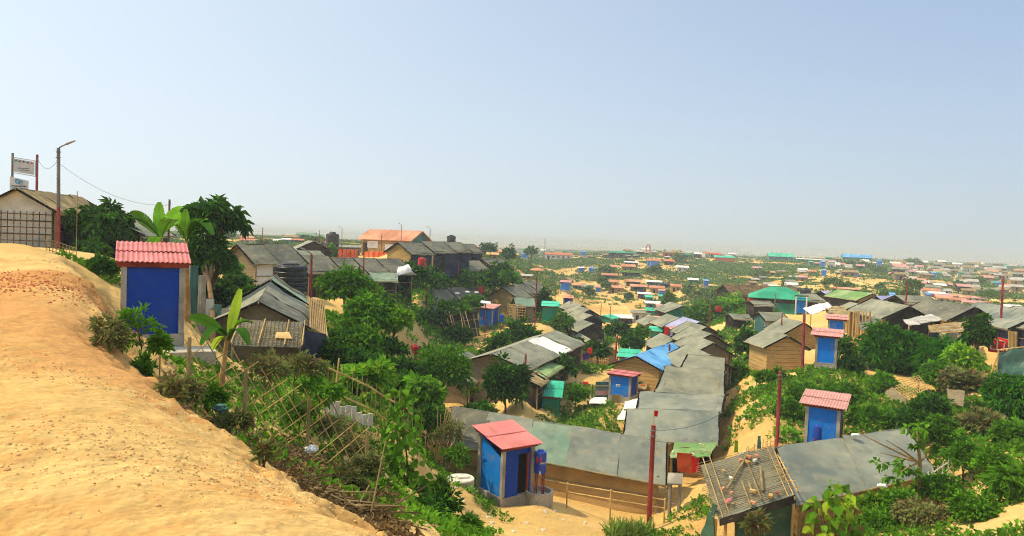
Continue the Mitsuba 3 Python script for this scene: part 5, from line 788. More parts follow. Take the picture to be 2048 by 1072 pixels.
banana('young banana plant with one bright upright leaf before the lattice awning', at(437, 760, 12.6), at(455, 668, 12.6), [(at(481, 578, 12.8), -.04), (at(378, 636, 12.4), .16), (at(402, 690, 12.0), .3), (at(505, 646, 12.9), .25), (at(497, 690, 12.2), .35), (at(425, 700, 12.8), .2)], .095, ['leaf_yellow', 'leaf_mid', 'leaf_dark', 'leaf_mid', 'leaf_dark'], .05, sides=[(1, 0, .1), (.3, .3, 1), None, None, None, None])
# ---- broad leaved plants, leaf by leaf
def leafy(label, name, pts, sizes, dirs, mats, stems, wr=.4, cat='plant'):
    k = thing(name, label, cat)
    for s in stems: part(k, 'stem', MB().tube(s, np.linspace(.03, .012, len(s)), 6).mesh(), 'trunk_bark')
    for i in range(len(pts)):
        b, d, sz = pts[i], unit(dirs[i]), sizes[i]; W = unit(np.cross(d, [0, 0, 1.0]+rv.normal(0, .5, 3))); N = np.cross(W, d)
        o = [(0, .05), (.18, .75), (.42, 1.0), (.7, .62), (1.0, 0)]
        ctr = [b+d*sz*t-N*sz*.25*t*t for t, _ in o]; v, f = [], []
        for (t, q), c in zip(o, ctr): v += [c-W*q*wr*sz+N*.12*q*sz, c, c+W*q*wr*sz+N*.12*q*sz]
        for j in range(4):
            a = 3*j; f += [[a, a+1, a+4], [a, a+4, a+3], [a+1, a+2, a+5], [a+1, a+5, a+4]]
        part(k, 'leaf', (np.array(v), np.array(f)), mats[i % len(mats)], smooth=True)
    return k
def leafset(c, rad, n, size, droop=.8):
    u = rv.normal(0, 1, (n, 3)); u /= np.linalg.norm(u, axis=1, keepdims=True); rr = rv.uniform(.35, 1, (n, 1))**.5
    return c+u*rr*rad, size*rv.uniform(.7, 1.25, n), u*[.8, .8, .3]+rv.normal(0, .35, (n, 3))-[0, 0, droop]
P, S, D = [], [], []
for px, py, rx, ry, n in [(1676, 985, 26, 24, 26), (1660, 1020, 38, 30, 34), (1705, 1040, 30, 28, 26), (1645, 1060, 34, 26, 26)]:
    a, b_, c_ = leafset(at(px, py, 16), np.array([rx, rx, ry])*16/FOC, n, .24); P.append(a); S.append(b_); D.append(c_)
f0 = on(*at(1672, 1100, 16)[:2])
leafy('bright green broad leaved plant at the bottom edge before the corner shelter', 'broad_leaved_plant', np.vstack(P), np.concatenate(S), np.vstack(D), ['leaf_bright', 'leaf_bright', 'leaf_yellow', 'leaf_mid'], [[f0-[0, 0, .2], at(1668, 1040, 16), at(1675, 970, 16)], [f0, at(1650, 1050, 16), at(1640, 1010, 16)], [f0, at(1695, 1060, 16), at(1712, 1020, 16)]])
k = thing('flower_head', 'yellow flower cluster on the bright broad leaved plant', 'flower'); P_, D_, S_, _ = clumps(at(1692, 1008, 15.7), (.11, .11, .13), 12, 14, .05, 0, 1); part(k, 'petals', leaves(P_, D_, S_, .45), 'leaf_yellow')
P, S, D = [], [], []
for px, py, rx, ry, n in [(800, 800, 30, 26, 36), (808, 850, 34, 30, 44), (812, 905, 36, 36, 54), (822, 960, 36, 34, 50), (790, 880, 22, 40, 34), (840, 985, 24, 24, 26)]:
    a, b_, c_ = leafset(at(px, py, 16.5), np.array([rx, rx, ry])*16.5/FOC, n, .21, .7); P.append(a); S.append(b_); D.append(c_)
f0 = on(*at(815, 1000, 16.5)[:2])
leafy('tall column of broad leaved creeper at the end of the lattice fence', 'creeper_column', np.vstack(P), np.concatenate(S), np.vstack(D), ['leaf_mid', 'leaf_mid', 'leaf_bright'], [[f0-[0, 0, .2], at(815, 930, 16.5), at(800, 780, 16.5)], [f0, at(800, 920, 16.6), at(790, 850, 16.6)]], .42, 'creeper')
# thin papaya-like tree beside the corner shelter
k = thing('papaya_tree', 'thin bare branched tree with few leaves beside the corner shelter roof', 'tree'); f0 = on(*at(1842, 985, 19)[:2])
part(k, 'trunk', MB().tube([f0-[0, 0, .3], at(1840, 930, 19), at(1836, 880, 19), at(1834, 858, 19)], [.06, .05, .035, .02], 8).mesh(), 'pale_bark', smooth=40)
for e, m_ in [((1772, 880), (1805, 900)), ((1760, 905), (1800, 915)), ((1865, 885), (1850, 915)), ((1722, 868), (1770, 892)), ((1800, 945), (1815, 935))]:
    part(k, 'limb', MB().tube([at(1838, 925, 19), at(*m_, 18.8), at(*e, 18.5)], [.03, .02, .008], 5).mesh(), 'pale_bark')
for (px, py, r_, n, lf) in [(1834, 862, 20, 46, 'leaf_bright'), (1840, 892, 8, 12, 'leaf_mid'), (1808, 940, 22, 60, 'leaf_mid'), (1760, 925, 12, 16, 'leaf_mid'), (1815, 1000, 14, 36, 'leaf_mid'), (1790, 955, 16, 20, 'leaf_mid')]:
    P_, D_, S_, _ = clumps(at(px, py, 18.8), np.array([r_, r_, r_*.7])*19/FOC, max(3, n//6), 6, .2, .7, 1); part(k, 'leaf_cluster', leaves(P_, D_, S_, .3), lf)
# ---- ground cover: creepers, weeds and grass over the banks, litter in the gully
GREEN = [(1700, 760, 38, 4.5, 1), (1650, 795, 33, 4, 1), (1600, 800, 33, 3, 1), (1720, 825, 31, 4, 1), (1790, 860, 28, 4.5, 1), (1850, 800, 32, 4.5, .9), (1900, 870, 26, 5, 1), (1950, 820, 30, 4, .8), (1900, 960, 20, 4.5, 1), (1800, 985, 18.5, 3, 1), (1850, 1040, 16, 3.2, 1), (1960, 900, 23, 4, .9), (2025, 880, 25, 4, .8), (1960, 1000, 17, 2.6, .9), (1930, 1060, 15, 2, .9), (2040, 985, 17.5, 1.6, .9), (1990, 940, 19.5, 2.4, 1), (1720, 1045, 17, 2.2, 1), (1560, 780, 37, 2.6, .9), (1530, 745, 42, 2, .7), (1950, 760, 38, 3, .8), (1880, 740, 40, 3.5, .9), (1800, 730, 38, 3.0, .5), (2060, 940, 19, 3, .7),
    (1490, 665, 66, 5.5, 1), (1505, 700, 55, 3.5, 1), (1490, 745, 47, 2.5, 1), (1476, 800, 39, 1.3, .9), (1484, 848, 31.5, 1.0, 1), (1450, 622, 86, 6, 1), (1430, 606, 95, 7, 1), (1480, 690, 60, 4, 1), (1520, 660, 66, 3, .8), (1170, 820, 41, 2.6, .8), (1200, 850, 37, 3, 1), (1150, 860, 36, 2, .9), (1160, 790, 46, 2.5, .6),
    (700, 680, 36, 5, 1), (760, 760, 30, 6, 1), (690, 770, 26, 5, 1), (850, 790, 31, 5, .9), (780, 870, 21, 3.5, .9), (835, 940, 18, 2.2, .8), (860, 1045, 13.5, 2, 1), (900, 900, 24, 1.8, .9), (640, 800, 18, 3, .8), (560, 800, 15, 2.6, .7), (880, 705, 55, 5, .9), (930, 690, 56, 3, .5), (1030, 695, 55, 6, 1), (1000, 660, 64, 4, .8), (780, 570, 58, 7, 1), (870, 565, 74, 8, .9), (960, 580, 80, 8, 1), (1040, 560, 110, 10, 1), (1140, 665, 76, 4, .9), (1125, 695, 62, 3, .7), (1150, 640, 84, 5, .8), (435, 585, 32, 3, .8), (210, 550, 21.5, 1.2, .8), (700, 930, 13, 2.2, .7), (740, 1000, 11, 1.6, .5), (460, 800, 11.5, 1.4, .6), (1340, 1060, 22, 1, .6), (1400, 990, 24, 1.2, .7), (1270, 1060, 22.5, 1.0, .7), (1260, 690, 62, 4, .6), (1380, 640, 98, 7, .8),
    (1110, 530, 320, 34, 1), (1160, 530, 310, 28, 1), (1060, 540, 220, 22, 1), (1050, 590, 150, 12, .9), (1100, 560, 240, 16, .8), (1210, 545, 250, 12, 1), (1215, 565, 210, 6, .7), (1300, 548, 250, 16, 1), (1360, 560, 250, 24, 1), (1400, 590, 180, 20, 1), (1430, 560, 225, 26, 1), (1470, 545, 275, 30, 1), (1530, 540, 300, 34, 1), (1590, 540, 300, 22, .9), (1440, 610, 150, 16, 1), (1390, 615, 150, 10, 1), (1500, 575, 190, 18, .9), (1560, 570, 185, 14, .8), (1680, 575, 150, 14, .9), (1740, 545, 270, 28, 1), (1790, 560, 235, 20, .7), (1700, 540, 300, 15, 1), (1840, 570, 215, 14, .7), (1960, 580, 220, 16, .8), (2030, 590, 190, 16, .8), (1270, 545, 262, 8, .7), (1130, 600, 190, 9, .5), (1190, 605, 190, 8, .5), (600, 490, 175, 22, .9), (540, 490, 175, 18, .9), (470, 485, 190, 18, .9), (680, 505, 140, 10, .6), (980, 515, 160, 14, .9), (1030, 525, 190, 16, 1), (930, 510, 190, 14, .6)]
BARE = [(1630, 565, 190, 6), (1650, 545, 240, 6), (1670, 530, 310, 8), (1615, 582, 155, 5), (1243, 560, 225, 3), (1248, 580, 195, 3), (1240, 540, 262, 3), (1320, 525, 310, 10), (1290, 525, 310, 6), (1105, 545, 270, 3), (1095, 530, 310, 3), (1340, 590, 190, 8), (1300, 590, 195, 8), (1250, 605, 185, 9), (1220, 620, 160, 7), (1160, 620, 150, 5), (1850, 575, 220, 9), (1920, 565, 260, 10), (1990, 572, 230, 9), (1960, 550, 330, 14), (1870, 540, 420, 16), (1780, 548, 280, 9), (1730, 570, 170, 6), (1800, 580, 160, 6), (1240, 533, 265, 4), (1180, 560, 225, 6), (1150, 575, 205, 7), (1290, 560, 225, 5), (1310, 583, 197, 7), (1120, 552, 250, 5), (1480, 560, 240, 6), (1540, 556, 260, 6), (1340, 545, 260, 6), (1470, 770, 43, 1.2), (1465, 830, 35, 1.3), (1470, 900, 30, 1.5), (1510, 720, 48, 1), (1760, 740, 39, 1.6), (1740, 720, 43, 2.0), (1800, 745, 37, 1.8), (1840, 800, 33, 1.2), (2000, 835, 29, 1.4), (2035, 1030, 15.2, 1.2), (1900, 1010, 18, .7), (1990, 960, 19, 1), (870, 985, 20.5, 1.6), (900, 1000, 20, 1.6), (960, 690, 62, 1.4), (840, 700, 54, 1.6), (940, 660, 66, 2), (1400, 650, 84, 3), (1560, 735, 40, 2), (640, 900, 12.5, .6), (1060, 680, 68, 2)]
gb = np.array([[*at(px, py, Y)[:2], r, d] for px, py, Y, r, d in GREEN])
gb[:, 2] *= np.where(np.hypot(gb[:, 0], gb[:, 1]) > 105, .76, 1.0); bb = np.array([[*at(px, py, Y)[:2], r] for px, py, Y, r in BARE])
def cover(x, y):
    p = np.stack([x, y], -1); r = np.hypot(x, y); m = np.zeros(len(x))
    for bx_, by_, br, bd in gb: m = np.maximum(m, bd*np.clip(1.35*(1-np.hypot(x-bx_, y-by_)/(br*1.15)), 0, 1)**.6)
    nz = meshkit.fbm(np.stack([x, y, 0*x], -1)*np.where(r < 70, .55, .07)[:, None], 4, 31)
    far = np.clip((r-110)/60, 0, 1); m = np.maximum(m*(.55+.9*nz), far*np.clip((nz-.56)*9, 0, .7)); m = np.where(r > 260, np.maximum(m, np.clip((nz-.53)*9, 0, .75)), m)
    for bx_, by_, br in bb: m *= np.clip((np.hypot(x-bx_, y-by_)/br-.7)*2.2, 0, 1)
    return np.maximum(m, far*np.where(meshkit.noise(np.stack([x, y, 0*x], -1)*.5, 77) > .78, .56, 0))
hutxy = C_[:, :2]
def scatter_cover(r0, r1, dens, size, ang=40, tall=1.0, per=5, thr=.28, top=.75):
    area = math.radians(2*ang)/2*(r1*r1-r0*r0); n = int(area*dens); r = np.sqrt(rv.uniform(r0*r0, r1*r1, n)); a = np.radians(rv.uniform(-ang, ang, n)); x, y = r*np.sin(a), r*np.cos(a)
    m = cover(x, y); keep = m > np.maximum(thr, rv.uniform(0, top, n)); x, y, m = x[keep], y[keep], m[keep]
    z = height(x, y); nn = len(x); P = np.repeat(np.stack([x, y, z], -1), per, 0)+rv.normal(0, size*.5, (nn*per, 3))*[1, 1, .1]
    D = rv.normal(0, 1, (nn*per, 3)); D[:, 2] = np.abs(D[:, 2])*tall+.25
    P[:, 2] += rv.uniform(0, 1, nn*per)*size*tall*.8
    return leaves(P, D, size*rv.uniform(.5, 1.3, nn*per), .38)
cov = MB()
for r0, r1, de, sz, tl in [(7, 26, 34, .11, 1.0), (26, 50, 20, .17, 1.0), (50, 120, 6, .32, 1.0)]: cov.add(*scatter_cover(r0, r1, de, sz, tall=tl))
single('creeping_weeds', cov.mesh(), 'leaf_mid', 'green weeds and creepers covering the banks and gullies of the camp', 'weeds', kind='stuff')
cov = MB()
for r0, r1, de, sz, tl in [(7, 26, 9, .12, 1.1), (26, 50, 6, .18, 1.1), (50, 120, 1.6, .33, 1.0)]: cov.add(*scatter_cover(r0, r1, de, sz, tall=tl, thr=.36))
single('pale_weeds', cov.mesh(), 'leaf_bright', 'paler yellow-green weed tips among the creepers', 'weeds', kind='stuff')
cov = MB()
for r0, r1, de, sz in [(115, 240, 2.0, .5), (240, 460, 1.1, .7), (460, 1300, .07, 1.8)]: cov.add(*scatter_cover(r0, r1, de, sz, tall=.5, thr=.42, top=.62))
single('hill_scrub', cov.mesh(), 'leaf_far', 'green scrub covering the far hillsides', 'scrub', kind='stuff')
def litter(blobs, dens, size, m, name, label, flat=.35, wr=.28):
    L = MB()
    for px, py, Y, r in blobs:
        c = at(px, py, Y); n = int(dens*r*r*3.1); a = rv.uniform(0, 2*math.pi, n); q = r*np.sqrt(rv.uniform(0, 1, n)); x, y = c[0]+q*np.cos(a), c[1]+q*np.sin(a)
        P = np.stack([x, y, height(x, y)+rv.uniform(.0, .1, n)], -1); D = rv.normal(0, 1, (n, 3)); D[:, 2] = D[:, 2]*flat+.1
        L.add(*leaves(P, D, size*rv.uniform(.5, 1.4, n), wr, .25 if wr > .1 else .03))
    single(name, L.mesh(), m, label, name.replace('_', ' '), kind='stuff')
EDGE = [(440, 860, 9.6, .8), (500, 880, 9.8, .9), (540, 900, 10, 1.0), (580, 930, 9.6, .9), (620, 960, 9.2, .9), (660, 990, 8.8, .8), (700, 1020, 8.4, .7), (740, 1045, 8.2, .6), (560, 860, 12, 1.2), (640, 930, 11.5, 1.2), (690, 960, 11, 1.0)]
litter(EDGE, 170, .1, 'leaf_dry', 'leaf_litter', 'brown dead leaves and brush in the gully along the sand edge')
litter([(1255, 1060, 22.6, .5), (1240, 1068, 22.3, .4), (1290, 1050, 23, .3)], 620, .5, 'grass_mix', 'grass_tuft', 'long grass tuft at the foot of the thick red pole', 2.6, .045)
# crushed brick and pebbles on the near slope
def pebbles(n, blobs, s0, s1, m, name, label, cat):
    L = MB(); ico = trimesh.creation.icosphere(0); V, F = np.array(ico.vertices), np.array(ico.faces)
    for px, py, Y, r, w in blobs:
        c = at(px, py, Y)
        for _ in range(int(n*w)):
            q = rv.normal(0, r/2, 2); x, y = c[0]+q[0]*1.6, c[1]+q[1]*.7; s = rv.uniform(s0, s1)*rv.uniform(.6, 1); z = float(height(x, y))
            L.add(V*rv.uniform(.6, 1.2, (12, 1))*s*[1, 1, .7]+[x, y, z+s*.2], F)
    single(name, L.mesh(), m, label, cat, kind='stuff')
pebbles(300, [(70, 575, 13.2, 1.3, 1), (130, 590, 13.2, 1.0, .8), (30, 570, 13.5, 1, .5)], .012, .035, 'brick_wall', 'brick_rubble', 'red crushed brick spilled across the sand below the mound', 'rubble')
pebbles(150, [(60, 950, 4.6, .8, .5), (250, 960, 4.6, 1.2, .8), (430, 900, 6.6, .9, 1), (480, 980, 6.2, .8, 1), (330, 830, 7.6, .7, .5)], .003, .009, 'brick_wall', 'gravel', 'reddish pebbles scattered over the near sand slope', 'gravel')
pebbles(300, [(100, 900, 5.2, 1.4, 1), (350, 960, 5.2, 1.3, 1), (200, 760, 8, 1.6, 1), (480, 1010, 5.8, .9, .7), (150, 530, 16, 1.0, .5), (200, 590, 14.3, .7, .6)], .006, .022, 'soil_clod', 'soil_clods', 'crumbs and clods of dry yellow soil on the near slope', 'clods')
pebbles(26, [(1000, 1050, 21, 1.6, 1), (1180, 1050, 23, 1.5, 1), (900, 990, 20, 1.2, 1), (1420, 970, 26, 1.5, 1), (1480, 850, 33, 1.6, 1), (1180, 800, 44, 2, 1), (1140, 745, 49, 2, 1), (830, 705, 52, 2, 1), (950, 685, 62, 2, 1), (1250, 690, 62, 2.5, 1), (1560, 730, 41, 2, 1)], .02, .09, 'concrete_pale', 'rubbish_scraps', 'pale scraps of rubbish and stones lying on the paths between the shelters', 'rubbish')
# ---------------------------------------------------------------- signs, fences, awnings and small things
Zu = np.array([0, 0, 1.0])
def sticks(k, lst, m, r=.014, name='stick', n=5):
    for a, b in lst: part(k, name, MB().bar(a, b, r, r*.85, n=n).mesh(), m)
def wire(label, a, b, sag, r=.008):
    t = np.linspace(0, 1, 14); p = np.asarray(a)+(np.asarray(b)-np.asarray(a))*t[:, None]-Zu*(sag*4*t*(1-t))[:, None]
    single('wire', MB().tube(p, r, 4).mesh(), 'ink_dark', label, 'wire')
# bamboo lattice on the front of the house on the ridge
hk = house; a_, b_, c_, d_ = gab(120, 426, 31, 105, 9, 3.3, .98); mL = 2*d_-a_; mL[2] = a_[2]; fr = unit([-(a_-mL)[1]*-1, 0, 0])
dirx = unit((a_-mL)*[1, 1, 0]); out = np.array([dirx[1], -dirx[0], 0]); zb = a_[2]-1.75; w_ = np.linalg.norm((a_-mL)[:2])
oo = mL*[1, 1, 0]-out*.18
for i in range(12): x = .35+(w_-.7)*i/11; part(hk, 'lattice_stick', MB().bar([*(oo+dirx*x)[:2], zb], [*(oo+dirx*x)[:2], a_[2]+.02], .018).mesh(), 'bamboo_dark')
for i in range(6): z = zb+.25+i*.28; part(hk, 'lattice_rail', MB().bar([*(oo+dirx*.3)[:2], z], [*(oo+dirx*(w_-.3))[:2], z], .022 if i % 2 else .035).mesh(), 'bamboo_dark')
# sign boards on two posts
sg = thing('sign_board', 'upper signboard in a bar frame between two reddish posts above the bamboo house', 'signboard'); Y = 36
p0, p1 = at(24, 388, Y), at(72, 386, Y)
for px, lo, hi in ((23, 470, 306), (72, 470, 309)): part(sg, 'post', MB().bar(at(px, lo, Y), [*at(px, lo, Y)[:2], at(px, hi, Y)[2]], .06, .055, 8).mesh(), 'red_pole' if px > 50 else 'grey_pole')
def board(k, px0, py0, px1, py1, Y, frame=True):
    A, B = at(px0, py0, Y), at(px1, py1, Y); x0, x1, z0, z1 = A[0], B[0], B[2], A[2]; w, h = x1-x0, z1-z0; P = lambda u, v, o=0: np.array([x0+u*w, Y-.08-o, z0+v*h-.2*u*h])
    part(k, 'panel', MB().prism([P(0, 0), P(1, 0), P(1, 1), P(0, 1)], [0, .03, 0]).mesh(), 'sign_grey')
    if frame:
        for v in (-.08, 1.08): part(k, 'frame_bar', MB().bar(P(-.05, v), P(1.1, v), .02).mesh(), 'grey_pole')
        for u in (-.05, 1.08): part(k, 'frame_bar', MB().bar(P(u, -.08), P(u, 1.08), .02).mesh(), 'grey_pole')
    return P, w, h
P, w, h = board(sg, 29, 317, 70, 345, Y)
for i, m in enumerate(['wall_green', 'ink_dark', 'ink_dark', 'ink_dark', 'red_cloth']): part(sg, 'emblem', MB().box(P(.12+.19*i, .86, .008), (.09*w if i else .13*w, .01, .1*h)).mesh(), m)
for i, (u, ln) in enumerate([(.5, .55), (.55, .4)]): part(sg, 'print_line', MB().box(P(u, .38-.13*i, .008), (ln*w, .01, .035*h)).mesh(), 'ink_dark')
sg2 = thing('sign_board', 'lower white signboard with a blue emblem, right above the bamboo house roof', 'signboard'); P, w, h = board(sg2, 22, 353, 58, 392, Y, False)
m = MB().tube([P(.42+.1*math.cos(t), .84+.1*math.sin(t), .01) for t in np.linspace(.6, 5.7, 14)], .03, 5).tube([P(.6+.07*math.cos(t), .82+.09*math.sin(t), .01) for t in np.linspace(0, 5.2, 14)], .028, 5); part(sg2, 'emblem', m.mesh(), 'ink_blue')
for i in range(4): part(sg2, 'print_line', MB().box(P(.5, .6-.11*i, .008), ((.8-.12*(i % 2))*w, .01, .05*h)).mesh(), 'ink_blue' if i % 2 else 'ink_dark')
wire('sagging wire from the signboard post to the street lamp', at(73, 312, Y), TA-[0, 0, .45], .5)
wire('long thin wire from the street lamp to the dark pole behind the banana plants', TA-[0, 0, .6], at(337, 410, 34), .5, .006)
wire('thin wire from the thick red pole to the stepped roofs', TB-[0, 0, .15], at(1450, 822, 32), .25)
# lattice fence by the bamboo house
lf = thing('lattice_fence', 'dark bamboo lattice fence panel below the bamboo house', 'fence'); A, B = at(92, 515, 23), at(152, 535, 23); 
for i in range(10): p = A+(B-A)*i/9; part(lf, 'upright', MB().bar(p-Zu*.3, p+Zu*.62, .012).mesh(), 'bamboo_old')
for i in range(6): part(lf, 'rail', MB().bar(A+Zu*(.05+.11*i), B+Zu*(.05+.11*i), .011).mesh(), 'bamboo_old')
part(lf, 'corner_post', MB().bar(B-Zu*.4, B+Zu*2.4, .012).mesh(), 'bamboo_old')
# patched tin wall behind the tall blue latrine
tw = thing('tin_fence', 'pale patched metal sheet fence in the shade behind the tall blue latrine', 'fence')
for i in range(7):
    a, b = at(365+16*i, 560, 27.5), at(365+16*(i+1)-1, 560, 27.5+.1*(i % 2)); g = on(a[0], a[1])[2]; hh = 1.5+.25*((i*7) % 3); part(tw, 'metal_sheet', MB().sheet([*a[:2], g-.2], [*b[:2], g-.2], [*b[:2], g+hh], [*a[:2], g+hh], 8, 3, .01, 0, .03, i, corr=.012, pitch=.08).mesh(), ['wall_white', 'wall_teal', 'concrete'][i % 3])
# lattice fence of diagonal sticks in the gully
fe = thing('lattice_fence', 'long bamboo fence of crossed diagonal sticks along the gully below the sand slope', 'fence')
f_pts = np.array([at(365, 790, 11.6), at(470, 850, 11.8), at(570, 905, 12), at(660, 950, 12.4), at(735, 985, 13)]); fl = np.concatenate([[0], np.cumsum(np.linalg.norm(np.diff(f_pts, axis=0), axis=1))])
for i in range(len(f_pts)): f_pts[i, 2] = min(f_pts[i, 2], float(height(*f_pts[i, :2]))+.1)
FP = lambda s, h: np.array([np.interp(s, fl, f_pts[:, j]) for j in range(3)])+Zu*(h-.05)
Lf, Hf, st = fl[-1], 1.3, .27
for i in range(int((Lf+Hf)/st)+1):
    for sgn in (1, -1):
        s0 = i*st-(Hf if sgn > 0 else 0)
        a, b = (s0, s0+Hf) if sgn > 0 else (s0, s0-Hf)
        t0, t1 = 0.0, 1.0
        lo_, hi_ = 0, Lf
        for q in np.linspace(0, 1, 21):
            pass
        ts = [t for t in np.linspace(0, 1, 41) if lo_ <= a+(b-a)*t <= hi_]
        if len(ts) < 8: continue
        t0, t1 = ts[0], ts[-1]; j = rv.uniform(-.05, .08)
        part(fe, 'stick', MB().bar(FP(a+(b-a)*t0, Hf*t0-.05), FP(a+(b-a)*t1, Hf*t1+j*(t1 > .95))+[0, 0, 0], .0095, .008, 5).mesh(), 'bamboo' if i % 3 else 'bamboo_old')
for s in (.1, Lf*.3, Lf*.62, Lf-.05): part(fe, 'post', MB().bar(FP(s, -.4), FP(s, 1.15), .035, .03, 7).mesh(), 'bamboo_old')
# second fence: rails and uprights above the creeper column, and white boards along the terrace
f2 = thing('rail_fence', 'bamboo rail fence with thin uprights on the terrace edge below the awning shelter', 'fence'); A, B = at(655, 800, 19.5), at(850, 905, 20.5)
for i in range(22): p = A+(B-A)*i/21; p = on(*p[:2]); part(f2, 'upright', MB().bar(p-Zu*.2, p+Zu*(1.0+.25*rv.random()), .012).mesh(), 'bamboo_old')
for z in (.35, .95): part(f2, 'rail', MB().tube([on(*(A+(B-A)*t)[:2])+Zu*z for t in np.linspace(0, 1, 6)], .028, 6).mesh(), 'bamboo')
part(f2, 'tall_stake', MB().bar(on(*at(668, 800, 19.5)[:2]), at(678, 717, 19.5), .022).mesh(), 'bamboo')
pb = thing('plank_edging', 'weathered white planks edging the terrace path', 'planks')
for i in range(9):
    c = at(652+11*i, 808+7*i, 17.5+.2*i); c = on(*c[:2]); part(pb, 'plank', MB().box(c+Zu*.12, (.13, .03, .5+.1*(i % 3)), .5).mesh(), 'concrete_pale')
# awning before the shelter
aw = thing('lattice_awning', 'grey mat awning with a bamboo grid on posts in front of the awning shelter', 'awning'); q = quad((462, 688, 24.3), (604, 693, 24.6), (606, 645, 26.3), (478, 640, 26.3))
part(aw, 'mat', MB().sheet(*q, 14, 8, .02, .05, .05, 3, hang=.06).mesh(), 'tarp_dark', smooth=30)
L_ = lambda u, v, o=.03: (q[0]*(1-u)+q[1]*u)*(1-v)+(q[3]*(1-u)+q[2]*u)*v+Zu*o
sticks(aw, [(L_(u, -.04), L_(u, 1.0)) for u in np.linspace(.02, .98, 17)], 'bamboo_old', .012); sticks(aw, [(L_(0, v, .045), L_(1.03, v, .045)) for v in np.linspace(.05, .7, 8)], 'bamboo_old', .011)
sticks(aw, [(L_(u, -.02, .06), L_(u+.03, 1.03, .06)) for u in (.0, .38, .75, 1.0)], 'bamboo', .024, 'batten')
for u in (.02, .97): g = L_(u, .03); part(aw, 'post', MB().bar([*g[:2], on(*g[:2])[2]-.3], g-Zu*.04, .04).mesh(), 'bamboo_old')
single('sack', MB().sheet(L_(.6, .22, .07), L_(.85, .22, .07), L_(.8, .42, .12), L_(.62, .42, .1), 6, 4, .03, -.05, .05, 9).mesh(), 'bamboo', 'ochre sack lying on the lattice awning', 'sack', smooth=40)
for z in (.35, .8, 1.25): part(aw, 'wire_rail', MB().bar([*L_(.05, .1)[:2], on(*L_(.05, .1)[:2])[2]+z], [*L_(.95, .1)[:2], on(*L_(.95, .1)[:2])[2]+z], .008).mesh(), 'bamboo_old')
ms = thing('mat_screen', 'slanting bamboo mat leaning from the eave of the awning shelter', 'screen'); q = quad((620, 655, 26.6), (656, 674, 27.2), (648, 600, 31), (618, 596, 30.6))
part(ms, 'mat', MB().sheet(*q, 8, 12, .02, .04, .06, 4).mesh(), 'bamboo_old', smooth=30)
sticks(ms, [((q[0]*(1-u)+q[1]*u)+Zu*.03, (q[3]*(1-u)+q[2]*u)+Zu*.03) for u in np.linspace(.05, .95, 9)], 'bamboo', .014)
for e in (q[1], q[2]): part(ms, 'prop', MB().bar([*e[:2], on(*e[:2])[2]-.2], e, .03).mesh(), 'bamboo')
single('tarp_wall', MB().sheet(at(603, 738, 26.0), at(652, 738, 27.0), at(652, 668, 27.0), at(603, 660, 26.0), 8, 8, .02, 0, .08, 6).mesh(), 'tarp_navy', 'dark navy tarp wall under the slanting bamboo mat', 'tarp', smooth=40)
single('mud_plinth', bx(at(626, 748, 26.6), (1.1, .6, .5), .3), 'mud_wall', 'mud plinth under the navy tarp wall', 'plinth')
# slab before the tall blue latrine
single('latrine_slab', MB().box(P1(.15, -.55, -.12), (2.3, .9, .3), math.radians(28)).mesh(), 'concrete', 'concrete step slab before the tall blue latrine', 'slab')
# trellis with nets
tr = thing('vine_trellis', 'tangled bamboo trellis with hanging nets below the stepped row of three', 'trellis'); Y = 64
for i in range(16):
    px = 826+9*i; a = at(px, 686+4*math.sin(i), Y-2); a = on(*a[:2]); b = at(px-14-4*(i % 3), 622+6*(i % 2), Y); part(tr, 'stake', MB().bar(a-Zu*.2, b, .03, .025).mesh(), 'bamboo_old' if i % 2 else 'bamboo')
for py in (622, 646, 664): part(tr, 'rail', MB().bar(at(824, py+4, Y), at(966, py-8, Y+4), .035).mesh(), 'bamboo_old')
part(tr, 'net', MB().sheet(at(822, 680, Y+.6), at(960, 672, Y+4), at(955, 615, Y+4.4), at(828, 628, Y+1), 14, 8, .03, .2, .5, 8).mesh(), 'wall_dark', smooth=40)
single('hanging_tarp', MB().sheet(at(838, 645, 65), at(888, 640, 66.5), at(886, 609, 68.6), at(822, 615, 68), 12, 8, .03, .35, .35, 12, hang=.4).mesh(), 'tarp_dark_green', 'crumpled dark green tarp hanging from the left shelter of the stepped row', 'tarp', smooth=50)
single('blue_sheet', MB().sheet(at(876, 648, 65), at(884, 646, 65), at(890, 620, 66), at(880, 622, 66), 5, 6, .03, .1, .2, 13).mesh(), 'tarp_blue', 'bright blue strip of plastic hanging at the trellis', 'plastic sheet', smooth=50)
for i, (px, py, Y) in enumerate([(914, 588, 74), (935, 585, 76), (953, 586, 77)]):
    ico = trimesh.creation.icosphere(2); ico.apply_scale([.28, .2, .12]); ico.apply_translation(at(px, py, Y)+Zu*.05); single('white_bag', ico, 'white_paint', ['left', 'middle', 'right'][i]+' of the three white bags on the roof of the stepped row', 'bag', 'white bags on the stepped row', smooth=True)
single('white_bundle', MB().sheet(at(793, 548, 53), at(823, 545, 54), at(816, 532, 55), at(796, 534, 54.5), 8, 6, .05, -.2, .3, 14).mesh(), 'tarp_white', 'bunched white sheet under the eave of the last terrace roof', 'sheet', smooth=50)
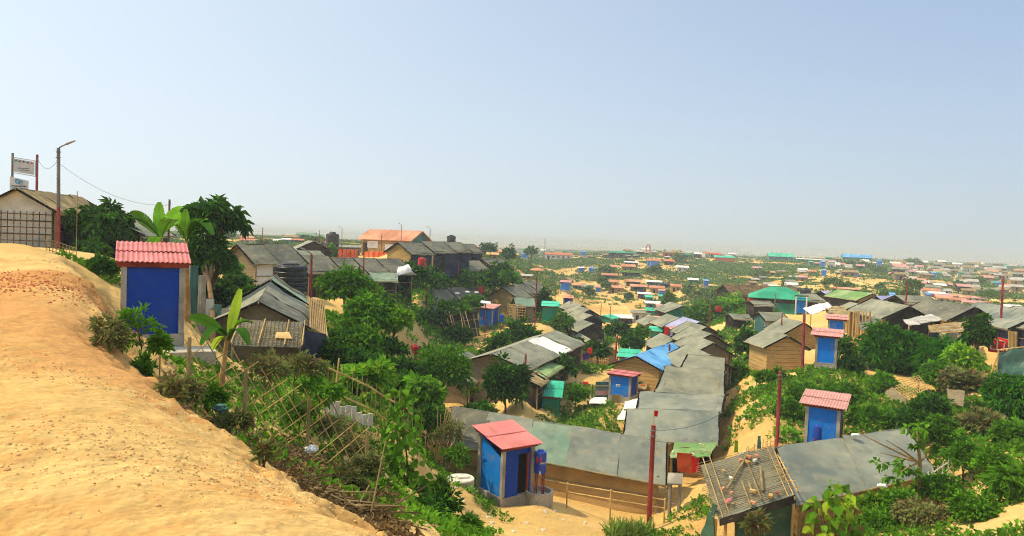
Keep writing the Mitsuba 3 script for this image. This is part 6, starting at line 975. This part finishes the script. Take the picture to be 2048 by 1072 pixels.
# orange netting platform
for i, (a, b, hh) in enumerate([((634, 511, 104), (676, 515, 100), 1.25), ((676, 515, 100), (716, 515, 104), 1.15), ((728, 514, 100), (778, 514, 96), .75)]):
    k = thing('net_fence', ['left stretch of orange safety netting before the black tank', 'middle stretch of orange safety netting', 'right stretch of orange netting and rails below the orange roofed hall'][i], 'net fence', 'orange safety netting'); A, B = at(*a), at(*b)
    part(k, 'net', MB().sheet(A, B, B+Zu*hh, A+Zu*hh, 16, 4, .03, 0, .25, 20+i).mesh(), 'orange_net', smooth=40)
    for t in np.linspace(0, 1, 6): part(k, 'post', MB().bar(A+(B-A)*t-Zu*.3, A+(B-A)*t+Zu*(hh+.25), .05).mesh(), 'red_brown_wood')
# patched shed beside the notice latrine
sh = thing('patched_shed', 'open patched shed with a brush roof and striped board wall beside the notice latrine', 'shed'); Y = 44
q = quad((1185, 770, 43.5), (1292, 778, 44), (1300, 752, 47), (1240, 742, 48))
for i in range(3):
    a = i/3; b = (i+1)/3; part(sh, 'roof_mat', MB().sheet(q[0]+(q[1]-q[0])*a+Zu*.04*(i % 2), q[0]+(q[1]-q[0])*b+Zu*.04*(i % 2), q[3]+(q[2]-q[3])*b+Zu*.04*(i % 2), q[3]+(q[2]-q[3])*a+Zu*.04*(i % 2), 6, 6, .04, .08, .1, 30+i).mesh(), ['bamboo_old', 'bamboo', 'bamboo_old'][i], smooth=30)
for e in q: part(sh, 'post', MB().bar([*e[:2], on(*e[:2])[2]-.3], e, .045).mesh(), 'bamboo_dark')
A, B = at(1190, 806, 43.6), at(1219, 806, 43.8)
for i in range(4): part(sh, 'wall_board', MB().prism([A+Zu*(.22+.27*i), B+Zu*(.22+.27*i), B+Zu*(.47+.27*i), A+Zu*(.47+.27*i)], [0, .04, 0]).mesh(), ['wall_teal', 'faded_pink_roof', 'tarp_blue_grey', 'wall_teal'][i])
single('green_curtain', MB().sheet(at(1272, 800, 45), at(1298, 798, 46), at(1298, 762, 46), at(1274, 764, 45), 6, 6, .03, 0, .15, 33).mesh(), 'tarp_dark_green', 'dark green sheet closing the right side of the patched shed', 'sheet', smooth=50)
single('white_sheet', MB().sheet(at(1234, 838, 36.5), at(1262, 838, 36.2), at(1278, 797, 39.5), at(1250, 806, 39.8), 8, 8, .03, .12, .15, 34).mesh(), 'tarp_white', 'bright white plastic sheet lying below the notice latrine', 'plastic sheet', smooth=40)
single('white_awning', MB().sheet(at(1178, 806, 42), at(1212, 806, 42), at(1214, 795, 43.5), at(1182, 796, 43.5), 6, 4, .04, -.12, .1, 35).mesh(), 'tarp_white', 'small white sheet spread before the patched shed', 'sheet', smooth=40)
k = thing('notice', 'small white notice fixed on the blue latrine beside the patched shed', 'notice'); c = at(1236, 771, 42.4); part(k, 'plate', bx(c, (.24, .03, .14), -.3), 'white_paint')
for i in range(3): part(k, 'mark', bx(c+[(-.07+.07*i), -.03-.02*i*0, 0], (.035, .02, .07), -.3), 'ink_dark')
single('doorway_mat', bx(at(1233, 797, 42.0), (.55, .05, .45), -.3), 'bamboo_old', 'mat patch hung low on the notice latrine', 'mat')
# red kiosk
kk = thing('kiosk', 'small kiosk with rust red cloth sides under a patchy green roof, beside the stepped block', 'kiosk')
q = quad((1338, 912, 28.2), (1420, 910, 27.9), (1434, 886, 29.8), (1350, 884, 30.2)); part(kk, 'roof_sheet', MB().sheet(*q, 10, 6, .03, .05, .14, 40, hang=.08).mesh(), 'tarp_green', smooth=40)
for i in range(9): u, v = rv.random(2); c = q[0]+(q[1]-q[0])*u+(q[3]-q[0])*v; part(kk, 'roof_scrap', MB().box(c+Zu*.06, (.22, .05, .03), rv.uniform(0, 3)).mesh(), 'bamboo_old' if i % 3 else 'concrete_pale')
part(kk, 'cloth_side', MB().sheet(at(1354, 943, 28.0), at(1383, 946, 27.9), at(1384, 907, 27.9), at(1354, 905, 28.0), 6, 6, .02, 0, .06, 41).mesh(), 'rust_cloth', smooth=40)
part(kk, 'cloth_side', MB().sheet(at(1383, 946, 27.9), at(1399, 944, 28.2), at(1399, 914, 28.2), at(1383, 912, 27.9), 5, 6, .02, 0, .06, 42).mesh(), 'red_cloth', smooth=40)
for px in (1339, 1420): e = at(px, 912, 28.1); part(kk, 'post', MB().bar([*e[:2], e[2]-1.3], e, .03).mesh(), 'bamboo_dark')
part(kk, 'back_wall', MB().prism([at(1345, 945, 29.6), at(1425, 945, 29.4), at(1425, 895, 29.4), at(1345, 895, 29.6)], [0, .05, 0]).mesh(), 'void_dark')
# concrete stand beside the long grey shelter, bamboo stake, rails
ks = thing('concrete_stand', 'grey board stand on two legs at the right end of the long grey shelter', 'stand'); Y = 24.4
part(ks, 'top_board', MB().prism([at(1334, 969, Y), at(1364, 971, Y), at(1366, 950, Y+.5), at(1336, 948, Y+.5)], Zu*.05).mesh(), 'concrete')
for px in (1341, 1360): e = at(px, 968, Y+.1); part(ks, 'leg', MB().bar([*e[:2], on(*e[:2])[2]-.2], e, .06).mesh(), 'concrete')
rf2 = thing('bamboo_railing', 'bamboo railing along the mud wall of the long grey shelter', 'railing')
rp = [at(1082, 958, 25.6), at(1135, 968, 25.0), at(1222, 982, 24.0), at(1330, 1000, 23.9)]
for dz in (0, -.28):
    for a, b in zip(rp[:-1], rp[1:]): part(rf2, 'rail', MB().bar(a+Zu*dz, b+Zu*dz, .022).mesh(), 'bamboo')
for p in rp: part(rf2, 'post', MB().bar([*p[:2], float(height(*p[:2]))-.2], p+Zu*.06, .03).mesh(), 'bamboo')
# brush awning of the corner shelter
ba = thing('brush_awning', 'brush covered awning weighted with bricks and poles, left of the corner shelter roof', 'awning')
q = quad((1440, 1040, 18.3), (1590, 992, 19.2), (1545, 893, 21.6), (1402, 930, 20.7))
part(ba, 'mat', MB().sheet(*q, 16, 12, .05, .08, .08, 50, hang=.12).mesh(), 'tarp_grey', smooth=30)
Lb = lambda u, v, o=.05: (q[0]*(1-u)+q[1]*u)*(1-v)+(q[3]*(1-u)+q[2]*u)*v-Zu*.08*math.sin(math.pi*v)*.8+Zu*o
for v in np.linspace(.06, 1.0, 30): part(ba, 'cane', MB().bar(Lb(-.05-.05*rv.random(), v+rv.normal(0, .006)), Lb(1.0, v+rv.normal(0, .01)), .0085).mesh(), 'bamboo_old' if rv.random() < .85 else 'bamboo_dark')
for u in (.03, .12, .9, .97): part(ba, 'cane', MB().bar(Lb(u, -.02, .07), Lb(u+.01, 1.08, .07), .013).mesh(), 'bamboo')
for px, hi in ((1432, 1), (1452, 1), (1588, 1)): e = at(px, 1036 if px < 1500 else 990, 18.5 if px < 1500 else 19.2); part(ba, 'post', MB().bar([*e[:2], e[2]-1.9], e-Zu*.03, .04).mesh(), 'bamboo')
part(ba, 'front_tarp', MB().sheet(at(1470, 1090, 18.6), at(1590, 1085, 19.4), at(1588, 1000, 19.3), at(1470, 1036, 18.7), 14, 8, .03, 0, .2, 51).mesh(), 'tarp_dark_green', smooth=50)
part(ba, 'eave_cloth', MB().sheet(at(1440, 1052, 18.28), at(1590, 1006, 19.18), at(1590, 990, 19.2), at(1440, 1038, 18.32), 14, 3, .02, 0, .06, 52).mesh(), 'wall_dark', smooth=50)
BRK = ['orange brick at the top edge of the brush awning, left end of the upper row', 'orange brick at the top edge of the brush awning, under the pole tip', 'orange brick left of the brick row on the brush awning', 'tan brick below the upper row on the brush awning', 'white stone in the upper row on the brush awning', 'lone tan pebble high on the left of the brush awning', 'pale stone left of the diagonal pole', 'orange chip at the lower tip of the diagonal pole', 'orange brick below the diagonal pole', 'large tan brick between the loose poles low on the awning', 'orange brick at the front edge of the awning, middle', 'large tan stone at the front edge of the awning', 'small dark red chip at the right front of the awning', 'dull stone beside the pink rag']
for i, (u, v, s, m) in enumerate([(.62, .86, .2, 'terracotta_roof'), (.72, .84, .19, 'terracotta_roof'), (.5, .84, .16, 'terracotta_roof'), (.58, .78, .2, 'bamboo'), (.68, .77, .18, 'concrete_pale'), (.24, .74, .13, 'bamboo'), (.3, .58, .16, 'concrete_pale'), (.16, .45, .14, 'terracotta_roof'), (.24, .33, .15, 'terracotta_roof'), (.5, .24, .2, 'bamboo'), (.44, .04, .17, 'terracotta_roof'), (.68, .06, .22, 'bamboo'), (.78, .08, .12, 'red_brown_wood'), (.2, .12, .13, 'bamboo_old')]):
    r = np.random.default_rng(900+i); q_ = np.array([[x, y, z] for x in (-.5, .5) for y in (-.5, .5) for z in (-.5, .5)])*[s*1.15, s*.6, s*.45]*(1+r.uniform(-.2, .2, (8, 3)))*.8; an = r.uniform(0, 3); R_ = np.array([[math.cos(an), math.sin(an), 0], [-math.sin(an), math.cos(an), 0], [0, 0, 1]])
    single('brick', (q_@R_+Lb(u, v, .12), BOXF), m, BRK[i], 'brick', 'bricks and stones on the brush awning')
for lb, a, b, r_ in [('longest pole lying diagonally on the brush awning', (.62, .92), (.2, .42), .035), ('thick short pole on the brush awning, right', (.72, .64), (.62, .2), .035), ('thin pole on the brush awning, left', (.42, .5), (.4, -.02), .022), ('long thin pole down the middle of the brush awning', (.58, .74), (.56, .06), .022), ('short pole between the two thin ones on the brush awning', (.5, .46), (.49, .22), .03)]:
    single('loose_pole', MB().bar(Lb(*a, .1), Lb(*b, .1), r_, n=8).mesh(), 'bamboo_old', lb, 'pole')
single('pink_rag', MB().sheet(Lb(.12, .17, .1), Lb(.2, .19, .1), Lb(.21, .24, .12), Lb(.13, .23, .12), 4, 4, .02, -.03, .06, 53).mesh(), 'pink_roof', 'crumpled pink rag on the brush awning', 'rag', smooth=50)
single('drying_tarp', MB().sheet(at(1398, 1078, 18.9), at(1428, 1082, 18.4), at(1430, 1010, 18.5), at(1424, 1006, 18.7), 8, 8, .03, 0, .2, 54).mesh(), 'tarp_dark_green', 'grey green tarp hanging left of the brush awning', 'tarp', smooth=50)
gl = thing('gable_ladder', 'bamboo ladder-like frame under the gable of the corner shelter', 'frame'); a, b = at(1540, 910, 21.3), at(1585, 985, 19.5)
for d_ in (0, .22): part(gl, 'rail', MB().bar(a+[d_, 0, .03], b+[d_*.6, 0, .03], .02).mesh(), 'bamboo')
for t in np.linspace(.1, .9, 6): part(gl, 'rung', MB().bar(a+(b-a)*t+[-.06, 0, .04], a+(b-a)*t+[.26, 0, .04], .014).mesh(), 'bamboo')
# white ties on the corner roof
for lb, px, py, Y in [('white knotted tie on the ridge of the corner shelter', 1711, 872, 22.9), ('white knotted tie on the eave of the corner shelter', 1764, 974, 20.6)]:
    ico = trimesh.creation.icosphere(2); ico.apply_scale([.14, .09, .06]); ico.vertices += rng.normal(0, .012, ico.vertices.shape); ico.apply_translation(at(px, py, Y)+Zu*.03); single('white_tie', ico, 'white_paint', lb, 'tie', smooth=True)
br = thing('broken_railing', 'broken pale bamboo railing right of the corner shelter', 'railing'); a, b = at(1856, 952, 20.5), at(1930, 902, 22)
for o in (0, -.22): part(br, 'rail', MB().bar(a+Zu*o, b+Zu*o, .02).mesh(), 'concrete_pale')
for i in range(8): p = a+(b-a)*(i/7)**1.1; part(br, 'upright', MB().bar(p-Zu*(.5+.1*(i % 3)), p+Zu*.12, .014).mesh(), 'concrete_pale')
# white heap in its ring of stakes
hp = thing('stake_ring', 'ring of short bamboo stakes round a white heap by the faded-roof latrine', 'ring fence'); c = on(*at(1511, 892, 26.5)[:2])
for i in range(34):
    t = i/34*2*math.pi; q_ = c+[.82*math.cos(t), .82*math.sin(t), 0]; part(hp, 'stake', MB().bar(on(*q_[:2])-Zu*.2, on(*q_[:2])+Zu*(.42+.1*rv.random())+rv.normal(0, .03, 3), .018).mesh(), 'bamboo')
part(hp, 'hoop', MB().tube([on(*(c+[.82*math.cos(t), .82*math.sin(t), 0])[:2])+Zu*.34 for t in np.linspace(0, 6.28, 20)], .02, 5).mesh(), 'bamboo')
ico = trimesh.creation.icosphere(3); v = np.array(ico.vertices); v *= (1+.35*(meshkit.fbm(v*2.2, 3, 5)-.5))[:, None]; ico.vertices = v*[.78, .78, .42]; ico.apply_translation(c+Zu*.1); single('white_heap', ico, 'concrete_pale', 'whitish heap of lime or sacks inside the ring of stakes', 'heap', smooth=True)
single('lime_green_cloth', MB().sheet(at(1468, 905, 25.8), at(1476, 905, 25.8), at(1476, 882, 25.8), at(1470, 880, 25.8), 4, 5, .02, 0, .06, 60).mesh(), 'leaf_yellow', 'lime green cloth hanging left of the ring of stakes', 'cloth', smooth=50)
single('teal_post_cloth', MB().sheet(at(1514, 898, 25.2), at(1522, 898, 25.2), at(1521, 872, 25.2), at(1516, 872, 25.2), 4, 5, .03, 0, .04, 61).mesh(), 'wall_teal', 'teal cloth on a stake before the ring of stakes', 'cloth', smooth=50)
# right side: red cloth, green tarp, racks
rc = thing('red_cloth', 'red patterned cloth with a cream border hung out to dry before the navy wall', 'cloth'); q = quad((1976, 703, 38.6), (2010, 707, 38.0), (2016, 680, 38.2), (1976, 668, 38.8))
part(rc, 'cloth', MB().sheet(*q, 10, 8, .02, 0, .08, 62).mesh(), 'red_cloth', smooth=50)
Lc = lambda u, v, o=-.09: (q[0]*(1-u)+q[1]*u)*(1-v)+(q[3]*(1-u)+q[2]*u)*v+np.array([-.5, -.85, 0])*.07
for a, b in [((.14, .18), (.14, .82)), ((.14, .82), (.86, .82)), ((.14, .18), (.86, .18)), ((.5, .2), (.5, .8)), ((.86, .18), (.86, .82))]: part(rc, 'border', MB().bar(Lc(*a), Lc(*b), .03).mesh(), 'cream_cloth')
single('green_tarp', MB().sheet(at(1996, 755, 35.6), at(2062, 750, 35.2), at(2062, 694, 36.4), at(1998, 702, 36.8), 20, 14, .03, .5, .35, 63, hang=.4).mesh(), 'tarp_dark_green', 'large dark green tarp draped over a frame at the right edge', 'tarp', smooth=50)
k = thing('tarp_frame', 'bamboo frame holding the large green tarp', 'frame')
for px, py, Y in ((1997, 700, 36.9), (2060, 692, 36.5)): e = at(px, py, Y); part(k, 'post', MB().bar([*e[:2], on(*e[:2])[2]-.2], e, .04).mesh(), 'bamboo')
part(k, 'beam', MB().bar(at(1994, 700, 36.8), at(2064, 692, 36.4), .035).mesh(), 'bamboo'); part(k, 'prop', MB().bar(at(1982, 745, 36), at(1996, 712, 36), .035).mesh(), 'bamboo')
k = thing('bamboo_door', 'bamboo door screen between the navy and the green tarp walls', 'door screen'); q = quad((2016, 694, 41), (2034, 696, 40.8), (2034, 664, 40.8), (2016, 662, 41)); part(k, 'mat', MB().sheet(*q, 4, 4, .03, 0, .02, 64).mesh(), 'bamboo')
for u in (.1, .5, .9): part(k, 'rail', MB().bar(q[0]+(q[1]-q[0])*u-[0, .05, 0], q[3]+(q[2]-q[3])*u-[0, .05, 0], .03).mesh(), 'bamboo_old')
rk = thing('bamboo_rack', 'bare bamboo grid rack with pale netting on the right slope', 'rack'); q = quad((1812, 796, 31.5), (1858, 778, 32), (1838, 752, 34.5), (1774, 766, 34.2))
Lr = lambda u, v: (q[0]*(1-u)+q[1]*u)*(1-v)+(q[3]*(1-u)+q[2]*u)*v
for u in np.linspace(0, 1, 12): part(rk, 'grid_stick', MB().bar(Lr(u, 0), Lr(u, 1), .014).mesh(), 'bamboo')
for v in np.linspace(0, 1, 8): part(rk, 'grid_stick', MB().bar(Lr(0, v)+Zu*.02, Lr(1, v)+Zu*.02, .016).mesh(), 'bamboo')
for e in q: part(rk, 'post', MB().bar([*e[:2], on(*e[:2])[2]-.3], e, .04).mesh(), 'bamboo_old')
part(rk, 'net', MB().sheet(at(1770, 800, 33), at(1806, 806, 31.6), at(1812, 796, 31.6), at(1774, 766, 34), 6, 6, .02, 0, .06, 65).mesh(), 'mat_wall_grey')
rk2 = thing('bamboo_rack', 'small bamboo grid showing from under the squash vines', 'rack'); q = quad((1960, 786, 31), (1988, 772, 31.4), (1992, 752, 33), (1974, 760, 33))
for u in np.linspace(0, 1, 8): part(rk2, 'grid_stick', MB().bar(Lr(0, 0)*0+q[0]+(q[1]-q[0])*u, q[3]+(q[2]-q[3])*u, .014).mesh(), 'bamboo'); part(rk2, 'grid_stick', MB().bar(q[0]+(q[3]-q[0])*u, q[1]+(q[2]-q[1])*u, .014).mesh(), 'bamboo')
part(rk2, 'pole', MB().bar(at(1962, 786, 31), at(2000, 808, 29), .035).mesh(), 'bamboo'); part(rk2, 'pole', MB().bar(at(1985, 770, 31.5), at(2010, 752, 33), .035).mesh(), 'bamboo')
single('burlap_sheet', MB().sheet(at(1897, 805, 30), at(1926, 812, 29.6), at(1930, 782, 30.2), at(1893, 776, 30.6), 8, 8, .03, 0, .2, 66).mesh(), 'mat_wall_grey', 'brownish pink burlap sheet hanging under the squash vines', 'sheet', smooth=50)
# lean-to sheets of the right-hand cluster
def leanto(label, q, m, name='lean_to', posts=True, n=3):
    k = thing(name, label, 'lean-to'); q = quad(*q)
    for i in range(n): a, b = i/n, (i+1)/n; part(k, 'roof_sheet', MB().sheet(q[0]+(q[1]-q[0])*a+Zu*.03*(i % 2), q[0]+(q[1]-q[0])*b+Zu*.03*(i % 2), q[3]+(q[2]-q[3])*b+Zu*.03*(i % 2), q[3]+(q[2]-q[3])*a+Zu*.03*(i % 2), 5, 5, .03, .05, .08, 70+i, hang=.08).mesh(), m, smooth=30)
    for e in q[:2]: part(k, 'post', MB().bar([*e[:2], on(*e[:2])[2]-.3], e, .045).mesh(), 'bamboo')
    return k, q
leanto('white plastic lean-to at the left of the right-hand cluster', ((1622, 628, 56), (1664, 613, 58), (1656, 604, 61), (1606, 616, 59)), 'tarp_white')
leanto('tan mat lean-to beside the white one, with a dark opening', ((1676, 634, 54), (1702, 624, 56), (1688, 612, 59), (1648, 614, 58)), 'bamboo_old')
leanto('grey mat lean-to at the crooked bamboo front', ((1722, 660, 47), (1764, 640, 49), (1748, 632, 51), (1716, 648, 49)), 'tarp_dark')
leanto('whitish weathered lean-to above the cassava bushes', ((1818, 650, 44.5), (1885, 638, 47), (1862, 628, 49), (1806, 640, 46.5)), 'tarp_pale')
k, q = leanto('flat bamboo debris roof beside the slim tree', ((1864, 676, 41.5), (1950, 670, 42.5), (1940, 642, 46.5), (1856, 650, 44)), 'bamboo_old')
for i in range(9): u = rv.random(); v = .1+.09*i; a = q[0]+(q[3]-q[0])*v+(q[1]-q[0])*(.05+.2*rv.random())+Zu*.1; b = a+(q[1]-q[0])*rv.uniform(.4, .7); part(k, 'loose_cane', MB().bar(a, b, .03).mesh(), 'bamboo' if i % 3 else 'concrete_pale')
for a, b, m in [((1858, 690, 41.3), (1880, 665, 41.5), 'tarp_navy'), ((1890, 695, 41), (1915, 665, 41.5), 'tarp_blue_grey')]:
    A, B = at(*a), at(*b); part(k, 'hanging_sheet', MB().sheet(A, [B[0], B[1], A[2]], B, [A[0], A[1], B[2]], 5, 5, .03, 0, .1, 71).mesh(), m, smooth=50)
cb = thing('slat_screen', 'crooked bamboo slat front of the broad grey roof in the right-hand cluster', 'screen')
for i in range(10): px = 1700+5*i; a = at(px, 652, 49.5); part(cb, 'slat', MB().bar([*a[:2], on(*a[:2])[2]-.2], at(px+rv.uniform(-6, 6), 622, 49.5), .05).mesh(), 'bamboo')
# lattice wall of the valley-bottom lean-to and mesh wall under the ridge row
for lb, x0, x1, y0, y1, Y in [('lattice front wall of the lean-to before the valley-bottom file', 1186, 1216, 723, 699, 68.5), ('mesh wall under the low roof of the ridge row', 1014, 1050, 632, 608, 73.4)]:
    k = thing('lattice_wall', lb, 'lattice'); A, B = at(x0, y0, Y), at(x1, y0+3, Y-1); H_ = (y0-y1)/FOC*Y
    for t in np.linspace(0, 1, 8): part(k, 'upright', MB().bar(A+(B-A)*t-Zu*.2, A+(B-A)*t+Zu*H_, .03).mesh(), 'bamboo')
    for z in np.linspace(.15, 1, 5): part(k, 'rail', MB().bar(A+Zu*H_*z, B+Zu*H_*z, .03).mesh(), 'bamboo')
# red pieces here and there
for lb, px, py, Y, s in [('red rag bundle by the far end of the white-panel row', 1180, 702, 56, (.3, .12, .4)), ('red latrine-like box beside the green hall', 1504, 612, 84, (.85, .7, 1.35)), ('red scrap pile at the foot of the blue roofed shelter', 1325, 700, 60, (.3, .3, .6)), ('red box on the pole by the dark green walled shelter', 1437, 618, 92, (.6, .5, .65)), ('small red heap on the path in the valley', 1171, 766, 46, (.28, .2, .12)), ('orange jug beside the patched shed', 1283, 776, 45, (.3, .3, .35))]:
    c = at(px, py, Y); g = on(*c[:2]); m = trimesh.creation.box((1, 1, 1)).subdivide().subdivide(); v = np.array(m.vertices); v = v*np.array(s)*(1+(.16 if 'box' in lb else .9)*(meshkit.fbm(v*3+px, 2, 3)-(0 if 'box' in lb else .4)))[:, None]; m.vertices = v+[c[0], c[1], max(c[2], g[2]+s[2]*.5)]
    single('red_box' if 'box' in lb else 'red_bundle', m, 'red_plastic' if 'box' in lb else 'rust_cloth' if 'orange' in lb else 'red_cloth', lb, 'box' if 'box' in lb else 'bundle')
single('purple_cloth', MB().sheet(at(1166, 720, 55), at(1178, 718, 55.5), at(1178, 706, 55.5), at(1166, 707, 55), 4, 4, .03, 0, .1, 80).mesh(), 'purple_cloth', 'purple cloth hanging under the far lean-to of the white-panel row', 'cloth', smooth=50)
for lb, px, py, Y in [('turquoise plastic bag in the gully weeds', 440, 816, 10.3), ('white plastic bag by the lattice fence', 622, 898, 12.2)]:
    ico = trimesh.creation.icosphere(3); v = np.array(ico.vertices); v *= (1+1.3*(meshkit.fbm(v*2.6+px, 3, 4)-.5))[:, None]; ico.vertices = v*[.1, .08, .06]; c = at(px, py, Y); ico.apply_translation([c[0], c[1], max(c[2], float(height(c[0], c[1]))+.08)]); single('plastic_bag', ico, 'wall_teal' if px < 500 else 'white_paint', lb, 'bag', smooth=True)
# cut logs and stakes in the gully, terrace stakes
k = thing('brush_pile', 'pile of broken sticks along the sand edge in the gully', 'brush pile')
for i in range(46):
    t = rv.random(); px, py = 520+t*240, 905+t*135+rv.normal(0, 10); c = at(px, py, 9.8-t*1.2); g = float(height(c[0], c[1])); d = unit(rv.normal(0, 1, 3)*[1, .8, .25]+[.5, -.3, -.2])*rv.uniform(.3, .9); a = np.array([c[0], c[1], g+.08]); part(k, 'stick', MB().bar(a, a+d+Zu*.06, .013, .008).mesh(), 'bamboo_old' if i % 2 else 'bamboo_dark')
k = thing('cane_bundle', 'loose dry canes leaning at the left end of the long grey shelter', 'canes')
for i in range(16): a = on(*at(880+rv.uniform(-12, 22), 930, 25)[:2]); part(k, 'cane', MB().bar(a, a+[rv.normal(0, .5), rv.normal(0, .3), rv.uniform(1.2, 2.2)], .014).mesh(), 'bamboo')
